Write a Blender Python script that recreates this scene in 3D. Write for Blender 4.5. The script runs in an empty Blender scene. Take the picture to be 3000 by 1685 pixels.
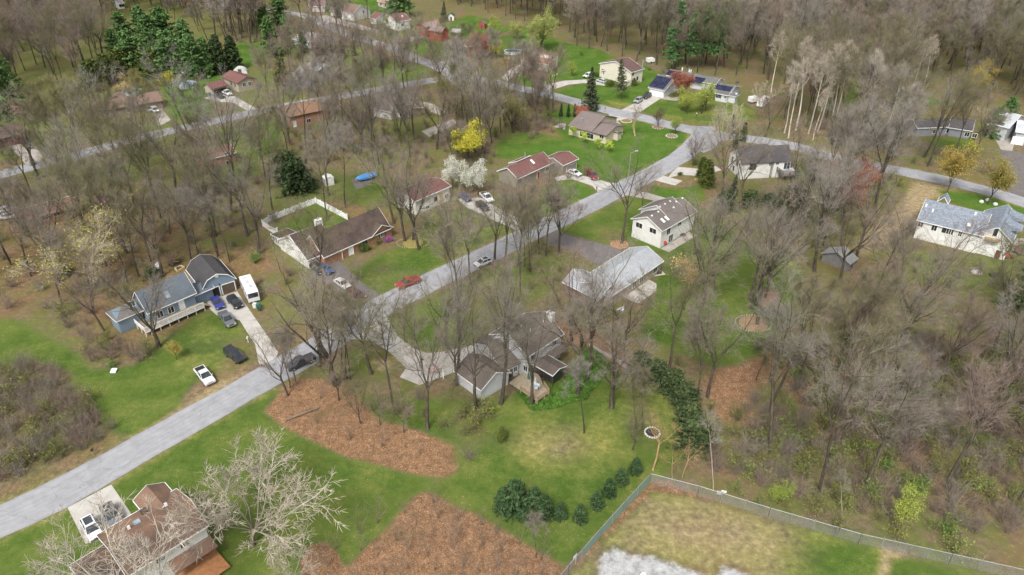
import bpy, math, random
import numpy as np
from mathutils import Vector, Matrix
S = bpy.context.scene
C = S.collection
random.seed(7)
# ---------------------------------------------------------------- camera
CH, PITCH, FP = 87.0, math.radians(32.4), 2158.0
CP, SP = math.cos(PITCH), math.sin(PITCH)
cam = bpy.data.objects.new('camera', bpy.data.cameras.new('camera'))
C.objects.link(cam)
cam.location = (0, 0, CH)
cam.rotation_euler = (math.pi/2 - PITCH, 0, 0)
cam.data.sensor_width = 36.0
cam.data.lens = 36.0*FP/3000.0
cam.data.clip_end = 20000
S.camera = cam
# site survey: a bearing in the 3000 x 1685 survey frame -> a point of the ground (or of a level z)
def ray(x, y):
    a = (x-1500)/FP; b = (y-842.5)/FP
    return Vector((a, CP-b*SP, -(SP+b*CP)))
def G(p, z=0.0):
    d = ray(*p); t = (z-CH)/d.z
    return Vector((d.x*t, d.y*t, z))
def V(x, y): return (x*1.1646, y*1.1646)
def zm(ox, oy, s): return lambda x, y: (ox+x*s, oy+y*s)
Z1 = zm(1800,540,300/2170); Z2 = zm(760,560,420/2532); Z3 = zm(330,740,450/2412); Z4 = zm(1250,880,520/2280)
Z5 = zm(1600,700,400/2315); Z6 = zm(1600,290,400/2412); Z7 = zm(2640,540,360/2170); Z8 = zm(1860,180,400/2412)
ZC = zm(2060,380,340/2460); ZR = zm(940,0,420/2532); ZB = zm(1440,120,520/2508); ZW = zm(1120,440,360/2368)
ZL = zm(0,180,420/2532); ZM = zm(520,140,480/2481); ZK = zm(1420,400,360/2368); ZN = zm(200,1400,500/2539)
ZO = zm(780,220,500/2576); ZP = zm(0,480,400/2412); ZQ = zm(500,380,400/2412); ZS = zm(2600,260,400/1363)
ZT = zm(0,0,420/1432); ZU = zm(820,740,500/1456); ZV = zm(2100,840,500/1456); ZX = zm(540,980,420/1432)
def T(r, c):
    return zm(750*c, 420*r, 750/2576) if r < 3 else zm(750*c, 1260, 750/2554)
def height(base, top):
    B = G(base); d = ray(*top); t = B.y/d.y
    return CH + d.z*t
def plane_hit(px, P, n):
    d = ray(*px); o = Vector((0, 0, CH)); t = (P-o).dot(n)/d.dot(n)
    return o + d*t
# ---------------------------------------------------------------- materials
def mat(name, rough=.85, spec=.2):
    m = bpy.data.materials.new(name); m.use_nodes = True
    nt = m.node_tree; b = nt.nodes['Principled BSDF']
    b.inputs['Roughness'].default_value = rough
    b.inputs['Specular IOR Level'].default_value = spec
    return m, nt, b
def nd(nt, typ, **k):
    n = nt.nodes.new(typ)
    for a, v in k.items(): setattr(n, a, v)
    return n
def noise(nt, vec, scale, detail=3, rough=.55):
    n = nd(nt, 'ShaderNodeTexNoise'); n.inputs['Scale'].default_value = scale
    n.inputs['Detail'].default_value = detail; n.inputs['Roughness'].default_value = rough
    if vec is not None: nt.links.new(vec, n.inputs['Vector'])
    return n.outputs['Fac']
def ramp(nt, fac, stops):
    r = nd(nt, 'ShaderNodeValToRGB'); e = r.color_ramp.elements
    while len(e) < len(stops): e.new(.5)
    for i, (p, c) in enumerate(stops):
        e[i].position = p; e[i].color = (c[0], c[1], c[2], 1) if not isinstance(c, (int, float)) else (c, c, c, 1)
    nt.links.new(fac, r.inputs['Fac']); return r.outputs['Color']
def mixc(nt, fac, a, b, mode='MIX'):
    m = nd(nt, 'ShaderNodeMix', data_type='RGBA', blend_type=mode)
    for s, v in ((0, fac), (6, a), (7, b)):
        if isinstance(v, (int, float)): m.inputs[s].default_value = v
        elif isinstance(v, tuple): m.inputs[s].default_value = (v[0], v[1], v[2], 1)
        else: nt.links.new(v, m.inputs[s])
    return m.outputs[2]
def mth(nt, op, a, b=None, clamp=False):
    m = nd(nt, 'ShaderNodeMath', operation=op, use_clamp=clamp)
    for s, v in ((0, a), (1, b)):
        if v is None: continue
        if isinstance(v, (int, float)): m.inputs[s].default_value = v
        else: nt.links.new(v, m.inputs[s])
    return m.outputs[0]
def pos(nt): return nd(nt, 'ShaderNodeNewGeometry').outputs['Position']
MC = {}
def plain(col, rough=.8, spec=.2, var=.18, sc=1.3, metal=0):
    key = (tuple(col), rough, spec, var, sc, metal)
    if key in MC: return MC[key]
    m, nt, b = mat('surface', rough, spec)
    f = noise(nt, pos(nt), sc, 5, .65)
    lo = tuple(c*(1-var) for c in col); hi = tuple(min(1, c*(1+var)) for c in col)
    nt.links.new(ramp(nt, f, [(.3, lo), (.7, hi)]), b.inputs['Base Color'])
    b.inputs['Metallic'].default_value = metal
    MC[key] = m; return m
def siding(col, axis_scale=1.0):
    key = ('siding', tuple(col))
    if key in MC: return MC[key]
    m, nt, b = mat('siding', .7, .25)
    p = pos(nt); sep = nd(nt, 'ShaderNodeSeparateXYZ'); nt.links.new(p, sep.inputs[0])
    w = mth(nt, 'FRACT', mth(nt, 'MULTIPLY', sep.outputs['Z'], 4.5))
    line = ramp(nt, w, [(0, .78), (.14, 1.0), (1, 1.0)])
    f = noise(nt, p, .8, 5, .7)
    base = ramp(nt, f, [(.3, tuple(c*.86 for c in col)), (.65, col)])
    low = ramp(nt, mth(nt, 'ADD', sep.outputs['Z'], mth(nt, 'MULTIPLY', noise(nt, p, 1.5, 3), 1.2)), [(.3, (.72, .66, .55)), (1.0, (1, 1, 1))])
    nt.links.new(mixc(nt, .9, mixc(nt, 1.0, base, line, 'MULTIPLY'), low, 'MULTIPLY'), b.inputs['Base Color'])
    MC[key] = m; return m
def brick(col, mortar):
    key = ('brick', tuple(col))
    if key in MC: return MC[key]
    m, nt, b = mat('brick', .85, .15)
    p = pos(nt)
    f = noise(nt, p, 9, 2); g = noise(nt, p, .6, 4)
    c1 = ramp(nt, f, [(.35, tuple(c*.65 for c in col)), (.6, col), (.75, mortar)])
    nt.links.new(mixc(nt, mth(nt, 'MULTIPLY', g, .35), c1, tuple(c*.7 for c in col)), b.inputs['Base Color'])
    MC[key] = m; return m
def shingle(col, blotch=None, bl=.5, sc=.25):
    key = ('shingle', tuple(col), blotch)
    if key in MC: return MC[key]
    m, nt, b = mat('shingle', .9, .12)
    p = pos(nt)
    big = noise(nt, p, sc, 5, .65); mid = noise(nt, p, 3.2, 3, .7); fine = noise(nt, p, 13, 2, .6)
    c = ramp(nt, fine, [(.3, tuple(x*.72 for x in col)), (.7, tuple(min(1, x*1.25) for x in col))])
    c = mixc(nt, 1.0, c, ramp(nt, mid, [(.3, .82), (.7, 1.12)]), 'MULTIPLY')
    if blotch: c = mixc(nt, ramp(nt, big, [(.42, 0.0), (.62, bl)]), c, blotch)
    else: c = mixc(nt, 1.0, c, ramp(nt, big, [(.3, .86), (.7, 1.1)]), 'MULTIPLY')
    nt.links.new(c, b.inputs['Base Color'])
    MC[key] = m; return m
def glassy(col=(.02, .025, .03), rough=.08):
    key = ('glass', tuple(col), rough)
    if key in MC: return MC[key]
    m, nt, b = mat('window_glass', rough, .6)
    f = noise(nt, pos(nt), .7, 3)
    nt.links.new(ramp(nt, f, [(.35, tuple(c*.7 for c in col)), (.7, tuple(c*2.2 for c in col))]), b.inputs['Base Color'])
    MC[key] = m; return m
def paint(col, rough=.3):
    key = ('paint', tuple(col))
    if key in MC: return MC[key]
    m, nt, b = mat('car_paint', rough, .5)
    b.inputs['Coat Weight'].default_value = .5; b.inputs['Coat Roughness'].default_value = .12
    f = noise(nt, pos(nt), 2.5, 5, .7)
    nt.links.new(ramp(nt, f, [(.3, tuple(c*.82 for c in col)), (.65, col)]), b.inputs['Base Color'])
    MC[key] = m; return m
# ---------------------------------------------------------------- mesh collector
class MB:
    def __init__(s): s.v = []; s.f = []
    def add(s, vs, fs):
        o = len(s.v); s.v += [Vector(x) for x in vs]; s.f += [tuple(i+o for i in f) for f in fs]; return s
    def box(s, c, ex, ey, ez):
        c = Vector(c); ex = Vector(ex)/2; ey = Vector(ey)/2; ez = Vector(ez)/2
        vs = [c+ex*a+ey*b+ez*d for d in (-1, 1) for a, b in ((-1, -1), (1, -1), (1, 1), (-1, 1))]
        return s.add(vs, [(3, 2, 1, 0), (4, 5, 6, 7), (0, 1, 5, 4), (1, 2, 6, 5), (2, 3, 7, 6), (3, 0, 4, 7)])
    def bar(s, a, b, w, n=6, w2=None):
        a = Vector(a); b = Vector(b); d = (b-a).normalized()
        x = d.orthogonal().normalized(); y = d.cross(x); w2 = w if w2 is None else w2
        vs = [p+(x*math.cos(2*math.pi*i/n)+y*math.sin(2*math.pi*i/n))*r for p, r in ((a, w), (b, w2)) for i in range(n)]
        fs = [(i, (i+1) % n, n+(i+1) % n, n+i) for i in range(n)] + [tuple(range(n-1, -1, -1)), tuple(range(n, 2*n))]
        return s.add(vs, fs)
    def prism(s, poly, ext):
        n = len(poly); e = Vector(ext); vs = [Vector(p) for p in poly]+[Vector(p)+e for p in poly]
        return s.add(vs, [tuple(range(n-1, -1, -1)), tuple(range(n, 2*n))]+[(i, (i+1) % n, n+(i+1) % n, n+i) for i in range(n)])
    def lathe(s, c, prof, n=16, cap=True):
        c = Vector(c); vs = []; fs = []
        for r, z in prof: vs += [c+Vector((r*math.cos(2*math.pi*i/n), r*math.sin(2*math.pi*i/n), z)) for i in range(n)]
        for k in range(len(prof)-1):
            fs += [(k*n+i, k*n+(i+1) % n, (k+1)*n+(i+1) % n, (k+1)*n+i) for i in range(n)]
        if cap: fs += [tuple(range(n-1, -1, -1)), tuple(range((len(prof)-1)*n, len(prof)*n))]
        return s.add(vs, fs)
    def build(s, name, m, parent=None, off=None, smooth=False):
        me = bpy.data.meshes.new(name)
        off = Vector(off) if off is not None else (parent['o_'] if parent is not None and 'o_' in parent else None)
        off = Vector(off) if off is not None else Vector((0, 0, 0))
        me.from_pydata([tuple(v-off) for v in s.v], [], s.f); me.update()
        if smooth:
            for p in me.polygons: p.use_smooth = True
        o = bpy.data.objects.new(name, me); C.objects.link(o)
        if m is not None: me.materials.append(m)
        if parent is not None: o.parent = parent
        elif off.length: o.location = off
        return o
def tag(o, label, cat, group=None, kind=None):
    if label: o['label'] = label
    if cat: o['category'] = cat
    if group: o['group'] = group
    if kind: o['kind'] = kind
    return o
ROOTS = []
def thing(name, label, cat, loc, group=None):
    o = bpy.data.objects.new(name, None); C.objects.link(o); o.location = loc
    o['o_'] = tuple(loc); ROOTS.append(o)
    return tag(o, label, cat, group)
def P3(o): return Vector(o['o_'])
def sub(mb, name, m, part):           # a sub-part: parent is itself a mesh whose origin is the thing's origin
    off = P3(part.parent) if part.parent is not None else Vector((0, 0, 0))
    return mb.build(name, m, part, off=off)
# ---------------------------------------------------------------- sky and light
w = bpy.data.worlds.new('World'); S.world = w; w.use_nodes = True
nt = w.node_tree; bg = nt.nodes['Background']
sky = nt.nodes.new('ShaderNodeTexSky'); sky.sky_type = 'NISHITA'; sky.sun_disc = False
SUN_EL, SUN_AZ = math.radians(52), math.radians(200)
sky.sun_elevation = SUN_EL; sky.sun_rotation = SUN_AZ
sky.air_density = 1.0; sky.dust_density = 4.0; sky.ozone_density = 1.0
hs = nt.nodes.new('ShaderNodeHueSaturation'); hs.inputs['Saturation'].default_value = .25
nt.links.new(sky.outputs[0], hs.inputs['Color']); nt.links.new(hs.outputs[0], bg.inputs['Color'])
bg.inputs['Strength'].default_value = .12
sl = bpy.data.lights.new('sun', 'SUN'); sl.energy = 1.5; sl.angle = math.radians(13); sl.color = (1, .96, .9)
so = bpy.data.objects.new('sun', sl); C.objects.link(so)
sd = Vector((math.sin(SUN_AZ)*math.cos(SUN_EL), math.cos(SUN_AZ)*math.cos(SUN_EL), math.sin(SUN_EL)))
so.rotation_euler = sd.to_track_quat('Z', 'Y').to_euler()
S.view_settings.view_transform = 'Standard'; S.view_settings.look = 'None'
S.view_settings.exposure = 0.9; S.view_settings.gamma = 1
cy = S.cycles
cy.max_bounces = 4; cy.diffuse_bounces = 2; cy.glossy_bounces = 2; cy.transmission_bounces = 3; cy.transparent_max_bounces = 6
cy.use_denoising = True; cy.use_adaptive_sampling = True; cy.adaptive_threshold = .015
cy.caustics_reflective = False; cy.caustics_refractive = False
# ---------------------------------------------------------------- the ground, one sheet to the horizon
gx = np.concatenate([np.linspace(-9000, -600, 40), np.arange(-594, 3600, 5.0), np.linspace(3606, 12000, 40)])
gy = np.concatenate([-526 + 90*np.linspace(0.03, 1, 30)**2.2, np.arange(-432, -40, 9.0), np.arange(-38, 1730, 5.0), np.linspace(1740, 4200, 30)])
GX, GY = np.meshgrid(gx, gy)
a = (GX-1500)/FP; b = (GY-842.5)/FP
dz = -(SP+b*CP); t = -CH/dz
WX = a*t; WY = (CP-b*SP)*t
gp = np.stack([WX, WY], -1).reshape(-1, 2)
NV = len(gp)
M = np.zeros((NV, 4), np.float32)                 # grass, leaf litter, dry tan, gravel
M[:] = (.34, .36, .10, 0)
def poly_alpha(P, feather):
    P = np.array([(v.x, v.y) for v in P])
    lo = P.min(0)-feather*2; hi = P.max(0)+feather*2
    idx = np.where((gp[:, 0] > lo[0]) & (gp[:, 0] < hi[0]) & (gp[:, 1] > lo[1]) & (gp[:, 1] < hi[1]))[0]
    q = gp[idx]; inside = np.zeros(len(q), bool); dist = np.full(len(q), 1e9)
    n = len(P)
    for i in range(n):
        p0 = P[i]; p1 = P[(i+1) % n]; e = p1-p0
        tt = np.clip(((q-p0)@e)/max(1e-9, e@e), 0, 1)
        dist = np.minimum(dist, np.hypot(*(q-p0-tt[:, None]*e).T))
        c = ((p0[1] > q[:, 1]) != (p1[1] > q[:, 1]))
        with np.errstate(divide='ignore', invalid='ignore'):
            xi = (p1[0]-p0[0])*(q[:, 1]-p0[1])/(p1[1]-p0[1]+1e-12)+p0[0]
        inside ^= c & (q[:, 0] < xi)
    sd = np.where(inside, dist, -dist)
    return idx, np.clip(sd/feather*.5+.5, 0, 1)
CLS = {'G': (1, 0, 0, 0), 'V': (1.7, 0, 0, 0), 'g': (.72, 0, .25, 0), 'M': (.55, .3, .12, 0), 'm': (.5, .42, .12, 0), 'L': (0, 1, 0, 0), 'l': (.36, .58, .1, 0), 'T': (0, .05, 1, 0),
       't': (.35, .12, .6, 0), 'R': (0, 0, 0, 1), 'W': (.34, .36, .10, 0), 'd': (.1, .5, .45, 0), 'F': (.5, .06, .42, 0), 'B': (.3, .34, .05, 0)}
def area(cls, pts, feather=1.6, al=1.0, conv=V):
    idx, A = poly_alpha(pts if conv is None else [G(conv(*p)) for p in pts], feather)
    A = (A*al)[:, None]
    M[idx] = M[idx]*(1-A)+np.array(CLS[cls], np.float32)*A
# far country
area('m', [(-300,-60),(560,-60),(560,120),(300,330),(-300,330)], 4)
area('B', [(1140,-90),(3000,-90),(3000,330),(2640,320),(2300,270),(2080,240),(1900,290),(1840,230),(1640,175),(1560,165),(1450,130),(1300,60)], 4)
# south of the road
area('G', [(-300,1500),(-300,1420),(0,1360),(170,1278),(280,1222),(500,1084),(690,985),(1000,1000),(1250,1020),(1330,1010),(1450,990),(1560,925),(1640,950),(1700,1050),(1720,1150),(1640,1200),(1400,1450),(1350,1900),(-300,1900)], 1.0)
area('g', [(1240,1080),(1300,1020),(1480,1020),(1600,980),(1680,1060),(1660,1160),(1560,1230),(1420,1180),(1330,1170),(1250,1140)], 5)
area('t', [(1290,1130),(1330,1090),(1440,1090),(1480,1120),(1420,1165),(1330,1165)], 4, .8)
area('t', [(1560,960),(1610,940),(1680,1040),(1660,1120),(1620,1080)], 4, .6)
area('M', [(1080,1000),(1240,1000),(1250,1120),(1150,1180),(1100,1060)], 3)
area('M', [(780,1330),(960,1220),(1180,1250),(1320,1320),(1290,1360),(1080,1230),(940,1360),(860,1420)], 5, .7)
area('L', [(700,990),(735,958),(800,955),(850,975),(910,1000),(950,1050),(1060,1085),(1140,1125),(1152,1185),(1120,1205),(1010,1186),(880,1155),(800,1118),(720,1082),(665,1035)], 1.2)
area('m', [(800,940),(930,930),(1010,980),(1070,1060),(960,1060),(900,1000)], 2.5, .8)
area('L', [(1045,1252),(1065,1240),(1085,1242),(1180,1288),(1290,1350),(1420,1424),(1430,1600),(760,1600),(850,1450),(955,1345)], 1.1)
area('L', [(755,1500),(757,1410),(780,1372),(820,1364),(850,1395),(870,1440),(860,1500)], .6)
area('F', [(1632,1207),(2576,1452),(3000,1560),(3000,2000),(1200,2000),(1410,1440)], .8)
area('t', [(1600,1300),(1700,1270),(1900,1300),(2000,1360),(1950,1430),(1750,1410),(1600,1370)], 4, .9)
area('G', [(2040,1380),(2100,1340),(2220,1370),(2260,1440),(2420,1470),(2400,1600),(2000,1600)], 5, .75)
area('G', [(2260,1390),(2330,1400),(2500,1450),(2480,1490),(2260,1470)], 3, .6)
area('L', [(1632,1212),(1680,1212),(1760,1245),(1840,1268),(1700,1245),(1640,1238),(1600,1280),(1500,1380),(1425,1450),(1408,1450),(1500,1360)], .8, .85)
area('l', [(1760,1240),(1900,1280),(2100,1335),(2300,1385),(2576,1455),(2560,1475),(2280,1400),(2080,1350),(1880,1295)], .9, .6)
area('T', [(2215,1370),(2300,1395),(2240,1405),(2228,1460),(2205,1460),(2220,1410)], .8, .8)
area('R', [(1500,1480),(1513,1400),(1545,1379),(1580,1396),(1640,1402),(1700,1424),(1765,1446),(1790,1520),(1500,1520)], 1.6)
area('R', [(1800,1480),(1812,1440),(1822,1428),(1850,1434),(1905,1462),(1900,1490)], 1.6)
# north-west of the road
area('G', [(-300,790),(40,812),(110,850),(190,893),(220,935),(330,925),(400,880),(410,845),(490,800),(560,790),(606,812),(590,880),(480,965),(430,1045),(330,1108),(262,1062),(185,930),(100,905),(-300,960)], 1.6)
area('g', [(420,880),(520,800),(600,820),(590,900),(480,960),(425,960)], 3)
area('d', [(470,1000),(545,940),(600,870),(640,870),(690,910),(640,950),(560,1000),(440,1070),(420,1060)], 1.8, .9)
area('T', [(520,985),(560,960),(600,965),(590,985),(530,1010)], 1.2, .5)
area('m', [(560,850),(620,840),(670,900),(640,920),(590,930)], 2)
area('l', [(-300,1290),(0,1240),(150,1175),(270,1090),(330,1108),(330,1125),(190,1200),(0,1290),(-300,1420)], 1.3)
area('T', [(330,1100),(430,1045),(545,975),(550,985),(440,1060),(340,1118)], .8, .5)
area('L', [(330,700),(420,650),(560,650),(640,660),(640,700),(560,735),(440,700),(300,760),(240,800),(230,760)], 4, .75)
area('l', [(250,730),(290,640),(700,620),(690,660),(640,700),(560,740),(470,820),(420,860),(340,900),(240,900),(215,830)], 3)
area('m', [(650,760),(760,690),(860,760),(900,790),(830,850),(720,890),(690,860)], 2.5)
area('l', [(660,840),(800,800),(880,780),(900,795),(730,885)], 2, .8)
area('G', [(880,692),(960,642),(1055,606),(1090,640),(1122,668),(1010,722),(950,748),(925,722)], 1.2)
area('M', [(875,690),(960,650),(1010,660),(990,725),(940,745)], 3)
area('G', [(685,585),(800,505),(880,545),(770,625),(700,625)], .8)
area('g', [(1050,606),(1080,540),(1170,525),(1290,580),(1200,622),(1130,662),(1092,640)], 2)
area('l', [(1060,585),(1110,590),(1140,640),(1110,645)], 2, .6)
area('M', [(690,430),(830,440),(990,430),(1000,560),(880,540),(800,490),(700,560)], 3)
area('G', [(900,440),(990,450),(985,500),(890,470)], 2.5, .7)
area('l', [(840,510),(990,530),(1000,580),(880,550)], 2)
# between road and grey roof, centre
area('M', [(975,805),(1060,760),(1180,700),(1270,650),(1350,610),(1430,640),(1400,720),(1340,760),(1250,830),(1180,866),(1100,886),(1048,876),(1000,840)], 1.6)
area('G', [(985,805),(1060,765),(1130,740),(1150,800),(1180,840),(1090,880),(1050,870),(1005,835)], 2.5, .65)
area('M', [(925,858),(1000,895),(1008,925),(960,955),(880,930),(858,892)], 1.6)
area('T', [(940,905),(985,905),(980,930),(945,930)], 1.2, .7)
area('L', [(1400,800),(1500,840),(1590,920),(1570,940),(1480,880),(1400,850)], 1.5, .8)
area('G', [(1290,1000),(1320,975),(1400,960),(1440,930),(1460,870),(1500,880),(1540,920),(1500,990),(1440,1012),(1400,1030),(1340,1036)], .8)
# lawns between the two roads
area('V', [(1380,470),(1440,452),(1503,486),(1420,524),(1360,560),(1350,520)], 1.2)
area('V', [(1240,395),(1260,350),(1330,330),(1420,350),(1370,285),(1440,262),(1530,283),(1548,303),(1640,308),(1720,325),(1748,342),(1700,400),(1618,443),(1545,464),(1500,448),(1440,434),(1320,400)], 1.2)
area('l', [(1240,350),(1330,330),(1360,300),(1420,350),(1360,360),(1250,365)], 2.5, .7)
area('V', [(1390,232),(1475,208),(1530,214),(1640,238),(1572,272),(1463,256)], .8)
area('t', [(1520,250),(1600,262),(1590,275),(1540,268)], 1.5, .7)
area('V', [(1285,214),(1275,200),(1310,185),(1400,212),(1480,192),(1620,165),(1660,190),(1640,235),(1530,212),(1470,200),(1360,222)], .8)
area('V', [(1215,110),(1290,60),(1420,110),(1500,125),(1570,160),(1540,190),(1480,200),(1400,200),(1300,150)], 2)
area('g', [(1606,277),(1665,248),(1830,235),(1905,280),(1895,302),(1780,312),(1700,300)], 1.2)
area('V', [(1606,277),(1665,250),(1760,270),(1720,300)], 2.5, .6)
area('V', [(985,118),(1060,100),(1180,125),(1140,152),(1100,155)], 1)
area('g', [(880,85),(990,55),(1080,60),(1050,90),(980,108)], 1.5)
area('T', [(910,80),(960,72),(980,80),(930,92)], 1.2, .7)
area('V', [(1090,75),(1180,40),(1260,60),(1240,100),(1200,100)], 2)
area('T', [(1040,70),(1100,45),(1130,55),(1080,85)], 1.5, .5)
area('V', [(820,12),(1000,-10),(1000,40),(880,45),(820,30)], 1.5)
area('M', [(560,110),(700,100),(850,110),(1000,150),(1110,190),(1000,225),(880,232),(700,260),(560,250)], 3)
area('V', [(595,112),(680,105),(670,160),(600,170)], 1.5)
area('G', [(930,160),(1060,160),(1090,185),(960,215)], 2.5, .6)
area('V', [(405,215),(470,190),(560,183),(580,215),(515,240),(540,280),(520,292),(430,305),(425,255)], 1)
area('g', [(-300,300),(60,300),(170,295),(215,330),(150,378),(100,395),(-300,430)], 2)
area('M', [(150,320),(400,300),(520,295),(560,310),(450,320),(250,370)], 2)
area('M', [(-300,450),(100,420),(330,365),(590,310),(700,290),(720,340),(640,430),(560,440),(400,440),(250,470),(-300,560)], 3)
area('G', [(585,320),(660,300),(700,300),(700,370),(660,400),(610,340)], 1.5)
area('G', [(560,430),(640,415),(650,440),(560,470)], 2, .7)
area('l', [(-300,470),(200,440),(320,470),(430,520),(480,640),(300,700),(100,740),(-300,760)], 4, .8)
area('M', [(960,300),(1100,280),(1120,320),(1010,350)], 3)
# east side
area('G', [(1412,580),(1470,548),(1590,498),(1660,480),(1740,505),(1810,560),(1870,610),(1990,640),(2020,690),(1960,830),(1870,930),(1780,915),(1690,870),(1620,850),(1655,700),(1690,650),(1580,600),(1480,600)], 1.4)
area('m', [(1480,560),(1590,570),(1580,625),(1500,612)], 2.5)
area('t', [(1700,620),(1780,640),(1770,690),(1700,680)], 3, .5)
area('t', [(1960,640),(2020,660),(2010,740),(1960,740)], 3, .6)
area('l', [(1640,415),(1770,370),(1790,430),(1720,475),(1660,480),(1630,460)], 1.5, .6)
area('V', [(1640,470),(1700,480),(1760,470),(1765,500),(1680,505)], 1.5, .9)
area('G', [(2000,405),(2070,400),(2085,450),(2010,475)], 1.4)
area('G', [(1770,365),(1810,345),(1800,375),(1745,400)], 1.2, .8)
area('m', [(1800,500),(2000,480),(2060,430),(2290,455),(2170,640),(2000,660),(1880,600)], 3)
area('t', [(2296,455),(2420,466),(2350,500),(2250,610),(2170,645),(2130,620),(2200,560),(2270,510)], 2)
area('T', [(2310,465),(2400,472),(2330,500),(2240,600),(2190,610),(2270,520)], 2, .75)
area('V', [(2360,478),(2480,492),(2600,530),(2620,560),(2500,545),(2390,505)], 1.2)
area('M', [(2260,610),(2500,640),(2620,660),(2640,720),(2450,740),(2270,680)], 3)
area('g', [(2470,660),(2600,660),(2610,700),(2480,710)], 2.5)
area('G', [(2138,213),(2198,214),(2192,258),(2130,262)], 1.5)
area('G', [(2250,235),(2280,228),(2370,255),(2340,270),(2260,260)], 1.5, .7)
area('t', [(2380,245),(2500,275),(2480,305),(2400,270)], 2)
area('G', [(2350,350),(2440,345),(2460,375),(2350,385)], 1.5)
area('B', [(2100,740),(2300,770),(2500,760),(2700,800),(2700,1360),(2400,1400),(2050,1300),(1800,1225),(1760,1170),(1850,1080),(1960,960)], 4, .8)
area('L', [(1850,915),(1930,890),(1950,930),(1900,970),(1860,1010),(1880,1060),(1820,1060),(1770,960)], 2, .8)
area('L', [(1960,920),(2130,900),(2160,960),(2010,1000)], 2.5, .6)
area('l', [(1930,300),(2060,300),(2100,350),(2000,345)], 2, .9)
area('t', [(1930,350),(2100,375),(2300,425),(2560,480),(2560,490),(2300,440),(2080,385)], 1, .6)
ROADS_C = [([(-330,1420),(-150,1365),(0,1311),(120,1257),(200,1216),(330,1142),(440,1080),(620,977),(780,885),(920,795),(1040,730),(1200,653),(1413,549),(1530,492),(1640,436),(1712,393),(1758,352),(1772,332),(1768,318)], 3.5),
 ([(-200,500),(0,440),(100,414),(230,380),(330,352),(450,325),(575,297),(700,270),(830,248),(950,226),(1110,200),(1190,199),(1240,207),(1288,218),(1363,234),(1463,260),(1538,280),(1613,296),(1688,315),(1760,332),(1850,345),(1982,365),(2082,393),(2157,411),(2307,439),(2432,467),(2557,503),(2800,590)], 3.3),
 ([(520,8),(600,18),(690,28),(760,38),(804,55),(869,84),(956,112),(1044,146),(1110,172),(1150,198)], 3.2),
 ([(2545,380),(2556,420),(2560,470),(2565,510)], 3.0)]
def spline(pts, step=2.0):
    P = [Vector(p) for p in pts]; out = []
    for i in range(len(P)-1):
        p0 = P[max(i-1, 0)]; p1 = P[i]; p2 = P[i+1]; p3 = P[min(i+2, len(P)-1)]
        n = max(2, int((p2-p1).length/step))
        for k in range(n):
            s = k/n
            out.append(.5*((2*p1)+(p2-p0)*s+(2*p0-5*p1+4*p2-p3)*s*s+(3*p1-p0-3*p2+p3)*s**3))
    out.append(P[-1]); return out
for pts_, hw_ in ROADS_C:
    P_ = spline([G(V(*q)) for q in pts_], 9.0)
    for p0, p1 in zip(P_, P_[1:]):
        d_ = (p1-p0).normalized(); n_ = Vector((-d_.y, d_.x, 0))
        for s_ in (-1, 1): area('t', [p0-d_+n_*s_*(hw_-.6), p1+d_+n_*s_*(hw_-.6), p1+d_+n_*s_*(hw_+.7), p0-d_+n_*s_*(hw_+.7)], 1.3, .55, None)
ny, nx = GX.shape
verts = np.zeros((NV, 3), np.float32); verts[:, :2] = gp
ii = (np.arange(ny-1)[:, None]*nx+np.arange(nx-1)[None]).reshape(-1)
faces = np.stack([ii, ii+nx, ii+nx+1, ii+1], 1)
def np_mesh(name, verts, faces, smooth=False):
    me = bpy.data.meshes.new(name)
    k = faces.shape[1]
    me.vertices.add(len(verts)); me.vertices.foreach_set('co', verts.astype(np.float32).ravel())
    me.loops.add(faces.size); me.loops.foreach_set('vertex_index', faces.astype(np.int32).ravel())
    me.polygons.add(len(faces)); me.polygons.foreach_set('loop_start', np.arange(0, faces.size, k, dtype=np.int32))
    me.update(calc_edges=True)
    return me
me = np_mesh('ground', verts, faces)
ca = me.color_attributes.new('cover', 'FLOAT_COLOR', 'POINT'); ca.data.foreach_set('color', M.ravel())
ground = bpy.data.objects.new('ground', me); C.objects.link(ground); ground['kind'] = 'structure'
m, nt, bs = mat('ground_cover', .95, .08)
p = pos(nt); at = nd(nt, 'ShaderNodeAttribute', attribute_name='cover')
sp = nd(nt, 'ShaderNodeSeparateColor'); nt.links.new(at.outputs['Color'], sp.inputs[0])
n_a = noise(nt, p, .9, 5, .7); n_b = noise(nt, p, .16, 4, .6); n_c = noise(nt, p, 5.5, 3, .7); n_d = noise(nt, p, .05, 4, .6)
vo = nd(nt, 'ShaderNodeTexVoronoi'); vo.inputs['Scale'].default_value = 9.0; nt.links.new(p, vo.inputs['Vector'])
vr = nd(nt, 'ShaderNodeSeparateColor'); nt.links.new(vo.outputs['Color'], vr.inputs[0]); cell = vr.outputs[0]
def edge(ch, amt=1.0, wdt=.3):
    s = mth(nt, 'ADD', ch, mth(nt, 'MULTIPLY', mth(nt, 'SUBTRACT', mth(nt, 'ADD', mth(nt, 'MULTIPLY', n_a, .6), mth(nt, 'MULTIPLY', n_b, .4)), .5), amt))
    r = nd(nt, 'ShaderNodeMapRange'); r.interpolation_type = 'SMOOTHSTEP'
    r.inputs[1].default_value = .5-wdt; r.inputs[2].default_value = .5+wdt; nt.links.new(s, r.inputs[0]); return r.outputs[0]
floor = ramp(nt, n_a, [(.3, (.095, .08, .05)), (.5, (.16, .125, .08)), (.7, (.235, .18, .115))])
floor = mixc(nt, ramp(nt, n_b, [(.42, 0.0), (.6, .85)]), floor, (.115, .135, .038))
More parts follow.
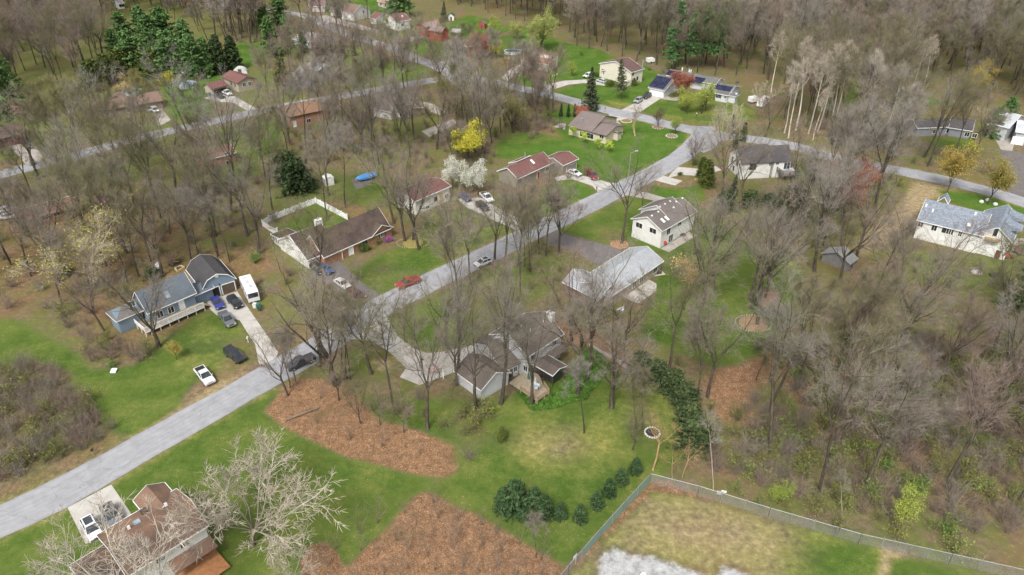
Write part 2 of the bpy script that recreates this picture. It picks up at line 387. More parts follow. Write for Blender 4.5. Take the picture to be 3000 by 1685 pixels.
floor = mixc(nt, ramp(nt, n_d, [(.5, 0.0), (.65, .6)]), floor, (.19, .11, .062))
grass = ramp(nt, mth(nt, 'ADD', mth(nt, 'MULTIPLY', n_b, .55), mth(nt, 'MULTIPLY', n_a, .45)), [(.34, (.046, .088, .014)), (.47, (.074, .122, .022)), (.58, (.115, .150, .034)), (.7, (.20, .185, .06))])
grass = mixc(nt, 1.0, grass, ramp(nt, n_c, [(.3, .72), (.7, 1.22)]), 'MULTIPLY')
grass = mixc(nt, ramp(nt, n_d, [(.42, 0.0), (.64, .42)]), grass, (.135, .16, .036))
flk = mth(nt, 'MULTIPLY', ramp(nt, cell, [(.975, 0.0), (.985, .8)]), ramp(nt, n_b, [(.42, 0.0), (.6, .8)]))
grass = mixc(nt, flk, grass, (.42, .34, .16))
leaf = ramp(nt, cell, [(.0, (.14, .072, .036)), (.3, (.20, .112, .060)), (.75, (.26, .152, .085)), (1.0, (.40, .265, .16))])
leaf = mixc(nt, ramp(nt, n_b, [(.4, 0.0), (.7, .5)]), leaf, (.15, .092, .058))
leaf = mixc(nt, 1.0, leaf, ramp(nt, n_a, [(.3, .62), (.5, 1.0), (.7, 1.38)]), 'MULTIPLY')
leaf = mixc(nt, 1.0, leaf, ramp(nt, n_c, [(.3, .72), (.7, 1.25)]), 'MULTIPLY')
leaf = mixc(nt, ramp(nt, n_b, [(.56, 0.0), (.7, .4)]), leaf, (.12, .105, .04))
tan = ramp(nt, n_a, [(.3, (.20, .155, .085)), (.55, (.33, .26, .15)), (.75, (.45, .37, .23))])
tan = mixc(nt, 1.0, tan, ramp(nt, n_c, [(.3, .8), (.7, 1.15)]), 'MULTIPLY')
grav = ramp(nt, n_a, [(.3, (.20, .20, .20)), (.5, (.36, .36, .36)), (.7, (.50, .50, .49))])
yel = ramp(nt, n_a, [(.3, (.13, .15, .03)), (.5, (.22, .215, .055)), (.68, (.36, .31, .13))])
yf = nd(nt, 'ShaderNodeMapRange'); yf.inputs[1].default_value = .16; yf.inputs[2].default_value = .58; nt.links.new(mth(nt, 'ADD', sp.outputs[2], mth(nt, 'MULTIPLY', mth(nt, 'SUBTRACT', n_b, .5), .7)), yf.inputs[0])
grass = mixc(nt, yf.outputs[0], grass, yel)
vf = nd(nt, 'ShaderNodeMapRange'); vf.inputs[1].default_value = 1.1; vf.inputs[2].default_value = 1.6; nt.links.new(sp.outputs[0], vf.inputs[0])
viv = ramp(nt, mth(nt, 'ADD', mth(nt, 'MULTIPLY', n_b, .6), mth(nt, 'MULTIPLY', n_a, .4)), [(.34, (.050, .108, .015)), (.5, (.074, .138, .022)), (.62, (.11, .160, .032)), (.72, (.16, .19, .045))])
viv = mixc(nt, 1.0, viv, ramp(nt, n_c, [(.3, .8), (.7, 1.15)]), 'MULTIPLY')
grass = mixc(nt, vf.outputs[0], grass, viv)
col = mixc(nt, edge(sp.outputs[2]), floor, tan)
n_e = noise(nt, p, 2.6, 4, .7)
lm = nd(nt, 'ShaderNodeMapRange'); lm.interpolation_type = 'SMOOTHSTEP'; lm.inputs[1].default_value = .34; lm.inputs[2].default_value = .66
nt.links.new(mth(nt, 'ADD', sp.outputs[1], mth(nt, 'MULTIPLY', mth(nt, 'SUBTRACT', mth(nt, 'ADD', mth(nt, 'MULTIPLY', n_e, .6), mth(nt, 'MULTIPLY', n_a, .4)), .5), 2.2)), lm.inputs[0])
col = mixc(nt, lm.outputs[0], col, leaf)
col = mixc(nt, edge(sp.outputs[0]), col, grass)
col = mixc(nt, edge(at.outputs['Alpha'], .9, .2), col, grav)
nt.links.new(col, bs.inputs['Base Color'])
bp = nd(nt, 'ShaderNodeBump'); bp.inputs['Strength'].default_value = .5; bp.inputs['Distance'].default_value = .15
nt.links.new(n_c, bp.inputs['Height']); nt.links.new(bp.outputs[0], bs.inputs['Normal'])
me.materials.append(m)
# ---------------------------------------------------------------- roads, drives, paths
def road_mat(name, base, crack=.5):
    m, nt, b = mat(name, .9, .15)
    uv = nd(nt, 'ShaderNodeUVMap', uv_map='run'); mp = nd(nt, 'ShaderNodeMapping'); mp.inputs['Scale'].default_value = (2.2, .05, 1)
    nt.links.new(uv.outputs[0], mp.inputs[0])
    st = noise(nt, mp.outputs[0], 1.0, 3); p = pos(nt)
    c = ramp(nt, noise(nt, p, .5, 5, .65), [(.3, tuple(x*.84 for x in base)), (.7, tuple(min(1, x*1.12) for x in base))])
    c = mixc(nt, 1.0, c, ramp(nt, st, [(.3, .92), (.5, 1.0), (.75, 1.03)]), 'MULTIPLY')
    sx = nd(nt, 'ShaderNodeSeparateXYZ'); nt.links.new(uv.outputs[0], sx.inputs[0]); au = mth(nt, 'ABSOLUTE', sx.outputs['X'])
    if name == 'asphalt':
        lane = ramp(nt, mth(nt, 'MULTIPLY', au, .25), [(.0, .97), (.12, 1.03), (.2, .93), (.32, 1.02), (.5, .94), (.68, 1.03), (.82, .96), (.9, .84)])
        c = mixc(nt, .9, c, lane, 'MULTIPLY')
        pv = nd(nt, 'ShaderNodeTexVoronoi'); pv.inputs['Scale'].default_value = 1.0; m2 = nd(nt, 'ShaderNodeMapping'); m2.inputs['Scale'].default_value = (.28, .05, 1); nt.links.new(uv.outputs[0], m2.inputs[0]); nt.links.new(m2.outputs[0], pv.inputs['Vector'])
        pc = nd(nt, 'ShaderNodeSeparateColor'); nt.links.new(pv.outputs['Color'], pc.inputs[0]); c = mixc(nt, 1.0, c, ramp(nt, pc.outputs[0], [(.0, .90), (.12, .92), (.16, 1.0), (.9, 1.0), (.95, 1.05)]), 'MULTIPLY')
    c = mixc(nt, 1.0, c, ramp(nt, noise(nt, p, 14, 2), [(.3, .92), (.7, 1.06)]), 'MULTIPLY')
    v = nd(nt, 'ShaderNodeTexVoronoi', feature='DISTANCE_TO_EDGE'); v.inputs['Scale'].default_value = .13
    wv = nd(nt, 'ShaderNodeVectorMath', operation='ADD'); nz = nd(nt, 'ShaderNodeTexNoise'); nz.inputs['Scale'].default_value = .6; nz.inputs['Detail'].default_value = 4
    nt.links.new(p, nz.inputs['Vector']); sc = nd(nt, 'ShaderNodeVectorMath', operation='SCALE'); sc.inputs['Scale'].default_value = 2.5
    nt.links.new(nz.outputs['Color'], sc.inputs[0]); nt.links.new(p, wv.inputs[0]); nt.links.new(sc.outputs[0], wv.inputs[1])
    nt.links.new(wv.outputs[0], v.inputs['Vector'])
    c = mixc(nt, 1.0, c, ramp(nt, v.outputs['Distance'], [(.001, 1-crack), (.008, 1.0)]), 'MULTIPLY')
    nt.links.new(c, b.inputs['Base Color']); return m
ASPH = road_mat('asphalt', (.31, .312, .325), .22); CONC = road_mat('concrete', (.44, .42, .385), .2); ASPD = road_mat('dark_asphalt', (.155, .14, .135), .4)
CONP = road_mat('worn_concrete', (.36, .325, .29), .4)
def ribbon(name, pts, hw, z, m, label=None, jit=.12, conv=V):
    P = spline([G(conv(*p)) for p in pts], 1.2); rng = np.random.default_rng(len(P))
    jl = np.convolve(rng.normal(0, 1, len(P)+8), np.ones(5)/5, 'valid'); jr = np.convolve(rng.normal(0, 1, len(P)+8), np.ones(5)/5, 'valid')
    vs = []; fs = []; uvs = []; s = 0
    for i, p in enumerate(P):
        d = (P[min(i+1, len(P)-1)]-P[max(i-1, 0)]).normalized(); n = Vector((-d.y, d.x, 0))
        if i: s += (p-P[i-1]).length
        h = hw[0]+(hw[1]-hw[0])*i/len(P) if isinstance(hw, tuple) else hw
        for k in range(5):
            u = -1+k*.5; e = (jl[i] if k == 0 else jr[i] if k == 4 else 0)*jit*2
            q = p+n*(u*h+(e if k != 0 else -e)); vs.append((q.x, q.y, z)); uvs.append((u*h, s))
        if i: o = i*5; fs += [(o-5+k, o-4+k, o+1+k, o+k) for k in range(4)]
    # winding up
    me = bpy.data.meshes.new(name); me.from_pydata(vs, [], [tuple(reversed(f)) for f in fs]); me.update()
    uv = me.uv_layers.new(name='run')
    for l in me.loops: uv.data[l.index].uv = uvs[l.vertex_index]
    o = bpy.data.objects.new(name, me); C.objects.link(o); me.materials.append(m); o['kind'] = 'structure'
    return o
def slab(name, pts, z, m, conv=V, smooth=True):
    P = [G(conv(*p)) for p in pts]
    me = bpy.data.meshes.new(name); me.from_pydata([(p.x, p.y, z) for p in P], [], [tuple(range(len(P)))]); me.update()
    if me.polygons[0].normal.z < 0: me.flip_normals()
    uv = me.uv_layers.new(name='run')
    for l in me.loops: uv.data[l.index].uv = me.vertices[l.vertex_index].co.xy
    o = bpy.data.objects.new(name, me); C.objects.link(o); me.materials.append(m); o['kind'] = 'structure'; return o
for (pts_, hw_), z_, m_ in zip(ROADS_C, (.030, .026, .022, .022), (ASPH, ASPH, ASPH, ASPD)): ribbon('road', pts_, hw_, z_, m_)
slab('road', [(1725,362),(1745,340),(1740,325),(1700,316),(1760,318),(1830,338),(1850,350),(1812,356),(1795,376),(1770,385)], .034, ASPH)
DW = 'driveway'
slab(DW, [(520,756),(556,746),(597,733),(614,760),(668,838),(700,885),(690,912),(652,918),(642,868),(603,806),(560,795),(545,793),(528,778)], .016, CONC)
slab(DW, [(780,692),(850,655),(925,722),(962,745),(990,755),(935,800),(905,790),(850,730)], .016, ASPD)
slab(DW, [(1150,500),(1215,497),(1235,513),(1290,543),(1340,566),(1325,585),(1300,580),(1240,553),(1176,523)], .016, CONC)
slab(DW, [(1393,447),(1438,436),(1500,450),(1530,459),(1560,462),(1572,482),(1530,500),(1506,486),(1490,468),(1440,451),(1400,455)], .016, CONC)
slab(DW, [(1690,434),(1706,420),(1740,423),(1765,426),(1800,418),(1815,428),(1763,443),(1712,440),(1680,448)], .016, CONC)
slab(DW, [(1668,442),(1717,455),(1698,467),(1640,452)], .018, CONC)
slab(DW, [(1590,479),(1625,484),(1680,500),(1668,512),(1640,504),(1575,491),(1560,485)], .016, CONP)
slab(DW, [(1362,602),(1405,580),(1430,593),(1500,610),(1567,628),(1520,676),(1470,648),(1430,628),(1385,617)], .016, ASPD)
slab(DW, [(870,852),(905,836),(945,813),(974,798),(985,820),(1000,845),(1042,878),(1075,889),(1120,884),(1180,871),(1226,848),(1232,857),(1195,880),(1165,905),(1140,938),(1055,969),(1006,949),(1022,925),(985,890),(935,857)], .016, CONC)
slab(DW, [(170,1277),(280,1219),(335,1300),(300,1350),(215,1368)], .016, CONC)
slab(DW, [(1355,232),(1372,215),(1388,210),(1420,203),(1475,200),(1522,207),(1522,216),(1470,209),(1430,213),(1395,224),(1380,240)], .016, CONC)
slab(DW, [(1560,278),(1640,238),(1668,244),(1607,284)], .016, CONC)
slab('path', [(1652,247),(1672,239),(1690,247),(1725,240),(1728,246),(1700,254),(1670,250)], .018, CONP)
slab(DW, [(1530,292),(1533,286),(1592,294),(1570,300),(1553,304),(1535,303)], .016, CONC)
slab('path', [(1530,306),(1553,303),(1562,312),(1552,318),(1530,314)], .018, CONP)
slab(DW, [(1262,196),(1285,172),(1312,162),(1320,170),(1300,184),(1275,205)], .016, CONC)
slab(DW, [(1100,158),(1150,142),(1184,132),(1192,138),(1165,150),(1135,170)], .016, CONC)
slab(DW, [(970,112),(1000,104),(1045,90),(1068,93),(1040,101),(1010,113),(998,126)], .016, CONP)
slab(DW, [(380,270),(402,268),(430,302),(400,318)], .016, CONP)
slab(DW, [(512,246),(560,238),(592,243),(650,276),(640,288),(585,258),(545,256)], .016, CONC)
slab(DW, [(22,366),(82,360),(118,408),(75,425)], .016, CONP)
slab(DW, [(780,45),(820,38),(960,78),(940,82),(810,52)], .016, CONP)
slab(DW, [(800,92),(850,94),(835,100),(790,97)], .016, CONP)
slab(DW, [(890,95),(935,100),(925,106),(880,101)], .016, CONP)
slab('path', [(1480,868),(1485,864),(1520,884),(1560,905),(1580,922),(1577,930),(1553,912),(1515,890)], .016, CONP)
slab(DW, [(885,452),(945,440),(930,465),(895,478)], .016, ASPD)
slab(DW, [(1040,250),(1090,262),(1120,280),(1110,292),(1070,275)], .016, CONP)
slab(DW, [(130,38),(165,35),(170,48),(130,50)], .016, CONC)
slab(DW, [(2478,305),(2530,300),(2560,330),(2545,385),(2520,380)], .014, CONP)
slab(DW, [(2555,600),(2640,600),(2660,650),(2540,640)], .014, CONP)
slab(DW, [(1060,330),(1140,300),(1150,310),(1080,345)], .012, CONP)
# ---------------------------------------------------------------- houses
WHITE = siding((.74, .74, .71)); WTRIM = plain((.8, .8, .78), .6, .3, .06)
DTRIM = plain((.10, .075, .06), .7); FRAME = plain((.72, .72, .70), .5, .3, .05); GLASS = glassy(); METAL = plain((.45, .46, .47), .4, .5, .1, metal=.6)
WOOD = plain((.34, .255, .16), .85, .15, .25, 3); DWOOD = plain((.10, .08, .07), .8, .15, .2, 3)
class Blk: pass
Zv = Vector((0, 0, 1))
def block(root, A, r, c, L, W, he, hr, wall, roof, trim=None, ov=.4, base=0, rt=.16, split=.5, prof=None, walls=True, shed=False, hip=0):
    """A: eave corner, r along the ridge, c across it; prof: extra (c fraction, height) points of the gable line"""
    k = Blk(); k.root = root; k.A = Vector((A.x, A.y, 0)); k.r = r; k.c = c; k.L = L; k.W = W; k.he = he; k.hr = hr; k.ov = ov; k.base = base; k.split = split
    def pt(a, b, z): return k.A+r*a+c*b+Zv*z
    k.pt = pt
    if shed: line = [(0, he), (W, hr)]
    elif prof: line = [(0, he)]+[(f*W, z) for f, z in prof]+[(W, he)]
    else: line = [(0, he), (W*split, hr), (W, he)]
    k.line = line
    def zat(b):
        for (b0, z0), (b1, z1) in zip(line, line[1:]):
            if b0 <= b <= b1: return z0+(z1-z0)*(b-b0)/max(1e-6, b1-b0)
        return line[-1][1]
    k.zat = zat
    if walls:
        bs = sorted({ov, W-ov} | {b for b, z in line if ov < b < W-ov})
        poly = [pt(ov, ov, base)]+[pt(ov, b, zat(b)-.04) for b in bs]+[pt(ov, W-ov, base)]
        k.wall = MB().prism(poly, r*(L-2*ov)).build('wall', wall, root)
    top = [pt(0, b, z+.03) for b, z in line]; bot = [pt(0, b, z+.03-rt) for b, z in line]
    mb = MB()
    if hip and not shed:
        h2 = [line[0], (W*split, hr), line[-1]]
        vs = [pt(0, 0, he), pt(L, 0, he), pt(L, W, he), pt(0, W, he), pt(hip, W*split, hr), pt(L-hip, W*split, hr)]
        vs += [v-Zv*rt for v in vs[:4]]
        mb.add(vs, [(0, 1, 5, 4), (2, 3, 4, 5), (1, 2, 5), (3, 0, 4), (0, 6, 7, 1), (1, 7, 8, 2), (2, 8, 9, 3), (3, 9, 6, 0), (6, 9, 8, 7)])
    else:
        mb.prism(top+bot[::-1], r*L)
    k.roof = mb.build('roof', roof, root)
    if trim is not None:
        f = MB(); h = .20
        if hip:
            q = [pt(0, 0, he), pt(L, 0, he), pt(L, W, he), pt(0, W, he)]
            for i in range(4):
                a_, b_ = q[i], q[(i+1) % 4]; f.box((a_+b_)/2-Zv*.1, b_-a_, ((b_-a_).cross(Zv)).normalized()*.07, Zv*h)
        else:
            for s in (0, 1):
                rr = -.035 if s == 0 else L+.035
                for (b0, z0), (b1, z1) in zip(line, line[1:]):
                    p0 = pt(rr, b0, z0-.05); p1 = pt(rr, b1, z1-.05)
                    f.box((p0+p1)/2, (p1-p0), r*.06, Zv*h)
            for b, z, sg in ((0, line[0][1], -1), (W, line[-1][1], 1)):
                f.box(pt(L/2, b+sg*.045, z-.06), r*L, c*.08, Zv*h)
        f.build('fascia', trim, root)
    return k
def gable(root, O, U, apex, he, wall, roof, trim=None, at='O', ext=(0, 0), lift=0, **kw):
    A = G(O, he); B = G(U, he); u = (B-A); L = u.length; u.normalize(); v = Vector((-u.y, u.x, 0))
    H = plane_hit(apex, A if at == 'O' else B, u); P = A if at == 'O' else B
    dv = (H-P).dot(v)
    if dv < 0: v = -v; dv = -dv
    A = A-u*ext[0]; L += ext[0]+ext[1]; hr = H.z
    if dv*2 < 4.6 or dv*2 > 18.5 or hr < he+.5 or hr > he+4.2:
        dv = min(max(dv, 3.6), 4.6) if not (4.6 <= dv*2 <= 18.5) else dv
        hr = he+min(2.6, max(1.6, dv*.5))
        if (v.y < 0) and at == 'O' and abs(v.y) > .3 and 'keep' not in kw: v = -v
        if u.cross(v).z < 0: pass
    kw.pop('keep', None)
    k = block(root, A, u, v, L, dv*2, he+lift, hr+lift, wall, roof, trim, **kw); return k
def gfront(root, O, U, apex, depth, he, wall, roof, trim=None, lift=0, **kw):
    A = G(O, he); B = G(U, he); u = (B-A); W = u.length; u.normalize(); v = Vector((-u.y, u.x, 0))
    if v.y < 0: v = -v
    H = plane_hit(apex, A, v); sp = min(.8, max(.2, (H-A).dot(u)/W))
    if 'prof' in kw:
        pr = []
        for px in kw['prof']:
            q = plane_hit(px, A, v); pr.append(((q-A).dot(u)/W, q.z))
        kw['prof'] = pr
    return block(root, A, v, u, depth, W, he+lift, H.z+lift, wall, roof, trim, split=sp, **kw)
def side(k, s):
    if s == 'e0': return k.pt(0, k.ov, 0), -k.c, k.r
    if s == 'e1': return k.pt(0, k.W-k.ov, 0), k.c, k.r
    if s == 'g0': return k.pt(k.ov, 0, 0), -k.r, k.c
    return k.pt(k.L-k.ov, 0, 0), k.r, k.c
def opening(k, s, px, w, h, kind='window', frame=None, pane=None, mull=1, z=None):
    P, n, u = side(k, s); q = plane_hit(px, P, n)
    if z is not None: q = Vector((q.x, q.y, z))
    frame = frame or FRAME; pane = pane or GLASS
    f = MB(); t = .09
    if kind in ('window', 'sliding_door'):
        f.box(q+u*(w/2)+n*.03, u*t, n*.08, Zv*(h+t)); f.box(q-u*(w/2)+n*.03, u*t, n*.08, Zv*(h+t))
        f.box(q+Zv*(h/2)+n*.031, u*(w-t), n*.08, Zv*t); f.box(q-Zv*(h/2)+n*.031, u*(w-t), n*.08, Zv*t)
        for i in range(mull): f.box(q+u*(w*((i+1)/(mull+1)-.5))+n*.025, u*.06, n*.05, Zv*(h-t))
        o = f.build(kind, frame, k.root)
        sub(MB().box(q+n*.012, u*(w-t), n*.03, Zv*(h-t)), 'pane', pane, o)
    elif kind == 'garage_door':
        for i in range(4): f.box(q+Zv*(h*((i+.5)/4-.5))+n*.03, u*w, n*.06, Zv*(h/4-.03))
        o = f.build(kind, pane, k.root)
        g = MB()
        for sx in (-1, 1): g.box(q+u*(sx*(w/2+.06))+n*.03, u*.12, n*.1, Zv*(h+.12))
        g.box(q+Zv*(h/2+.06)+n*.035, u*w, n*.1, Zv*.12)
        sub(g, 'frame', frame, o)
    elif kind == 'garage_opening':
        f.box(q+n*.012, u*w, n*.03, Zv*h); o = f.build(kind, pane, k.root)  # flat panel on the wall; its dark colour stands for the shaded inside
        g = MB()
        for sx in (-1, 1): g.box(q+u*(sx*(w/2+.07))+n*.03, u*.14, n*.1, Zv*(h+.14))
        g.box(q+Zv*(h/2+.07)+n*.035, u*w, n*.1, Zv*.14)
        sub(g, 'frame', frame, o)
    else:
        f.box(q+n*.03, u*w, n*.06, Zv*h); o = f.build(kind, pane, k.root)
        g = MB()
        for sx in (-1, 1): g.box(q+u*(sx*(w/2+.05))+n*.03, u*.1, n*.09, Zv*(h+.1))
        g.box(q+Zv*(h/2+.05)+n*.035, u*w, n*.09, Zv*.1)
        sub(g, 'frame', frame, o)
        sub(MB().box(q+u*(w*.36)+n*.08, u*.05, n*.06, Zv*.12), 'handle', METAL, o)
    return o
def slope(k, far=False):
    (b0, z0), (b1, z1) = (k.line[-2], k.line[-1]) if far else (k.line[0], k.line[1])
    P = k.pt(0, b0, z0+.03); e = (k.c*(b1-b0)+Zv*(z1-z0)).normalized(); n = k.r.cross(e)
    if n.z < 0: n = -n
    return P, n, e
def on_roof(k, px, w, l, h, name, m, far=False, upright=False):
    P, n, e = slope(k, far); q = plane_hit(px, P, n)
    mb = MB()
    if upright: mb.box(q+Zv*(h/2-.1), k.r*w, k.c*l, Zv*(h+.2))
    else: mb.box(q+n*(h/2), k.r*w, e*l, n*h)
    return mb.build(name, m, k.root)
def solar(k, c0, rows, cols, far=False, pw=1.0, pl=1.65):
    P, n, e = slope(k, far); q = plane_hit(c0, P, n)
    for i in range(rows):
        for j in range(cols):
            o = MB().box(q+k.r*((j-(cols-1)/2)*(pw+.03))+e*((i-(rows-1)/2)*(pl+.03))+n*.09, k.r*pw, e*pl, n*.05).build('solar_panel', SOLAR, k.root)
SOLAR = glassy((.012, .014, .035), .25)
def chimney(k, base, w, l, z0, z1, m, cap=None):
    q = Vector((base.x, base.y, z0)) if isinstance(base, Vector) else G(base, z0); o = MB().box(q+Zv*((z1-z0)/2), k.r*w, k.c*l, Zv*(z1-z0)).build('chimney', m, k.root)
    sub(MB().box(Vector((q.x, q.y, z1+.05)), k.r*(w+.14), k.c*(l+.14), Zv*.1), 'cap', cap or m, o)
    sub(MB().bar((q.x, q.y, z1+.1), (q.x, q.y, z1+.7), .16, 10), 'flue', METAL, o)
    return o
def railing(root, pts, z, h, m, name='railing', step=.22, post=1.9):
    mb = MB(); n = 0
    for a_, b_ in zip(pts, pts[1:]):
        d = b_-a_; L = d.length; d.normalize(); nn = d.cross(Zv)
        mb.box((a_+b_)/2+Zv*(z+h), d*L, nn*.12, Zv*.06); mb.box((a_+b_)/2+Zv*(z+.12), d*L, nn*.06, Zv*.06)
        for i in range(int(L/step)+1): mb.box(a_+d*min(L, i*step)+Zv*(z+h/2), d*.06, nn*.05, Zv*(h-.03))
        for i in range(int(L/post)+1): mb.box(a_+d*min(L, i*post)+Zv*((z+h)/2), d*.12, nn*.12, Zv*(z+h+.05))
    return mb.build(name, m, root)
def deck(root, pts, z, m, name='deck_floor'):
    P = [Vector((p.x, p.y, z)) for p in pts]
    return MB().prism(P, Zv*-.16).build(name, m, root)
def house(name, label, O, group=None):
    g = G(O); return thing(name, label, 'house', (g.x, g.y, 0), group)
def boxat(px, z, h, w, l, ang=0):
    q = G(px, z); u = Vector((math.cos(ang), math.sin(ang), 0)); v = Vector((-u.y, u.x, 0))
    return MB().box(q+Zv*(h/2), u*w, v*l, Zv*h)
# 1 white house with skylights
R_GREY = shingle((.165, .145, .135)); R_BRN = shingle((.115, .085, .07), (.05, .042, .04), .75); R_RED = shingle((.17, .085, .078)); R_TAN = shingle((.19, .155, .145))
R_DARK = shingle((.085, .078, .082)); R_BLUE = shingle((.13, .15, .175)); R_RUST = shingle((.255, .155, .105), (.115, .085, .07), .85, .12); R_ORNG = shingle((.27, .16, .105))
h = house('white_house', 'white two-storey house with brown roof and two skylights beside the tall lone tree', Z1(975,1300))
he = 4.9
k = gable(h, Z1(1015,1000), Z1(1760,575), Z1(695,690), he, WHITE, R_GREY, WTRIM)
for px in ((525,870), (818,985)): opening(k, 'g0', Z1(*px), 1.9, 1.35)
opening(k, 'e0', Z1(1145,1000), 1.5, 1.8, 'sliding_door'); opening(k, 'e0', Z1(1190,1150), 1.9, 2.05, 'sliding_door', z=1.15)
opening(k, 'e0', Z1(1382,825), 1.4, 1.3)
for px in ((1025,770), (1110,722)): on_roof(k, Z1(*px), .65, 1.3, .14, 'skylight', WTRIM)
for px in ((790,672), (926,590), (958,488), (1067,425), (1175,367), (1308,375), (1438,300), (1250,498)): on_roof(k, Z1(*px), .38, .38, .22, 'roof_vent', FRAME)
A = k.pt(k.L*.36, .5, 0)
k2 = block(h, A, k.r, k.c, k.L*.45, k.W*1.12, k.he+.10, k.hr+.75, WHITE, R_GREY, WTRIM, split=.52)
MB().box(k.pt(k.L*.42, -1.1, .06), k.r*k.L*.8, k.c*2.4, Zv*.12).build('patio', CONP, h)
# 2 brick house
h = house('brick_house', 'long brown-roofed brick ranch with white gable, backed by the white fence', Z2(855,1395))
BRK = brick((.42, .22, .14), (.45, .33, .25)); he = height(Z2(855,1395), Z2(850,1235)); he = max(2.6, min(3.4, he))
k = gable(h, Z2(850,1225), Z2(1350,1025), Z2(530,790), he, BRK, R_BRN, WTRIM, ext=(0, 1.0))
W1 = MB().prism([k.pt(k.ov-.05, k.ov, 0)]+[k.pt(k.ov-.05, b, k.zat(b)-.05) for b in (k.ov, k.W/2, k.W-k.ov)]+[k.pt(k.ov-.05, k.W-k.ov, 0)], -k.r*.06).build('gable_wall', WHITE, h)
for px in ((985,1260), (1205,1170)): opening(k, 'e0', Z2(*px), 2.7, 2.15, 'garage_door', pane=plain((.52,.47,.40)), z=1.1)
k2 = gable(h, Z2(1390,1070), Z2(2330,655), Z2(2100,287), he, BRK, R_BRN, WTRIM, at='U', ext=(4.0, 0))
opening(k2, 'e0', Z2(1862,900), 1.7, 1.25)
for t_ in (.26, .42): MB().box(k2.pt(k2.L*t_, .25, he/2), k2.r*.14, k2.c*.14, Zv*he).build('porch_post', WTRIM, h)
opening(k2, 'e0', Z2(1605,1010), 1.0, 2.0, 'door', pane=WTRIM, z=1.05)
k3 = gfront(h, Z2(1980,820), Z2(2370,640), Z2(2165,600), 6.5, he, BRK, R_BRN, WTRIM, lift=.04)
opening(k3, 'g0', Z2(2168,768), 1.0, 1.2)
for sx in (-.85, .85):
    P_, n_, u_ = side(k3, 'g0'); q = plane_hit(Z2(2168,768), P_, n_); MB().box(q+u_*sx+n_*.03, u_*.4, n_*.05, Zv*1.25).build('shutter', DTRIM, h)
A = k.pt(.4, k.W-.4, 0)
ks = block(h, A, k.r, k.c, 4.6, 4.4, 2.95, 2.35, WHITE, R_BRN, WTRIM, shed=True, ov=.35)
for i in range(4): opening(ks, 'g0', Z2(245+38*i,930+25*i), .62, 1.5, mull=0, z=1.5)
chimney(k, k.pt(k.L-.3, k.W*.56, 0), 1.7, 1.0, 0, k.hr+.9, WTRIM)
# 3 blue house and its barn garage
h = house('blue_house', 'slate-blue house with white-railed porch, joined to a gambrel garage', Z3(1350,800))
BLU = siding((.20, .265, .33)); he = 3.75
k = gable(h, Z3(1320,635), Z3(545,965), Z3(1125,305), he, BLU, R_BLUE, WTRIM)
for px in ((740,960), (910,880)): opening(k, 'e0', Z3(*px), 1.25, 1.6, z=2.25)
opening(k, 'e0', Z3(1085,820), 1.05, 2.05, 'door', pane=WTRIM, z=2.2)
on_roof(k, Z3(850,660), .9, 1.5, .12, 'skylight', glassy((.2,.25,.3), .2))
kw = block(h, k.pt(k.L-.4, 2.6, 0), k.r, k.c, 5.6, k.W-2.2, 3.3, 4.7, BLU, shingle((.16,.15,.145)), WTRIM, hip=2.4)
opening(kw, 'e0', Z3(300,800), 1.2, 1.3)
k2 = gfront(h, Z3(1400,590), Z3(1943,412), Z3(1630,335), 10.5, 2.9, BLU, shingle((.075,.072,.075)), WTRIM, prof=[Z3(1480,437), Z3(1632,335), Z3(1808,343)], ov=.3)
DARKIN = plain((.03,.026,.022), .9)  # shade inside the open garage and carport, painted as a near-black colour
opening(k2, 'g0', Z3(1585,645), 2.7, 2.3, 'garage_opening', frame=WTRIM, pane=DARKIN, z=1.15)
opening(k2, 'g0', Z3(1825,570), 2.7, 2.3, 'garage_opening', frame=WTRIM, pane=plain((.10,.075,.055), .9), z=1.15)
P_, n_, u_ = side(k2, 'g0'); q = plane_hit(Z3(1628,365), P_, n_); MB().bar(q, q+n_*.12, .42, 14).build('vent', WTRIM, h)
q = plane_hit(Z3(1668,495), P_, n_); MB().box(q+n_*.12, u_*.2, n_*.2, Zv*.35).build('wall_lamp', DTRIM, h)
kc = block(h, k.pt(-4.2, .8, 0), k.r, k.c, 4.6, 5.0, 2.8, 3.6, BLU, R_BLUE, WTRIM)
dz = 1.15
p = [k.pt(-.1, -1.75, 0), k.pt(k.L+1.9, -1.75, 0), k.pt(k.L+1.9, 4.5, 0), k.pt(k.L-.3, 4.5, 0), k.pt(k.L-.3, k.ov, 0), k.pt(-.1, k.ov, 0)]
deck(h, p, dz, plain((.30,.25,.19), .85, .15, .25, 2))
WRAIL = plain((.78,.78,.76), .6)
railing(h, [p[0]+k.c*.05, p[1]+k.c*.05, p[2]], dz, .95, WRAIL)
MB().prism([k.pt(-.1, -1.85, dz), k.pt(k.L+2, -1.85, dz), k.pt(k.L+2, -1.85, dz-.28), k.pt(-.1, -1.85, dz-.28)], k.c*.06).build('deck_skirt', WRAIL, h)
st = MB()
for i in range(5): st.box(k.pt(-.4-.28*i, -.6, dz-.1-.2*i), k.r*.3, k.c*1.3, Zv*.06)
st.build('stairs', WOOD, h)
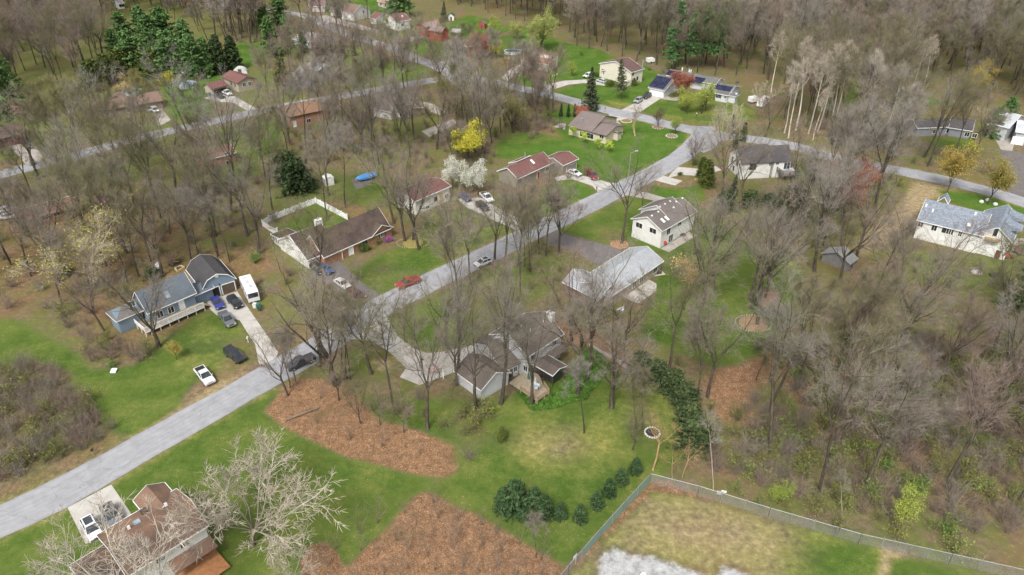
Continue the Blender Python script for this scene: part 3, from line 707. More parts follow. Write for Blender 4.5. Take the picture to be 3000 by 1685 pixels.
# 4 centre house
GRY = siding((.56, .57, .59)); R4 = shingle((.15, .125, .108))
h = house('grey_house', 'grey two-storey house with garage wing and back deck among ivy beds', Z4(1290,1000))
he = 5.5
k = gable(h, Z4(1300,730), Z4(1765,430), Z4(1045,425), he, GRY, R4, WTRIM)
for px in ((1365,735), (1640,535)): opening(k, 'e0', Z4(*px), .95, 1.35, frame=DTRIM)
opening(k, 'e0', Z4(1330,880), 1.3, 1.4, z=2.0); opening(k, 'g0', Z4(1270,860), 1.0, 1.3, z=2.2)
for px in ((1500,285), (1330,395), (1215,345)): on_roof(k, Z4(*px), .12, .12, .55, 'roof_pipe', FRAME, upright=True)
chimney(k, k.pt(k.L-.1, k.W*.34, 0), .9, 1.3, 0, k.hr+.5, WTRIM)
k2 = gable(h, Z4(700,1160), Z4(345,905), Z4(895,925), 2.75, GRY, R4, WTRIM)
MB().box(k2.pt(k2.L/2, k2.W-k2.ov+.04, 1.1), k2.r*4.6, k2.c*.08, Zv*2.2).build('garage_door', WTRIM, h)
A = k2.pt(.2, k2.W/2, 0)
k3 = gable(h, Z4(1215,805), Z4(975,905), Z4(1010,600), 2.9, GRY, R4, None, lift=.02)
opening(k3, 'e0', Z4(1135,885), .9, 1.2, z=1.7); opening(k3, 'e0', Z4(1080,960), 1.0, 2.0, 'door', pane=DTRIM, z=1.15)
kp = gfront(h, Z4(1620,970), Z4(1805,842), Z4(1706,878), 4.8, 3.0, DWOOD, R4, WTRIM, walls=False)
for a_, b_ in ((.3, .3), (.3, kp.W-.3), (4.5, .3), (2.4, .3)): MB().box(kp.pt(a_, b_, 1.5), kp.r*.14, kp.c*.14, Zv*3).build('porch_post', DTRIM, h)
MB().box(kp.pt(2.4, kp.W/2, 1.9), kp.r*4.0, kp.c*(kp.W-.7), Zv*1.9).build('porch_screen', glassy((.03,.03,.032), .4), h)
MB().prism([k.pt(k.L*.2, .35, 3.15), k.pt(k.L*.2, -1.3, 2.75), k.pt(k.L*.2, -1.3, 2.6), k.pt(k.L*.2, .35, 3.0)], k.r*(k.L*.78)).build('pent_roof', R4, h)
dz = 1.0
dp = [G(Z4(*q), dz) for q in ((1060,1060), (1205,1150), (1420,1290), (1570,1190), (1500,1090), (1440,950), (1300,880))]
deck(h, dp, dz, plain((.34,.28,.20), .85, .15, .22, 2))
railing(h, [Vector((q.x, q.y, 0)) for q in dp[1:5]], dz, .95, plain((.36,.27,.18), .8))
# 5 metal-roofed house
MROOF, nt, bs = mat('metal_roof', .38, .5)
p = pos(nt); c_ = ramp(nt, noise(nt, p, .5, 5, .7), [(.3, (.30,.315,.335)), (.7, (.42,.435,.455))])
nt.links.new(mixc(nt, 1.0, c_, ramp(nt, noise(nt, p, 5, 3), [(.35, .8), (.6, 1.05)]), 'MULTIPLY'), bs.inputs['Base Color'])
STONE = plain((.36,.31,.25), .9, .1, .35, 2.5)
h = house('metal_roof_house', 'low house under a pale grey metal roof behind the bare branches', Z5(1900,570))
k = gable(h, Z5(1995,375), Z5(1060,1010), Z5(1720,125), 3.0, STONE, MROOF, WTRIM)
for px in ((1850,500), (1620,640), (1500,740)): opening(k, 'e0', Z5(*px), 1.6, 1.4, z=1.6)
k2 = gable(h, Z5(890,1045), Z5(270,735), Z5(365,575), 2.9, brick((.26,.19,.16), (.3,.24,.2)), MROOF, WTRIM, at='U', lift=.03)
sm = MB()
P_, n_, e_ = slope(k)
for i in range(int(k.L/.6)): sm.box(k.pt(i*.6+.3, k.W/4, (k.he+k.hr)/2+.05), k.r*.04, e_*(k.W/4/max(.2, e_.dot(k.c))*2), n_*.05)
sm.build('roof_seam', MROOF, h)
slab('patio', [Z5(*q) for q in ((1300,830), (1640,640), (1870,760), (1870,880), (1560,1100), (1330,1000))], .02, CONC, conv=lambda x, y: (x, y))
# 6 tan ranch
TANW = siding((.60,.53,.41))
h = house('tan_ranch_house', 'tan ranch house with mauve-brown roof on the bright green corner lawn', Z6(1075,800))
he = 2.9
k = gable(h, Z6(1065,655), Z6(375,480), Z6(1240,488), he, TANW, R_TAN, DTRIM)
opening(k, 'e0', Z6(460,525), 2.0, 1.1); opening(k, 'e0', Z6(718,600), 5.2, 1.7, 'sliding_door', mull=3, z=1.35); opening(k, 'e0', Z6(980,665), 1.6, 1.2)
k2 = gable(h, Z6(800,588), Z6(375,480), Z6(632,203), he, TANW, R_TAN, DTRIM, at='U', lift=.03)
opening(k2, 'g0', Z6(1020,375), .9, 2.0, 'door', pane=plain((.22,.09,.07)), z=1.1)
k3 = block(h, k.pt(-1.35, k.W*.42, 0), k.r, k.c, 2.2, 2.9, 2.75, 2.2, TANW, R_TAN, DTRIM, shed=True, ov=.2)
opening(k3, 'e0', Z6(1238,597), .8, .6)
q = on_roof(k2, Z6(635,390), .7, .7, .9, 'chimney', METAL, upright=True)
slab('patio', [Z6(*q) for q in ((115,490), (260,425), (350,440), (330,545), (240,520))], .02, CONC, conv=lambda x, y: (x, y))
# 7 beige two-storey
BEI = siding((.68,.64,.53)); R7 = shingle((.135,.085,.078))
h = house('cream_house', 'tall cream house with plum-brown roof and steel flue by the forest edge', ZB(1930,610))
he = 5.2
k = gable(h, ZB(1978,447), ZB(2160,392), ZB(1750,283), he, BEI, R7, WTRIM)
for px, w_ in (((2000,465), .8), ((2060,528), .9), ((2015,550), .9)): opening(k, 'e0', ZB(*px), w_, 1.4, frame=DTRIM)
k2 = gable(h, ZB(1725,443), ZB(1545,412), ZB(1618,320), 3.0, BEI, R7, WTRIM, at='U')
for px in ((1590,450), (1632,460)): opening(k2, 'e0', ZB(*px), .8, 1.4)
MB().bar(k.pt(k.L-.5, .6, k.he-.3), k.pt(k.L-.5, .6, k.hr+.6), .3, 10).build('flue', METAL, h)
fw = G(ZB(1690,590)); MB().box(k.pt(-3.2, .5, 1.2), k.r*6.4, k.c*.3, Zv*2.4).build('wing_wall', BEI, h)
# 8 solar house
PALE = siding((.60,.62,.64)); R8 = shingle((.145,.145,.15))
h = house('solar_house', 'pale grey house with dark solar panels on its garage and wings', Z8(225,570))
he = max(2.7, min(3.6, height(Z8(225,570), Z8(230,463))))
k = gable(h, Z8(530,525), Z8(230,463), Z8(420,230), he, PALE, R8, WTRIM, at='U')
opening(k, 'e0', Z8(378,560), 4.9, 2.2, 'garage_door', pane=WTRIM, z=1.12)
solar(k, Z8(448,370), 4, 6)
k2 = gable(h, Z8(1430,411), Z8(555,245), Z8(645,140), 3.2, PALE, R8, WTRIM, at='U', lift=.02)
solar(k2, Z8(680,215), 2, 5); solar(k2, Z8(1130,330), 2, 4)
opening(k2, 'e0', Z8(730,470), 1.2, 1.4, z=1.6)
k3 = gable(h, Z8(1650,605), Z8(1410,560), Z8(1778,440), 2.9, PALE, R8, WTRIM)
solar(k3, Z8(1560,470), 2, 6)
opening(k3, 'e0', Z8(1480,615), 2.2, 1.5, mull=3); opening(k3, 'e0', Z8(1598,632), .8, .9)
kb = block(h, k3.pt(-2.6, 1.0, 0), k3.r, k3.c, 3.4, 4.0, 2.7, 3.5, PALE, R8, WTRIM, hip=1.2)
for px in ((838,150), (960,180), (990,190)): on_roof(k2, Z8(*px), .35, .35, .9, 'roof_vent', WTRIM, upright=True)
# 9 cape
h = house('dark_roof_house', 'white house with charcoal roof and a black-railed deck on stilts', ZC(1290,990))
he = 4.9
k = gable(h, ZC(820,730), ZC(1500,690), ZC(712,400), he, WHITE, R_DARK, None)
for px in ((625,625), (722,700), (645,820)): opening(k, 'g0', ZC(*px), .8, 1.5, frame=DTRIM, mull=0)
opening(k, 'e0', ZC(1055,780), 1.9, 2.0, 'sliding_door', frame=DTRIM); opening(k, 'e0', ZC(1425,735), .9, 1.0)
k2 = gable(h, ZC(1500,692), ZC(1915,668), ZC(1810,318), he, WHITE, R_DARK, None, at='U', lift=.02)
opening(k2, 'e0', ZC(1780,740), 1.9, 2.0, 'sliding_door', frame=WTRIM, z=3.4); opening(k2, 'e0', ZC(1575,715), .9, .8)
k3 = block(h, k.pt(k.L*.28, .25, 0), k.r, k.c, k.L*.70, k.W*1.02, he+.12, k.hr+.75, WHITE, R_DARK, None)
dz = 2.3
dp = [G(ZC(*q), dz) for q in ((1490,800), (1690,960), (1840,960), (2040,940), (1870,760))]
deck(h, dp, dz, plain((.30,.30,.30), .85))
railing(h, [Vector((q.x, q.y, 0)) for q in dp], dz, 1.0, DTRIM)
# far-right big blue-roofed house
R11 = shingle((.18,.205,.245), (.30,.335,.375), .6, 1.6)
h = house('blue_roof_house', 'large white house under mottled blue-grey shingles beside the sandy track', Z7(1240,1045))
he = 4.9
k = gable(h, Z7(280,635), Z7(1285,880), Z7(440,262), he, WHITE, R11, WTRIM, ext=(0, 2))
for px, w_ in (((345,700), 1.2), ((585,770), 1.2), ((800,820), 2.0), ((885,840), 1.0), ((1045,868), .8)): opening(k, 'e0', Z7(*px), w_, 1.5, frame=WTRIM)
k2 = gfront(h, Z7(1288,865), Z7(1975,1040), Z7(1722,765), 15.0, he, WHITE, R11, WTRIM)
opening(k2, 'g0', Z7(1670,850), .95, 2.0, mull=0); opening(k2, 'g0', Z7(1750,1130), 1.1, 2.1, 'door', pane=plain((.13,.06,.045)), z=1.1)
P_, n_, u_ = side(k2, 'g0'); q = plane_hit(Z7(1620,965), P_, n_); MB().box(q+n_*.45, u_*3.0, n_*.9, Zv*.5).build('balcony', WOOD, h)
for f_ in (.28, .68):
    d0 = k2.pt(k2.L*f_, k2.W*.78, 0)
    MB().prism([d0+Zv*(k2.zat(k2.W*.78)-.4), d0+k2.c*2.6+Zv*(k2.zat(k2.W*.78)+.1), d0+k2.c*2.6+Zv*(k2.zat(k2.W*.78)+.35), d0+Zv*(k2.zat(k2.W*.78)+1.0), d0-k2.c*1.2+Zv*(k2.zat(k2.W*.78)+1.3), d0-k2.c*1.2+Zv*(k2.zat(k2.W*.78)-.4)], k2.r*3.4).build('dormer', R11, h)
k3 = gfront(h, Z7(640,300), Z7(830,345), Z7(770,225), 3.0, he+2.0, WHITE, R11, WTRIM, walls=False)
for px in ((440,390), (555,480), (1310,535)): on_roof(k, Z7(*px), .4, .4, .6, 'roof_vent', WTRIM, upright=True)
on_roof(k, Z7(1195,725), .8, 1.0, .3, 'skylight', WTRIM)
# bottom-left rusty-roofed house
h = house('rust_roof_house', 'white house under a rust-brown weathered roof beneath pale branches', ZN(2050,1000))
he = 5.3
NK = lambda zx, zy: (0+zx*750/2554, 1260+zy*750/2554)
A_ = G(NK(2085,950), he); B_ = G(NK(1300,1445), he); u_ = (B_-A_).normalized(); v_ = Vector((-u_.y, u_.x, 0)); D_ = G(NK(1785,572), he)
v_ = v_ if (D_-A_).dot(v_) > 0 else -v_; WD = (D_-A_).dot(v_); LD = (G(NK(955,1040), he)-A_).dot(u_)
k = block(h, A_, u_, v_, LD, WD, he, he+1.5, WHITE, R_RUST, WTRIM)
kf = block(h, k.pt(.6, WD*.7, 0), v_, u_, WD*.3+2.6, 4.6, he-.15, he+1.1, WHITE, R_RUST, WTRIM, ov=.3)
for px in ((1840,1135), (1600,1285)): opening(k, 'e0', NK(*px), 1.2, 1.0)
opening(k, 'e0', NK(1965,1260), 1.3, 1.2, z=1.7); opening(k, 'e0', NK(1800,1370), 1.9, 2.0, 'sliding_door', z=1.1)
MB().prism([k.pt(.2, .4, 3.1), k.pt(.2, -1.7, 2.6), k.pt(.2, -1.7, 2.45), k.pt(.2, .4, 2.9)], k.r*(k.L*.55)).build('pent_roof', R_RUST, h)
k2 = block(h, k.pt(k.L-.8, .6, 0), k.r, k.c, 5.0, k.W-.4, 2.8, 4.3, WHITE, shingle((.10,.075,.065), (.22,.13,.09), .6, .2), WTRIM)
for px in ((1660,755), (1290,985)): on_roof(k, NK(*px), .35, .35, .45, 'roof_vent', FRAME, far=True)
on_roof(k, NK(1365,920), .9, 1.2, .14, 'skylight', glassy((.2,.24,.28), .2), far=True); on_roof(k, NK(1440,822), .9, .9, .5, 'roof_vent', DTRIM, far=True)
deck(h, [k.pt(a_, b_, 0) for a_, b_ in ((.2, .3), (.2, -4.2), (6, -4.2), (6, .3))], .55, plain((.36,.17,.075), .8, .2, .25, 2))
# red house
REDW = siding((.36,.075,.06))
h = house('red_house', 'red wooden house with mauve roof and brown deck', ZR(2160,700))
k = gable(h, ZR(1840,490), ZR(2100,437), ZR(1755,416), 4.6, REDW, shingle((.27,.20,.20)), plain((.30,.07,.06)))
for px in ((1725,505), (1790,515)): opening(k, 'g0', ZR(*px), .9, 1.3, mull=0)
k2 = gable(h, ZR(2130,580), ZR(1895,535), ZR(2195,478), 4.2, REDW, shingle((.27,.20,.20)), plain((.30,.07,.06)))
opening(k2, 'e0', ZR(2040,590), 2.2, 1.1, mull=2)
dp = [G(ZR(*q), 2.4) for q in ((2300,560), (2310,500), (2490,515), (2480,580))]
deck(h, dp, 2.4, plain((.4,.38,.35))); railing(h, [Vector((q.x, q.y, 0)) for q in dp], 2.4, 1.0, DWOOD)
# white house with maroon roof, next door
h = house('maroon_roof_house', 'white house with maroon roof behind the lime-green tree', ZR(1340,480))
k = gable(h, ZR(1335,388), ZR(1590,345), ZR(1212,260), 4.4, WHITE, R_RED, WTRIM)
opening(k, 'e0', ZR(1440,440), 1.6, 1.3)
k2 = gable(h, ZR(972,340), ZR(848,312), ZR(1095,228), 2.8, WHITE, R_RED, WTRIM)
on_roof(k, ZR(1440,300), .5, .8, .8, 'chimney', WTRIM, upright=True)
h = house('white_gable_house', 'big white contemporary house with a huge blank gable wall', ZR(575,310))
k = gfront(h, ZR(575,238), ZR(885,150), ZR(697,86), 9, 4.0, WHITE, shingle((.2,.135,.115)), WTRIM)
opening(k, 'g0', ZR(752,212), .8, 1.0, frame=DTRIM)
k2 = gable(h, ZR(500,197), ZR(335,183), ZR(445,108), 3.0, WHITE, shingle((.23,.16,.135)), WTRIM, at='U')
opening(k2, 'e0', ZR(428,225), 1.4, 1.6, frame=DTRIM)
k3 = gable(h, ZR(325,195), ZR(155,192), ZR(150,128), 2.8, WHITE, shingle((.3,.2,.15)), WTRIM, at='U')
# orange-brown split-level
h = house('split_level_house', 'cream split-level house with rusty roof inside a stone-edged bed', ZB(815,425))
k = gable(h, ZB(815,335), ZB(398,270), ZB(868,258), 3.0, BEI, R_ORNG, WTRIM)
opening(k, 'e0', ZB(585,325), 1.7, 1.4); opening(k, 'e0', ZB(655,335), 1.0, 1.3)
kk = block(h, k.pt(k.L*.02, k.W*.55, 0), k.r, k.c, k.L*.62, 5.5, 5.9, 4.9, WHITE, R_ORNG, plain((.35,.2,.13)), shed=True, ov=.15)
opening(kk, 'e0', ZB(640,190), .8, .9, frame=DTRIM); opening(kk, 'e0', ZB(860,235), .8, .9, frame=DTRIM)
# maroon ranch
KHA = siding((.42,.37,.28))
h = house('khaki_ranch_house', 'khaki house with maroon roof and open carport by the round pool', ZM(910,650))
k = gable(h, ZM(905,545), ZM(655,440), ZM(1045,442), 3.6, KHA, R_RED, DTRIM)
for px in ((1010,560), (1093,545)): opening(k, 'g0', ZM(*px), 1.3, 1.5)
for px in ((815,540), (872,565)): opening(k, 'e0', ZM(*px), .9, 1.3, frame=DTRIM)
k2 = gable(h, ZM(510,630), ZM(770,568), ZM(430,540), 2.8, KHA, R_RED, DTRIM)
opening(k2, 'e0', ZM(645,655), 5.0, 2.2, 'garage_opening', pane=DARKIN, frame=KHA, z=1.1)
# slate gable house
SLA = siding((.24,.25,.28))
h = house('slate_gable_house', 'slate-grey house with pale roof and white rake boards', ZM(2140,460))
k = gable(h, ZM(2130,350), ZM(1905,290), ZM(2242,270), 4.6, SLA, shingle((.30,.31,.31)), WTRIM)
for px in ((1995,470), (1885,490)): opening(k, 'e0', ZM(*px), 1.0, 1.5, z=1.8)
k2 = gable(h, ZM(1790,487), ZM(1740,392), ZM(1912,360), 3.2, SLA, shingle((.26,.25,.24)), WTRIM)
# brick-orange house behind trees
h = house('orange_brick_house', 'orange brick house with rust roof glimpsed through bare trees by the road', ZO(380,850))
k = gable(h, ZO(345,640), ZO(930,515), ZO(225,500), 3.8, brick((.42,.24,.16), (.46,.34,.26)), R_ORNG, DTRIM)
opening(k, 'e0', ZO(430,740), 1.0, 2.0, 'door', pane=WTRIM); opening(k, 'e0', ZO(640,690), 1.6, 1.4)
MB().box(k.pt(-.3+k.ov, k.W/2, 1.6), k.r*.3, k.c*(k.W*.5), Zv*3.2).build('gable_panel', plain((.5,.4,.33)), h)
# white-gabled house with brown roofs
h = house('white_gable_cottage', 'brown-roofed house showing a white upper gable with two small windows', ZO(2010,640))
k = gable(h, ZO(2005,432), ZO(1740,332), ZO(2133,312), 5.4, WHITE, shingle((.115,.10,.095)), WTRIM)
for px in ((2083,420), (2190,392)): opening(k, 'g0', ZO(*px), 1.1, 1.1, frame=DTRIM, mull=0)
k2 = block(h, k.pt(-3.0, -.3, 0), k.r, k.c, 3.4, k.W+.4, 2.9, 3.9, plain((.25,.2,.15)), shingle((.2,.16,.14)), WTRIM)
for px in ((2045,590), (2175,590)): opening(k2, 'g0', ZO(*px), 1.8, 1.6, frame=WTRIM)
k3 = gable(h, ZO(1890,560), ZO(1590,500), ZO(1960,340), 3.0, WHITE, shingle((.2,.165,.15)), WTRIM)
# far-left brown ranch
h = house('long_brown_roof_house', 'long brown roof with pale ridge, mostly hidden by bare trees near the left edge', ZP(330,1080))
k = gable(h, ZP(330,1040), ZP(1450,735), ZP(165,625), 2.8, brick((.36,.22,.15), (.4,.3,.22)), shingle((.185,.115,.085)), DTRIM)
MB().box(k.pt(k.L/2, k.W/2, k.hr+.06), k.r*k.L, k.c*.35, Zv*.08).build('ridge_cap', plain((.5,.44,.38)), h)
for px in ((800,950), (1000,880)): opening(k, 'e0', ZP(*px), 1.6, 1.3)
h = house('orange_brick_bungalow', 'orange brick bungalow with rusty roof behind the forked trunks', ZQ(800,660))
k = gable(h, ZQ(560,560), ZQ(1160,400), ZQ(470,345), 3.0, brick((.42,.21,.10), (.45,.3,.2)), shingle((.24,.15,.11)), WTRIM)
for px in ((1000,430), (1030,570)): opening(k, 'e0', ZQ(*px), 1.8, 1.2)
k2 = gfront(h, ZQ(320,170), ZQ(430,140), ZQ(380,110), 7, 2.9, brick((.42,.21,.10), (.45,.3,.2)), shingle((.24,.15,.11)), WTRIM)
# long brown ranch top left
h = house('mauve_ranch_house', 'long mauve-brown ranch roof with silver cars parked at its end', T(0,0)(1180,1150))
k = gable(h, T(0,0)(870,1145), T(0,0)(1640,1015), T(0,0)(915,1055), 2.7, plain((.24,.19,.15)), shingle((.20,.135,.11)), DTRIM)
for px in ((1080,1150), (1300,1110)): opening(k, 'e0', T(0,0)(*px), 1.5, 1.3)
k2 = gfront(h, T(0,0)(1090,1005), T(0,0)(1240,995), T(0,0)(1160,965), 5, 2.9, plain((.24,.19,.15)), shingle((.22,.15,.12)), DTRIM)
h = house('dark_red_garage', 'dark red garage with brown roof and black trim at the left edge', ZL(490,1350))
h['category'] = 'garage'
k = gable(h, ZL(490,1262), ZL(-80,1385), ZL(378,1102), 3.0, plain((.09,.04,.035)), shingle((.125,.085,.075)), plain((.04,.05,.055)))
opening(k, 'e0', ZL(310,1390), 4.4, 2.2, 'garage_door', pane=plain((.12,.045,.04)), frame=plain((.06,.08,.085)), z=1.1)
# maroon pair
TAUP = siding((.27,.245,.20))
h = house('maroon_twin_house', 'low taupe house with two maroon gable roofs and one long skylight', ZK(1500,720))
k = gable(h, ZK(1330,500), ZK(775,755), ZK(1130,297), 3.1, TAUP, R_RED, WTRIM, ext=(0, 3))
on_roof(k, ZK(920,488), .7, 1.6, .15, 'skylight', WTRIM)
opening(k, 'e0', ZK(1035,690), 1.0, 2.0, 'door', pane=plain((.25,.03,.03)), z=1.05); opening(k, 'e0', ZK(1200,640), 1.7, 1.3, z=1.6)
kk = block(h, k.pt(k.L*.36, k.W*.52, 0), k.r, k.c, k.L*.36, 3.3, k.hr+.55, k.hr-.9, TAUP, R_RED, WTRIM, shed=True, ov=.1)
k2 = gable(h, ZK(1515,562), ZK(1815,428), ZK(1320,415), 3.3, TAUP, R_RED, WTRIM)
opening(k2, 'e0', ZK(1670,560), 4.4, 2.2, 'garage_door', pane=plain((.3,.27,.23)), z=1.15)
MB().bar(k.pt(k.L*.45, k.W*.62, k.hr), k.pt(k.L*.45, k.W*.62, k.hr+1.6), .17, 8).build('flue', METAL, h)
# white-blossom house
h = house('blossom_house', 'white house with maroon roof beside the white-blossomed trees', ZW(625,1250))
k = gable(h, ZW(635,990), ZW(1330,690), ZW(425,838), 4.2, siding((.72,.71,.64)), R_RED, WTRIM)
opening(k, 'e0', ZW(1028,940), 1.0, 1.1, frame=DTRIM, mull=0); opening(k, 'e0', ZW(870,1100), 1.3, .8, z=.9); opening(k, 'e0', ZW(1240,880), 1.4, 1.2)
on_roof(k, ZW(500,640), .9, .9, .5, 'roof_vent', METAL); MB().box(k.pt(k.L*.72, k.ov-.06, 2.0), k.r*1.0, k.c*.1, Zv*2.6).build('tan_panel', plain((.5,.38,.2)), h)
# houses right edge
h = house('charcoal_roof_house', 'dark house under a charcoal roof with white rake boards', ZS(850,460))
k = gable(h, ZS(850,425), ZS(610,388), ZS(1000,312), 2.9, SLA, R_DARK, WTRIM)
for px in ((880,440), (800,440)): opening(k, 'e0', ZS(*px), 1.4, 1.4, z=1.5)
k2 = gable(h, ZS(660,380), ZS(300,395), ZS(745,215), 3.0, SLA, R_DARK, WTRIM)
for px in ((615,410), (480,415)): opening(k2, 'e0', ZS(*px), 1.8, 1.4, z=1.5)
PBARN = plain((.42,.44,.46), .5, .4, .2, .8)
h = house('pale_barn', 'tall pale metal barn at the right edge behind the dark-roofed house', ZS(1015,330)); h['category'] = 'barn'
k = gable(h, ZS(1015,345), ZS(1215,395), ZS(1170,130), 4.5, PBARN, PBARN, WTRIM)
k2 = gable(h, ZS(1280,430), ZS(1420,450), ZS(1395,200), 4.2, PBARN, PBARN, WTRIM)
opening(k2, 'e0', ZS(1330,440), 3.0, 2.5, 'garage_door', pane=WTRIM, z=1.3)
# house behind the red maple
h = house('brick_tall_house', 'tall brick house screened by a red-budded maple', T(0,1)(2120,560))
k = gable(h, T(0,1)(2110,470), T(0,1)(2390,450), T(0,1)(2100,350), 4.6, brick((.30,.16,.13), (.34,.24,.2)), shingle((.2,.12,.11)), WTRIM)
for px in ((2120,500), (2300,520), (2200,510)): opening(k, 'e0', T(0,1)(*px), 1.1, 1.4)
# pale blue house
PBL = siding((.42,.49,.56))
h = house('pale_blue_house', 'pale blue house with grey roof half hidden by dark pines', T(0,1)(560,485))
k = gable(h, T(0,1)(590,435), T(0,1)(370,395), T(0,1)(470,348), 2.9, PBL, shingle((.27,.26,.25)), WTRIM, at='O')
for px in ((460,435), (530,450)): opening(k, 'e0', T(0,1)(*px), 1.1, 1.3)
k2 = gable(h, T(0,1)(735,450), T(0,1)(600,440), T(0,1)(700,385), 2.8, siding((.2,.22,.26)), shingle((.24,.22,.2)), WTRIM)
# far roofs along the top edge
for nm, lb, O_, U_, ap, wl, rf in (
    ('plum_roof_house', 'small house with plum roof at the top edge behind the white house', T(0,1)(730,45), T(0,1)(570,40), T(0,1)(700,-20), siding((.5,.47,.43)), shingle((.2,.13,.13))),
    ('pink_roof_house', 'house with pinkish-tan roof beside the tall pines at the top edge', T(0,1)(1330,40), T(0,1)(1215,10), T(0,1)(1320,-15), siding((.6,.52,.46)), shingle((.34,.22,.17))),
    ('white_corner_house', 'tiny white house with blue-grey roof in the upper left corner', ZT(230,75), ZT(125,55), ZT(215,0), WHITE, shingle((.26,.28,.33))),
    ('cream_corner_house', 'small cream house behind a pale car in the upper left corner', ZT(345,75), ZT(245,70), ZT(330,5), siding((.7,.66,.5)), shingle((.36,.34,.3))),
    ('dark_garage', 'dark-roofed garage with pale drive near the upper left corner', ZT(510,112), ZT(400,112), ZT(495,65), plain((.14,.12,.11)), shingle((.06,.05,.05))),
    ('white_far_house', 'white house peeping over the pine tops at the upper edge', ZT(1245,30), ZT(1180,40), ZT(1230,-15), WHITE, shingle((.3,.3,.3)))):
    h = house(nm, lb, O_)
    k = gable(h, O_, U_, ap, 2.8, wl, rf, WTRIM)
    P_, n_, u_ = side(k, 'e0')
    for f_ in (.3, .7):
        f = MB().box(k.pt(k.L*f_, k.ov, 1.6)-k.c*.03, k.r*1.3, k.c*.06, Zv*1.2).build('window', GLASS, h)
# sheds
def shed(name, label, O, U, apex, depth, he, wall, roof, door=None):
    g = G(O); h = thing(name, label, 'shed', (g.x, g.y, 0))
    k = gfront(h, O, U, apex, depth, he, wall, roof, None, ov=.12)
    P_, n_, u_ = side(k, 'g0'); MB().box(k.pt(k.ov-.03, k.W/2, .95), k.r*.05, k.c*.95, Zv*1.85).build('door', door or FRAME, h); return k
shed('white_shed', 'white garden shed with black side wall by a spruce at the forest edge', ZR(2247,285), ZR(2350,288), ZR(2292,243), 3.5, 2.2, WHITE, shingle((.1,.1,.1)), DTRIM)
shed('red_shed', 'small red shed on the lawn beyond the lime willow', T(0,1)(2236,240), T(0,1)(2300,247), T(0,1)(2265,215), 3, 2.2, REDW, shingle((.16,.13,.12)), DTRIM)
shed('white_box_shed', 'plain white box shed near the blue covered boat', T(1,1)(690,365), T(1,1)(785,345), T(1,1)(735,335), 2.6, 2.2, WHITE, WTRIM)
g = G(ZV(440,255)); h = thing('green_shed', 'dark teal garden shed with brown shingle roof among the trunks', 'shed', (g.x, g.y, 0))
k = gable(h, ZV(375,168), ZV(526,190), ZV(533,128), 2.4, plain((.07,.17,.16), .7), shingle((.18,.12,.085)), DTRIM, at='U')
opening(k, 'e0', ZV(440,215), 1.2, 1.8, 'door', pane=plain((.06,.15,.145)), z=.95)
g = G(T(1,3)(820,1250)); h = thing('grey_shed', 'weathered grey shed leaning among brush by the sandy track', 'shed', (g.x, g.y, 0))
k = gable(h, T(1,3)(830,1225), T(1,3)(915,1160), T(1,3)(800,1180), 2.0, plain((.2,.195,.19)), plain((.24,.235,.23)), None)
MB().box(k.pt(k.L/2, k.ov-.03, .9), k.r*.9, k.c*.05, Zv*1.8).build('door', DTRIM, h)
# ---------------------------------------------------------------- trees: kinds are grown once, then copied
def unit(a): return a/(np.linalg.norm(a, axis=-1, keepdims=True)+1e-9)
def tubes(p0, p1, r0, r1, n):
    p0 = np.asarray(p0, float); p1 = np.asarray(p1, float); r0 = np.asarray(r0, float)[:, None, None]; r1 = np.asarray(r1, float)[:, None, None]
    d = unit(p1-p0); ref = np.where(np.abs(d[:, 2:3]) > .9, np.array([[1., 0, 0]]), np.array([[0, 0, 1.]]))
    x = unit(np.cross(d, ref)); y = np.cross(d, x); an = np.arange(n)*2*np.pi/n
    ring = np.cos(an)[None, :, None]*x[:, None]+np.sin(an)[None, :, None]*y[:, None]
    vs = np.concatenate([p0[:, None]+ring*r0, p1[:, None]+ring*r1], 1)
    N = len(p0); i = np.arange(n); j = (i+1) % n
    f = np.stack([i, i+n, j+n, j], 1)
    fs = (np.arange(N)[:, None, None]*2*n+f[None]).reshape(-1, 4)
    return vs.reshape(-1, 3), fs
class Bag:
    def __init__(s): s.v = []; s.f = []; s.n = 0
    def add(s, v, f):
        if len(v): s.v.append(v); s.f.append(f+s.n); s.n += len(v)
    def mesh(s, name, m):
        me = np_mesh(name, np.concatenate(s.v), np.concatenate(s.f)); me.materials.append(m); return me
def leaves(P, rng, size, flat=.5, asp=1.6):
    """small leaf-sized quads at the points P"""
    N = len(P); nrm = unit(rng.normal(0, 1, (N, 3))*np.array([1, 1, 1])+np.array([0, 0, flat])); t = unit(np.cross(nrm, rng.normal(0, 1, (N, 3))))
    b_ = np.cross(nrm, t); s_ = (size*rng.uniform(.6, 1.4, N))[:, None]
    v = np.stack([P-t*s_*asp/2, P+b_*s_/2, P+t*s_*asp/2, P-b_*s_/2], 1).reshape(-1, 3)
    return v, np.arange(4*N).reshape(N, 4)
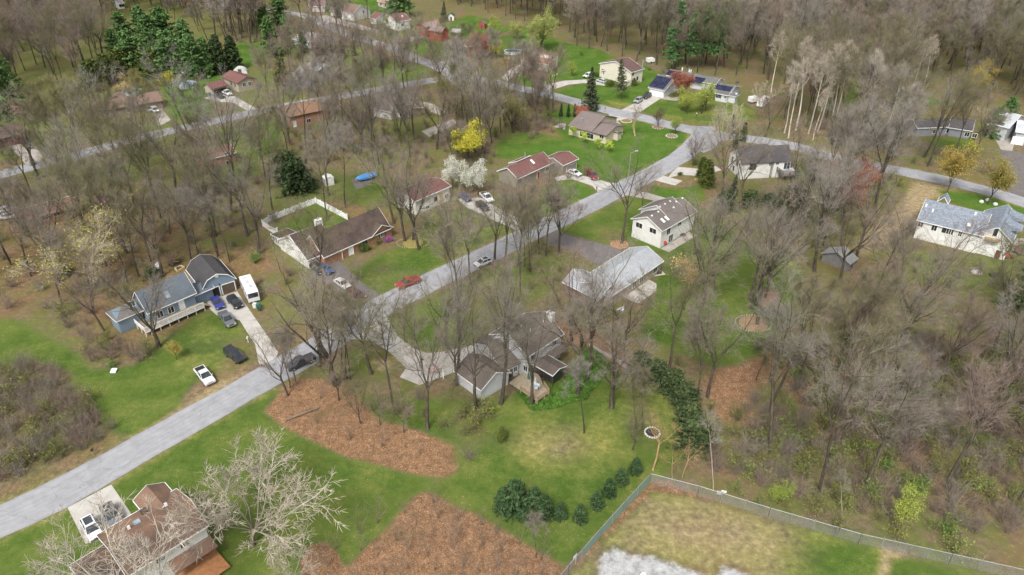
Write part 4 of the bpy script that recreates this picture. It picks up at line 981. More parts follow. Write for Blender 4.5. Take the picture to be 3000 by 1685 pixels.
def bark(name, dark, light, sc=2.0, foot=None):
    m, nt, b = mat(name, .95, .08)
    p = nd(nt, 'ShaderNodeTexCoord').outputs['Object']; oi = nd(nt, 'ShaderNodeObjectInfo')
    mp = nd(nt, 'ShaderNodeMapping'); mp.inputs['Scale'].default_value = (1, 1, .3); nt.links.new(p, mp.inputs[0])
    c = ramp(nt, noise(nt, mp.outputs[0], sc, 4, .7), [(.32, dark), (.68, light)])
    c = mixc(nt, 1.0, c, ramp(nt, oi.outputs['Random'], [(0, (.76, .78, .70)), (.35, (1.02, 1.0, .96)), (.7, (.9, .86, .79)), (1, (1.2, 1.16, 1.08))]), 'MULTIPLY')
    if foot:
        z_ = nd(nt, 'ShaderNodeSeparateXYZ'); nt.links.new(p, z_.inputs[0])
        c = mixc(nt, ramp(nt, mth(nt, 'MULTIPLY', z_.outputs['Z'], .06), [(foot*.3*.06, 1.0), (foot*.06, 0.0)]), c, (.16, .135, .10))
    nt.links.new(c, b.inputs['Base Color']); return m
def foliage(name, a, b2, spec=.15, trans=.0):
    m, nt, b = mat(name, .75, spec)
    p = nd(nt, 'ShaderNodeTexCoord').outputs['Object']; oi = nd(nt, 'ShaderNodeObjectInfo')
    c = mixc(nt, ramp(nt, noise(nt, p, 1.1, 4, .7), [(.35, 0.0), (.65, 1.0)]), a, b2)
    c = mixc(nt, 1.0, c, ramp(nt, oi.outputs['Random'], [(0, (.8, .86, .78)), (.5, (1, 1, 1)), (1, (1.18, 1.1, 1.0))]), 'MULTIPLY')
    nt.links.new(c, b.inputs['Base Color']); return m
B_DARK = bark('bark', (.05, .044, .036), (.135, .118, .096)); B_TWIG = bark('twig', (.20, .176, .148), (.335, .30, .26))
B_TWIGR = bark('twig_reddish', (.20, .152, .132), (.325, .258, .23)); B_TWIGO = bark('twig_olive', (.15, .14, .085), (.25, .235, .15))
B_PALE = bark('bark_pale', (.33, .30, .255), (.62, .58, .50), 1.2, 9.0); B_PALET = bark('twig_pale', (.36, .32, .27), (.56, .51, .44))
B_POP = bark('bark_poplar', (.45, .42, .38), (.72, .69, .63), 1.5); B_GREYT = bark('twig_grey', (.215, .20, .182), (.36, .335, .31))
B_ORG = bark('twig_orange', (.27, .19, .10), (.42, .31, .18))
def rot_about(v, ax, an):
    ax = unit(ax); return v*math.cos(an)+np.cross(ax, v)*math.sin(an)+ax*np.dot(ax, v)*(1-math.cos(an))
UP = np.array([0, 0, 1.0])
def grow(rng, H, kind='vase', clear=.4, limbs=6, nb=(9, 8, 8), r0=None, spread=30, ll=.54, droop=0, tw=(.6, 1.35), twr=.016, lean=.05, knob=0, multi=1):
    """returns wood segments and twig segments of one bare tree"""
    wood = []; fine = []; twig = []; tips = []
    r0 = r0 or H*.0135
    def path(p, d, L, r, n, wob, up, taper, store):
        pts = [p]; ds = [d]; rs = [r]
        for i in range(n):
            d = unit(d+rng.normal(0, wob, 3)+UP*up); q = p+d*L/n; r2 = r*(1-taper*(i+1)/n)
            store.append((p, q, rs[-1], r2)); p = q; pts.append(p); ds.append(d); rs.append(r2)
        return pts, ds, rs
    def at_(pts, ds, rs, s):
        x = s*(len(pts)-1); i = min(int(x), len(pts)-2); f = x-i
        return pts[i]*(1-f)+pts[i+1]*f, ds[i+1], rs[i]*(1-f)+rs[i+1]*f
    def side_dir(d, ang):
        ax = np.cross(d, rng.normal(0, 1, 3)); return rot_about(d, ax, math.radians(ang))
    def branchlet(p, d, L, r):
        pts, ds, rs = path(p, d, L, r, 2, .22, .10-droop, .6, fine)
        for k in range(nb[2]):
            q, dd, _ = at_(pts, ds, rs, rng.uniform(.15, 1)); l = rng.uniform(*tw)
            e = unit(side_dir(dd, rng.uniform(20, 65))+UP*(.15-droop*1.5)); twig.append((q, q+e*l, twr, twr*.35)); tips.append(q+e*l)
        twig.append((pts[-1], pts[-1]+ds[-1]*rng.uniform(*tw), twr, twr*.35)); tips.append(pts[-1])
    def branch(p, d, L, r):
        pts, ds, rs = path(p, d, L, r, 4, .17, .09-droop*.6, .7, wood)
        for k in range(nb[1]):
            s = rng.uniform(.2, 1); q, dd, rr = at_(pts, ds, rs, s)
            branchlet(q, unit(side_dir(dd, rng.uniform(25, 60))), L*(.5-.2*s)*rng.uniform(.8, 1.3), max(.014, rr*.4))
        branchlet(pts[-1], ds[-1], L*.3, max(.014, rs[-1]))
    def limb(p, d, L, r):
        pts, ds, rs = path(p, d, L, r, 6, .11, .07, .72, wood)
        for k in range(nb[0]):
            s = rng.uniform(.22, 1); q, dd, rr = at_(pts, ds, rs, s)
            branch(q, unit(side_dir(dd, rng.uniform(25, 55))), L*(.52-.25*s)*rng.uniform(.75, 1.25), max(.03, rr*.5))
        branch(pts[-1], ds[-1], L*.28, max(.03, rs[-1]))
    for t in range(multi):
        p0 = np.array([rng.normal(0, .25), rng.normal(0, .25), -.1]) if multi > 1 else np.array([0, 0, -.1])
        d0 = unit(np.array([rng.normal(0, lean*(3 if multi > 1 else 1)), rng.normal(0, lean*(3 if multi > 1 else 1)), 1.0]))
        if kind == 'vase':
            th = H*clear
            wood.append((p0, p0+d0*.5, r0*1.45, r0*1.08))
            pts, ds, rs = path(p0+d0*.5, d0, th-.5, r0*1.08, 6, .035, .02, .28, wood)
            a0 = rng.uniform(0, 6.28)
            for k in range(limbs):
                az = a0+k*6.283/limbs+rng.normal(0, .3); tl = math.radians(spread*rng.uniform(.45, 1.3))
                d = np.array([math.sin(tl)*math.cos(az), math.sin(tl)*math.sin(az), math.cos(tl)])
                q, dd, rr = at_(pts, ds, rs, 1 if k < 3 else rng.uniform(.72, 1))
                limb(q, unit(d+d0*.3), H*ll*rng.uniform(.85, 1.15)*(1 if k < 3 else .8), rr*(.62 if k < 3 else .42))
        else:
            wood.append((p0, p0+d0*.5, r0*1.4, r0*1.05))
            pts, ds, rs = path(p0+d0*.5, d0, H*.96-.5, r0*1.05, 12, .04, .02, .93, wood)
            for k in range(limbs):
                s = clear+(1-clear)*(k+.5)/limbs*rng.uniform(.95, 1.04); s = min(s, .99); q, dd, rr = at_(pts, ds, rs, s)
                az = k*2.4+rng.normal(0, .3); tl = math.radians(spread*rng.uniform(.8, 1.2))
                d = np.array([math.sin(tl)*math.cos(az), math.sin(tl)*math.sin(az), math.cos(tl)])
                limb(q, d, H*ll*(1.15-.75*(s-clear)/(1-clear)), max(.04, rr*.55))
            branch(pts[-1], ds[-1], H*.08, .03)
    return wood, fine, twig, np.array(tips)
def seg_bag(bag, segs, n):
    if segs: bag.add(*tubes([s[0] for s in segs], [s[1] for s in segs], [s[2] for s in segs], [s[3] for s in segs], n))
KINDS = {}
def bare_kind(key, seed, mw, mt, leaf=None, leaf_m=None, name='bare_tree', **kw):
    rng = np.random.default_rng(seed); wood, fine, twig, tips = grow(rng, **kw)
    a_ = Bag(); seg_bag(a_, wood, 6)
    b_ = Bag(); seg_bag(b_, fine, 3); seg_bag(b_, twig, 3)
    parts = [('trunk', a_.mesh('trunk', mw)), ('crown', b_.mesh('crown', mt))]
    if leaf:
        n, size, jit = leaf; P = tips[rng.integers(0, len(tips), n)]+rng.normal(0, jit, (n, 3))
        l_ = Bag(); l_.add(*leaves(P, rng, size)); parts.append(('leaves', l_.mesh('leaves', leaf_m)))
    KINDS[key] = (name, parts, kw['H'])
for i in range(4): bare_kind('vase%d' % i, 11+i, B_DARK, (B_TWIG, B_TWIG, B_GREYT, B_TWIGR)[i], H=21, clear=(.36, .45, .40, .32)[i], limbs=(5, 6, 5, 7)[i], spread=(33, 40, 29, 46)[i], ll=(.64, .56, .62, .60)[i], nb=(8, 6, 7), twr=.0125, tw=(.6, 1.3), r0=.31)
for i in range(3): bare_kind('tall%d' % i, 31+i, B_DARK, (B_TWIG, B_GREYT, B_TWIGO)[i], kind='lead', H=22, clear=(.42, .5, .38)[i], limbs=(13, 11, 14)[i], spread=46, ll=.28, nb=(5, 5, 7), r0=.21, twr=.013)
for i in range(3): bare_kind('wood%d' % i, 41+i, B_DARK, (B_TWIG, B_TWIGO, B_TWIGR)[i], H=20, clear=(.4, .46, .34)[i], limbs=5, nb=(7, 7, 7), spread=27, ll=.5, r0=.19, tw=(.7, 1.4), twr=.018)
for i in range(3): bare_kind('wood%d' % (i+3), 141+i, B_DARK, (B_GREYT, bark('twig_moss', (.145,.142,.085), (.24,.24,.155)), bark('twig_ash', (.185,.165,.15), (.31,.28,.26)))[i], kind=('vase', 'lead', 'vase')[i], H=(24, 21, 15)[i], clear=(.5, .4, .25)[i], limbs=(4, 12, 6)[i], nb=((7,6,6), (5,5,6), (7,6,7))[i], spread=(22, 44, 36)[i], ll=(.46, .28, .56)[i], r0=(.22, .18, .15)[i], lean=.09, twr=.016)
for i in range(2): bare_kind('small%d' % i, 51+i, B_DARK, (B_TWIGO, B_TWIGR)[i], H=9, clear=.22, limbs=5, nb=(5, 5, 5), spread=38, ll=.6, r0=.11, tw=(.4, .8), twr=.010)
bare_kind('spreading', 61, B_DARK, B_TWIG, H=19, clear=.24, limbs=7, spread=48, ll=.66, r0=.42, nb=(8, 6, 7), twr=.0125)
bare_kind('spreading_olive', 62, B_DARK, B_TWIGO, H=15, clear=.2, limbs=8, spread=46, ll=.66, r0=.36, leaf=(5000, .15, .4), leaf_m=foliage('bud', (.22,.21,.07), (.30,.28,.09)))
bare_kind('sycamore', 63, B_PALE, B_PALET, H=15, clear=.2, limbs=9, nb=(9, 6, 5), spread=58, ll=.62, r0=.2, tw=(.35, .75), twr=.026)
bare_kind('sycamore_broad', 64, B_PALE, B_PALET, H=16, clear=.25, limbs=8, nb=(9, 7, 5), spread=50, ll=.62, r0=.3, tw=(.35, .8), twr=.026, leaf=(3600, .13, .55), leaf_m=foliage('bud_lime', (.36,.36,.07), (.45,.42,.10)))
bare_kind('sycamore_bare', 65, B_PALE, B_PALET, H=14, clear=.3, limbs=6, nb=(7, 5, 4), spread=48, ll=.58, r0=.2, tw=(.35, .75), twr=.024)
for i in range(2): bare_kind('poplar%d' % i, 66+i, B_POP, B_PALET, kind='lead', H=19, clear=.5, limbs=9, spread=32, ll=.2, nb=(5, 4, 3), r0=.2, twr=.026)
bare_kind('snag', 68, B_ORG, B_ORG, H=8.5, clear=.62, limbs=4, nb=(4, 3, 2), spread=55, ll=.4, r0=.16, twr=.02)
bare_kind('pole', 69, bark('bark_ash', (.20,.18,.15), (.36,.33,.29)), B_GREYT, kind='lead', H=14, clear=.55, limbs=6, spread=40, ll=.2, nb=(3, 3, 3), r0=.12, lean=.22)
bare_kind('birch', 70, bark('bark_birch', (.34,.26,.15), (.62,.52,.36)), B_TWIG, H=8.5, clear=.35, limbs=3, nb=(4, 4, 4), spread=20, ll=.6, r0=.09, multi=3, twr=.011, tw=(.3, .6))
bare_kind('fan', 71, B_DARK, B_TWIGR, H=8.5, clear=.1, limbs=9, nb=(6, 5, 5), spread=22, ll=.85, r0=.14, tw=(.4, .9), twr=.011)
L_YEL = foliage('leaf_yellow', (.40,.36,.035), (.52,.48,.07)); L_LIME = foliage('leaf_lime', (.26,.34,.05), (.36,.42,.08)); L_WIL = foliage('leaf_willow', (.30,.33,.09), (.40,.42,.14))
L_RED = foliage('bud_red', (.30,.085,.06), (.42,.15,.10)); L_WHT = foliage('blossom_white', (.56,.56,.46), (.72,.72,.64)); L_PNK = foliage('blossom_pink', (.42,.22,.24), (.55,.36,.36))
L_YG = foliage('leaf_ochre', (.34,.26,.05), (.42,.34,.08)); L_GRN = foliage('leaf_green', (.09,.17,.03), (.16,.26,.05)); L_TAN = foliage('blade_straw', (.46,.34,.16), (.58,.45,.25))
LK = dict(H=8.5, clear=.22, limbs=6, nb=(6, 6, 6), spread=36, ll=.62, r0=.14, tw=(.3, .7), twr=.011)
bare_kind('yellow', 80, B_DARK, B_TWIGO, leaf=(10000, .18, .3), leaf_m=L_YEL, name='flowering_tree', **LK)
bare_kind('lime', 81, B_DARK, B_TWIGO, leaf=(3400, .14, .3), leaf_m=L_LIME, name='leafing_tree', **LK)
bare_kind('white', 82, B_DARK, B_TWIG, leaf=(5600, .14, .3), leaf_m=L_WHT, name='blossom_tree', **LK)
bare_kind('pink', 83, B_DARK, B_TWIG, leaf=(3000, .13, .3), leaf_m=L_PNK, name='blossom_tree', **dict(LK, H=6, clear=.1, spread=50))
bare_kind('red', 84, B_DARK, B_TWIGR, leaf=(9500, .17, .35), leaf_m=L_RED, name='budding_tree', **dict(LK, H=11, limbs=8, nb=(7, 6, 6), tw=(.4, .9)))
bare_kind('willow', 85, B_DARK, B_TWIGO, leaf=(13000, .2, .5), leaf_m=L_WIL, name='leafing_tree', H=15, clear=.2, limbs=8, nb=(7, 7, 6), spread=44, ll=.62, r0=.34, tw=(.5, 1.2))
bare_kind('ochre', 86, B_DARK, B_TWIGO, leaf=(6500, .16, .45), leaf_m=L_YG, name='leafing_tree', H=12, clear=.25, limbs=7, nb=(7, 6, 6), spread=42, ll=.6, r0=.2)
bare_kind('sapling', 87, B_DARK, B_TWIGO, leaf=(420, .19, .22), leaf_m=foliage('leaf_bright', (.30,.42,.04), (.42,.52,.08)), name='young_tree', H=3.4, clear=.35, limbs=4, nb=(3, 3, 3), spread=34, ll=.5, r0=.04, tw=(.2, .4), twr=.01)
bare_kind('plum', 88, B_DARK, bark('twig_plum', (.15,.09,.085), (.25,.16,.15)), name='bare_tree', **dict(LK, H=6, spread=46))
# evergreens
NEEDLE_P = foliage('needle_pine', (.06,.12,.04), (.14,.235,.075)); NEEDLE_S = foliage('needle_spruce', (.05,.07,.04), (.12,.13,.08)); NEEDLE_D = foliage('needle_dark', (.032,.055,.024), (.08,.11,.045))
NEEDLE_C = foliage('scale_cedar', (.055,.08,.02), (.12,.15,.04)); NEEDLE_B = foliage('needle_young', (.03,.065,.026), (.07,.12,.045)); NEEDLE_W = foliage('needle_whitepine', (.06,.15,.05), (.15,.27,.10))
def conifer(key, seed, H, R, mn, name='spruce_tree', clear=.08, whorl=.55, nbr=7, size=.34, droop=.25, dens=46, irregular=.15, r0=None, power=1.0):
    rng = np.random.default_rng(seed); a_ = Bag(); b_ = Bag(); wood = []; P = []
    r0 = r0 or H*.014; z = 0; prev = np.array([0, 0, -.1]); top = np.array([rng.normal(0, .02)*H, rng.normal(0, .02)*H, H])
    for i in range(8):
        q = top*((i+1)/8)+np.array([rng.normal(0, .05), rng.normal(0, .05), 0]); wood.append((prev, q, r0*(1-i/8.2), r0*(1-(i+1)/8.2))); prev = q
    z = H*clear
    while z < H*.99:
        f = 1-(z/H-clear)/(1-clear); L0 = R*f**power
        for k in range(nbr):
            az = rng.uniform(0, 6.283); L = L0*rng.uniform(1-irregular*2, 1+irregular)+.12
            el = math.radians(rng.uniform(-22, 8)+28*(1-f)); d = np.array([math.cos(az)*math.cos(el), math.sin(az)*math.cos(el), math.sin(el)])
            base = top*(z/H); n = 4; p = base
            for j in range(n):
                d = unit(d+np.array([0, 0, -droop*.25]) if j < 2 else d+np.array([0, 0, droop*.3])); q = p+d*L/n
                if L > .5: wood.append((p, q, max(.012, .03*(1-j/n)), .012))
                m = max(1, int(dens*L/n*.12*(.4 if j == 0 else 1)))
                P.append(p+(q-p)*rng.uniform(0, 1, (m, 1))+rng.normal(0, 1, (m, 3))*np.array([.5, .5, .28])*size*(.5+.9*(j+1)/n)*min(1, L)); p = q
        z += whorl*rng.uniform(.7, 1.3)*(.5+.5*f)
    seg_bag(a_, wood, 5); P = np.concatenate(P); b_.add(*leaves(P, rng, size, .9, 2.0))
    KINDS[key] = (name, [('trunk', a_.mesh('trunk', B_DARK)), ('crown', b_.mesh('crown', mn))], H)
conifer('spruce', 101, 13, 3.1, NEEDLE_S, clear=.05, dens=90, nbr=9)
conifer('spruce_thin', 102, 14, 2.6, NEEDLE_S, clear=.25, dens=60, irregular=.3, nbr=8)
conifer('pine', 103, 16, 4.6, NEEDLE_P, 'pine_tree', clear=.06, whorl=.8, nbr=8, size=.42, droop=-.05, dens=130, irregular=.28, power=.5)
conifer('pine_b', 104, 15, 5.0, NEEDLE_P, 'pine_tree', clear=.06, whorl=.85, nbr=8, size=.44, droop=-.05, dens=130, irregular=.3, power=.45)
conifer('white_pine', 105, 25, 4.2, NEEDLE_W, 'pine_tree', clear=.28, whorl=1.15, nbr=7, size=.46, droop=-.1, dens=100, irregular=.45, power=.6, r0=.26)
conifer('dark_cedar', 106, 13, 3.6, NEEDLE_D, 'cedar_tree', clear=.01, whorl=.42, nbr=11, size=.4, droop=.1, dens=80, irregular=.12, power=.55)
conifer('cedar', 107, 9.5, 2.7, NEEDLE_C, 'cedar_tree', clear=.01, whorl=.36, nbr=11, size=.32, droop=-.2, dens=90, irregular=.14, power=.45)
conifer('cone_shrub', 108, 3.1, 1.35, NEEDLE_B, 'young_spruce', clear=.01, whorl=.17, nbr=11, size=.17, droop=.1, dens=150, irregular=.1, power=.75)
conifer('arborvitae', 109, 4.4, .85, NEEDLE_D, 'arborvitae', clear=.01, whorl=.2, nbr=9, size=.2, droop=-.6, dens=120, irregular=.1, power=.6)
conifer('yew', 110, 5.2, 3.2, NEEDLE_D, 'yew_shrub', clear=.01, whorl=.32, nbr=12, size=.3, droop=.1, dens=90, irregular=.3, power=.45)
# shrubs
def shrub(key, seed, H, n, mt, leaf=None, leaf_m=None, name='shrub', spread=1.0, twr=.014):
    rng = np.random.default_rng(seed); st = []; tw = []; tips = []
    for i in range(n):
        az = rng.uniform(0, 6.283); tl = abs(rng.normal(0, .5))*spread; d = np.array([math.sin(tl)*math.cos(az), math.sin(tl)*math.sin(az), math.cos(tl)])
        p = np.array([rng.normal(0, .3)*spread, rng.normal(0, .3)*spread, 0]); L = H*rng.uniform(.55, 1.05); r = .022
        for j in range(4):
            d = unit(d+rng.normal(0, .16, 3)); q = p+d*L/4; st.append((p, q, r, r*.75)); r *= .75
            for k in range(3 if j else 1):
                e = unit(d+rng.normal(0, .6, 3)); s_ = p+(q-p)*rng.uniform(0, 1); l = rng.uniform(.3, .8)*min(1.3, H*.35)
                tw.append((s_, s_+e*l, twr, twr*.4)); tips.append(s_+e*l)
            p = q
    b_ = Bag(); seg_bag(b_, st, 3); seg_bag(b_, tw, 3); parts = [('stems', b_.mesh('stems', mt))]
    if leaf:
        tips = np.array(tips); m, size, jit = leaf; P = tips[rng.integers(0, len(tips), m)]+rng.normal(0, jit, (m, 3))
        l_ = Bag(); l_.add(*leaves(P, rng, size)); parts.append(('leaves', l_.mesh('leaves', leaf_m)))
    KINDS[key] = (name, parts, H)
shrub('brush', 120, 3.2, 34, B_TWIG); shrub('brush_red', 121, 3.4, 34, B_TWIGR); shrub('brush_olive', 122, 3.0, 30, B_TWIGO, (260, .13, .2), foliage('bud_olive', (.15,.17,.04), (.21,.23,.06)))
shrub('brush_green', 123, 2.4, 26, B_TWIGO, (450, .14, .22), L_GRN); shrub('brush_lime', 124, 3.0, 26, B_TWIGO, (420, .14, .25), foliage('leaf_lime2', (.15,.21,.05), (.24,.29,.07)))
shrub('forsythia', 125, 3.0, 30, B_TWIGO, (1900, .15, .25), L_YEL, 'flowering_shrub'); shrub('straw', 126, 2.4, 90, foliage('stem_straw', (.44,.32,.16), (.58,.44,.24)), (700, .16, .2), L_TAN, 'ornamental_grass', .8)
shrub('ball', 127, 1.3, 40, B_TWIGO, (1400, .11, .14), foliage('leaf_box', (.055,.085,.02), (.11,.14,.035)), 'round_shrub', 1.1, .008)
shrub('azalea', 128, 1.5, 30, B_TWIG, (1300, .12, .15), foliage('blossom_magenta', (.24,.08,.22), (.34,.14,.31)), 'flowering_shrub', 1.0, .008)
shrub('whip', 130, 5.0, 7, bark('twig_whip', (.18,.14,.115), (.30,.24,.205)), None, None, 'shrub', .5, .012)
shrub('pinkbrush', 129, 2.8, 40, bark('twig_pink', (.24,.17,.14), (.36,.27,.24)), None, None, 'shrub', .7, .009)
CATS = {'bare_tree': 'tree', 'flowering_tree': 'tree', 'leafing_tree': 'tree', 'blossom_tree': 'tree', 'budding_tree': 'tree', 'young_tree': 'tree', 'pine_tree': 'pine', 'spruce_tree': 'spruce', 'cedar_tree': 'cedar', 'young_spruce': 'spruce', 'arborvitae': 'arborvitae', 'yew_shrub': 'shrub', 'shrub': 'shrub', 'flowering_shrub': 'shrub', 'ornamental_grass': 'grass clump', 'round_shrub': 'shrub'}
rt = random.Random(5)
PLANTED = []
def plant(key, px, H=None, label=None, group=None, w=None, tilt=.03, name=None, z=0):
    nm, parts, H0 = KINDS[key]; s = (H or H0*rt.uniform(.88, 1.1))/H0; q = px if isinstance(px, Vector) else G(px)
    r = bpy.data.objects.new(name or nm, None); C.objects.link(r); r.location = (q.x, q.y, z)
    r.rotation_euler = (rt.gauss(0, tilt), rt.gauss(0, tilt), rt.uniform(0, 6.283)); sw = s*(w or 1.0)
    r.scale = (sw, sw, s)
    tag(r, label, CATS[nm], group)
    for pn, me_ in parts:
        o = bpy.data.objects.new(pn, me_); C.objects.link(o); o.parent = r
    PLANTED.append((q.x, q.y)); return r
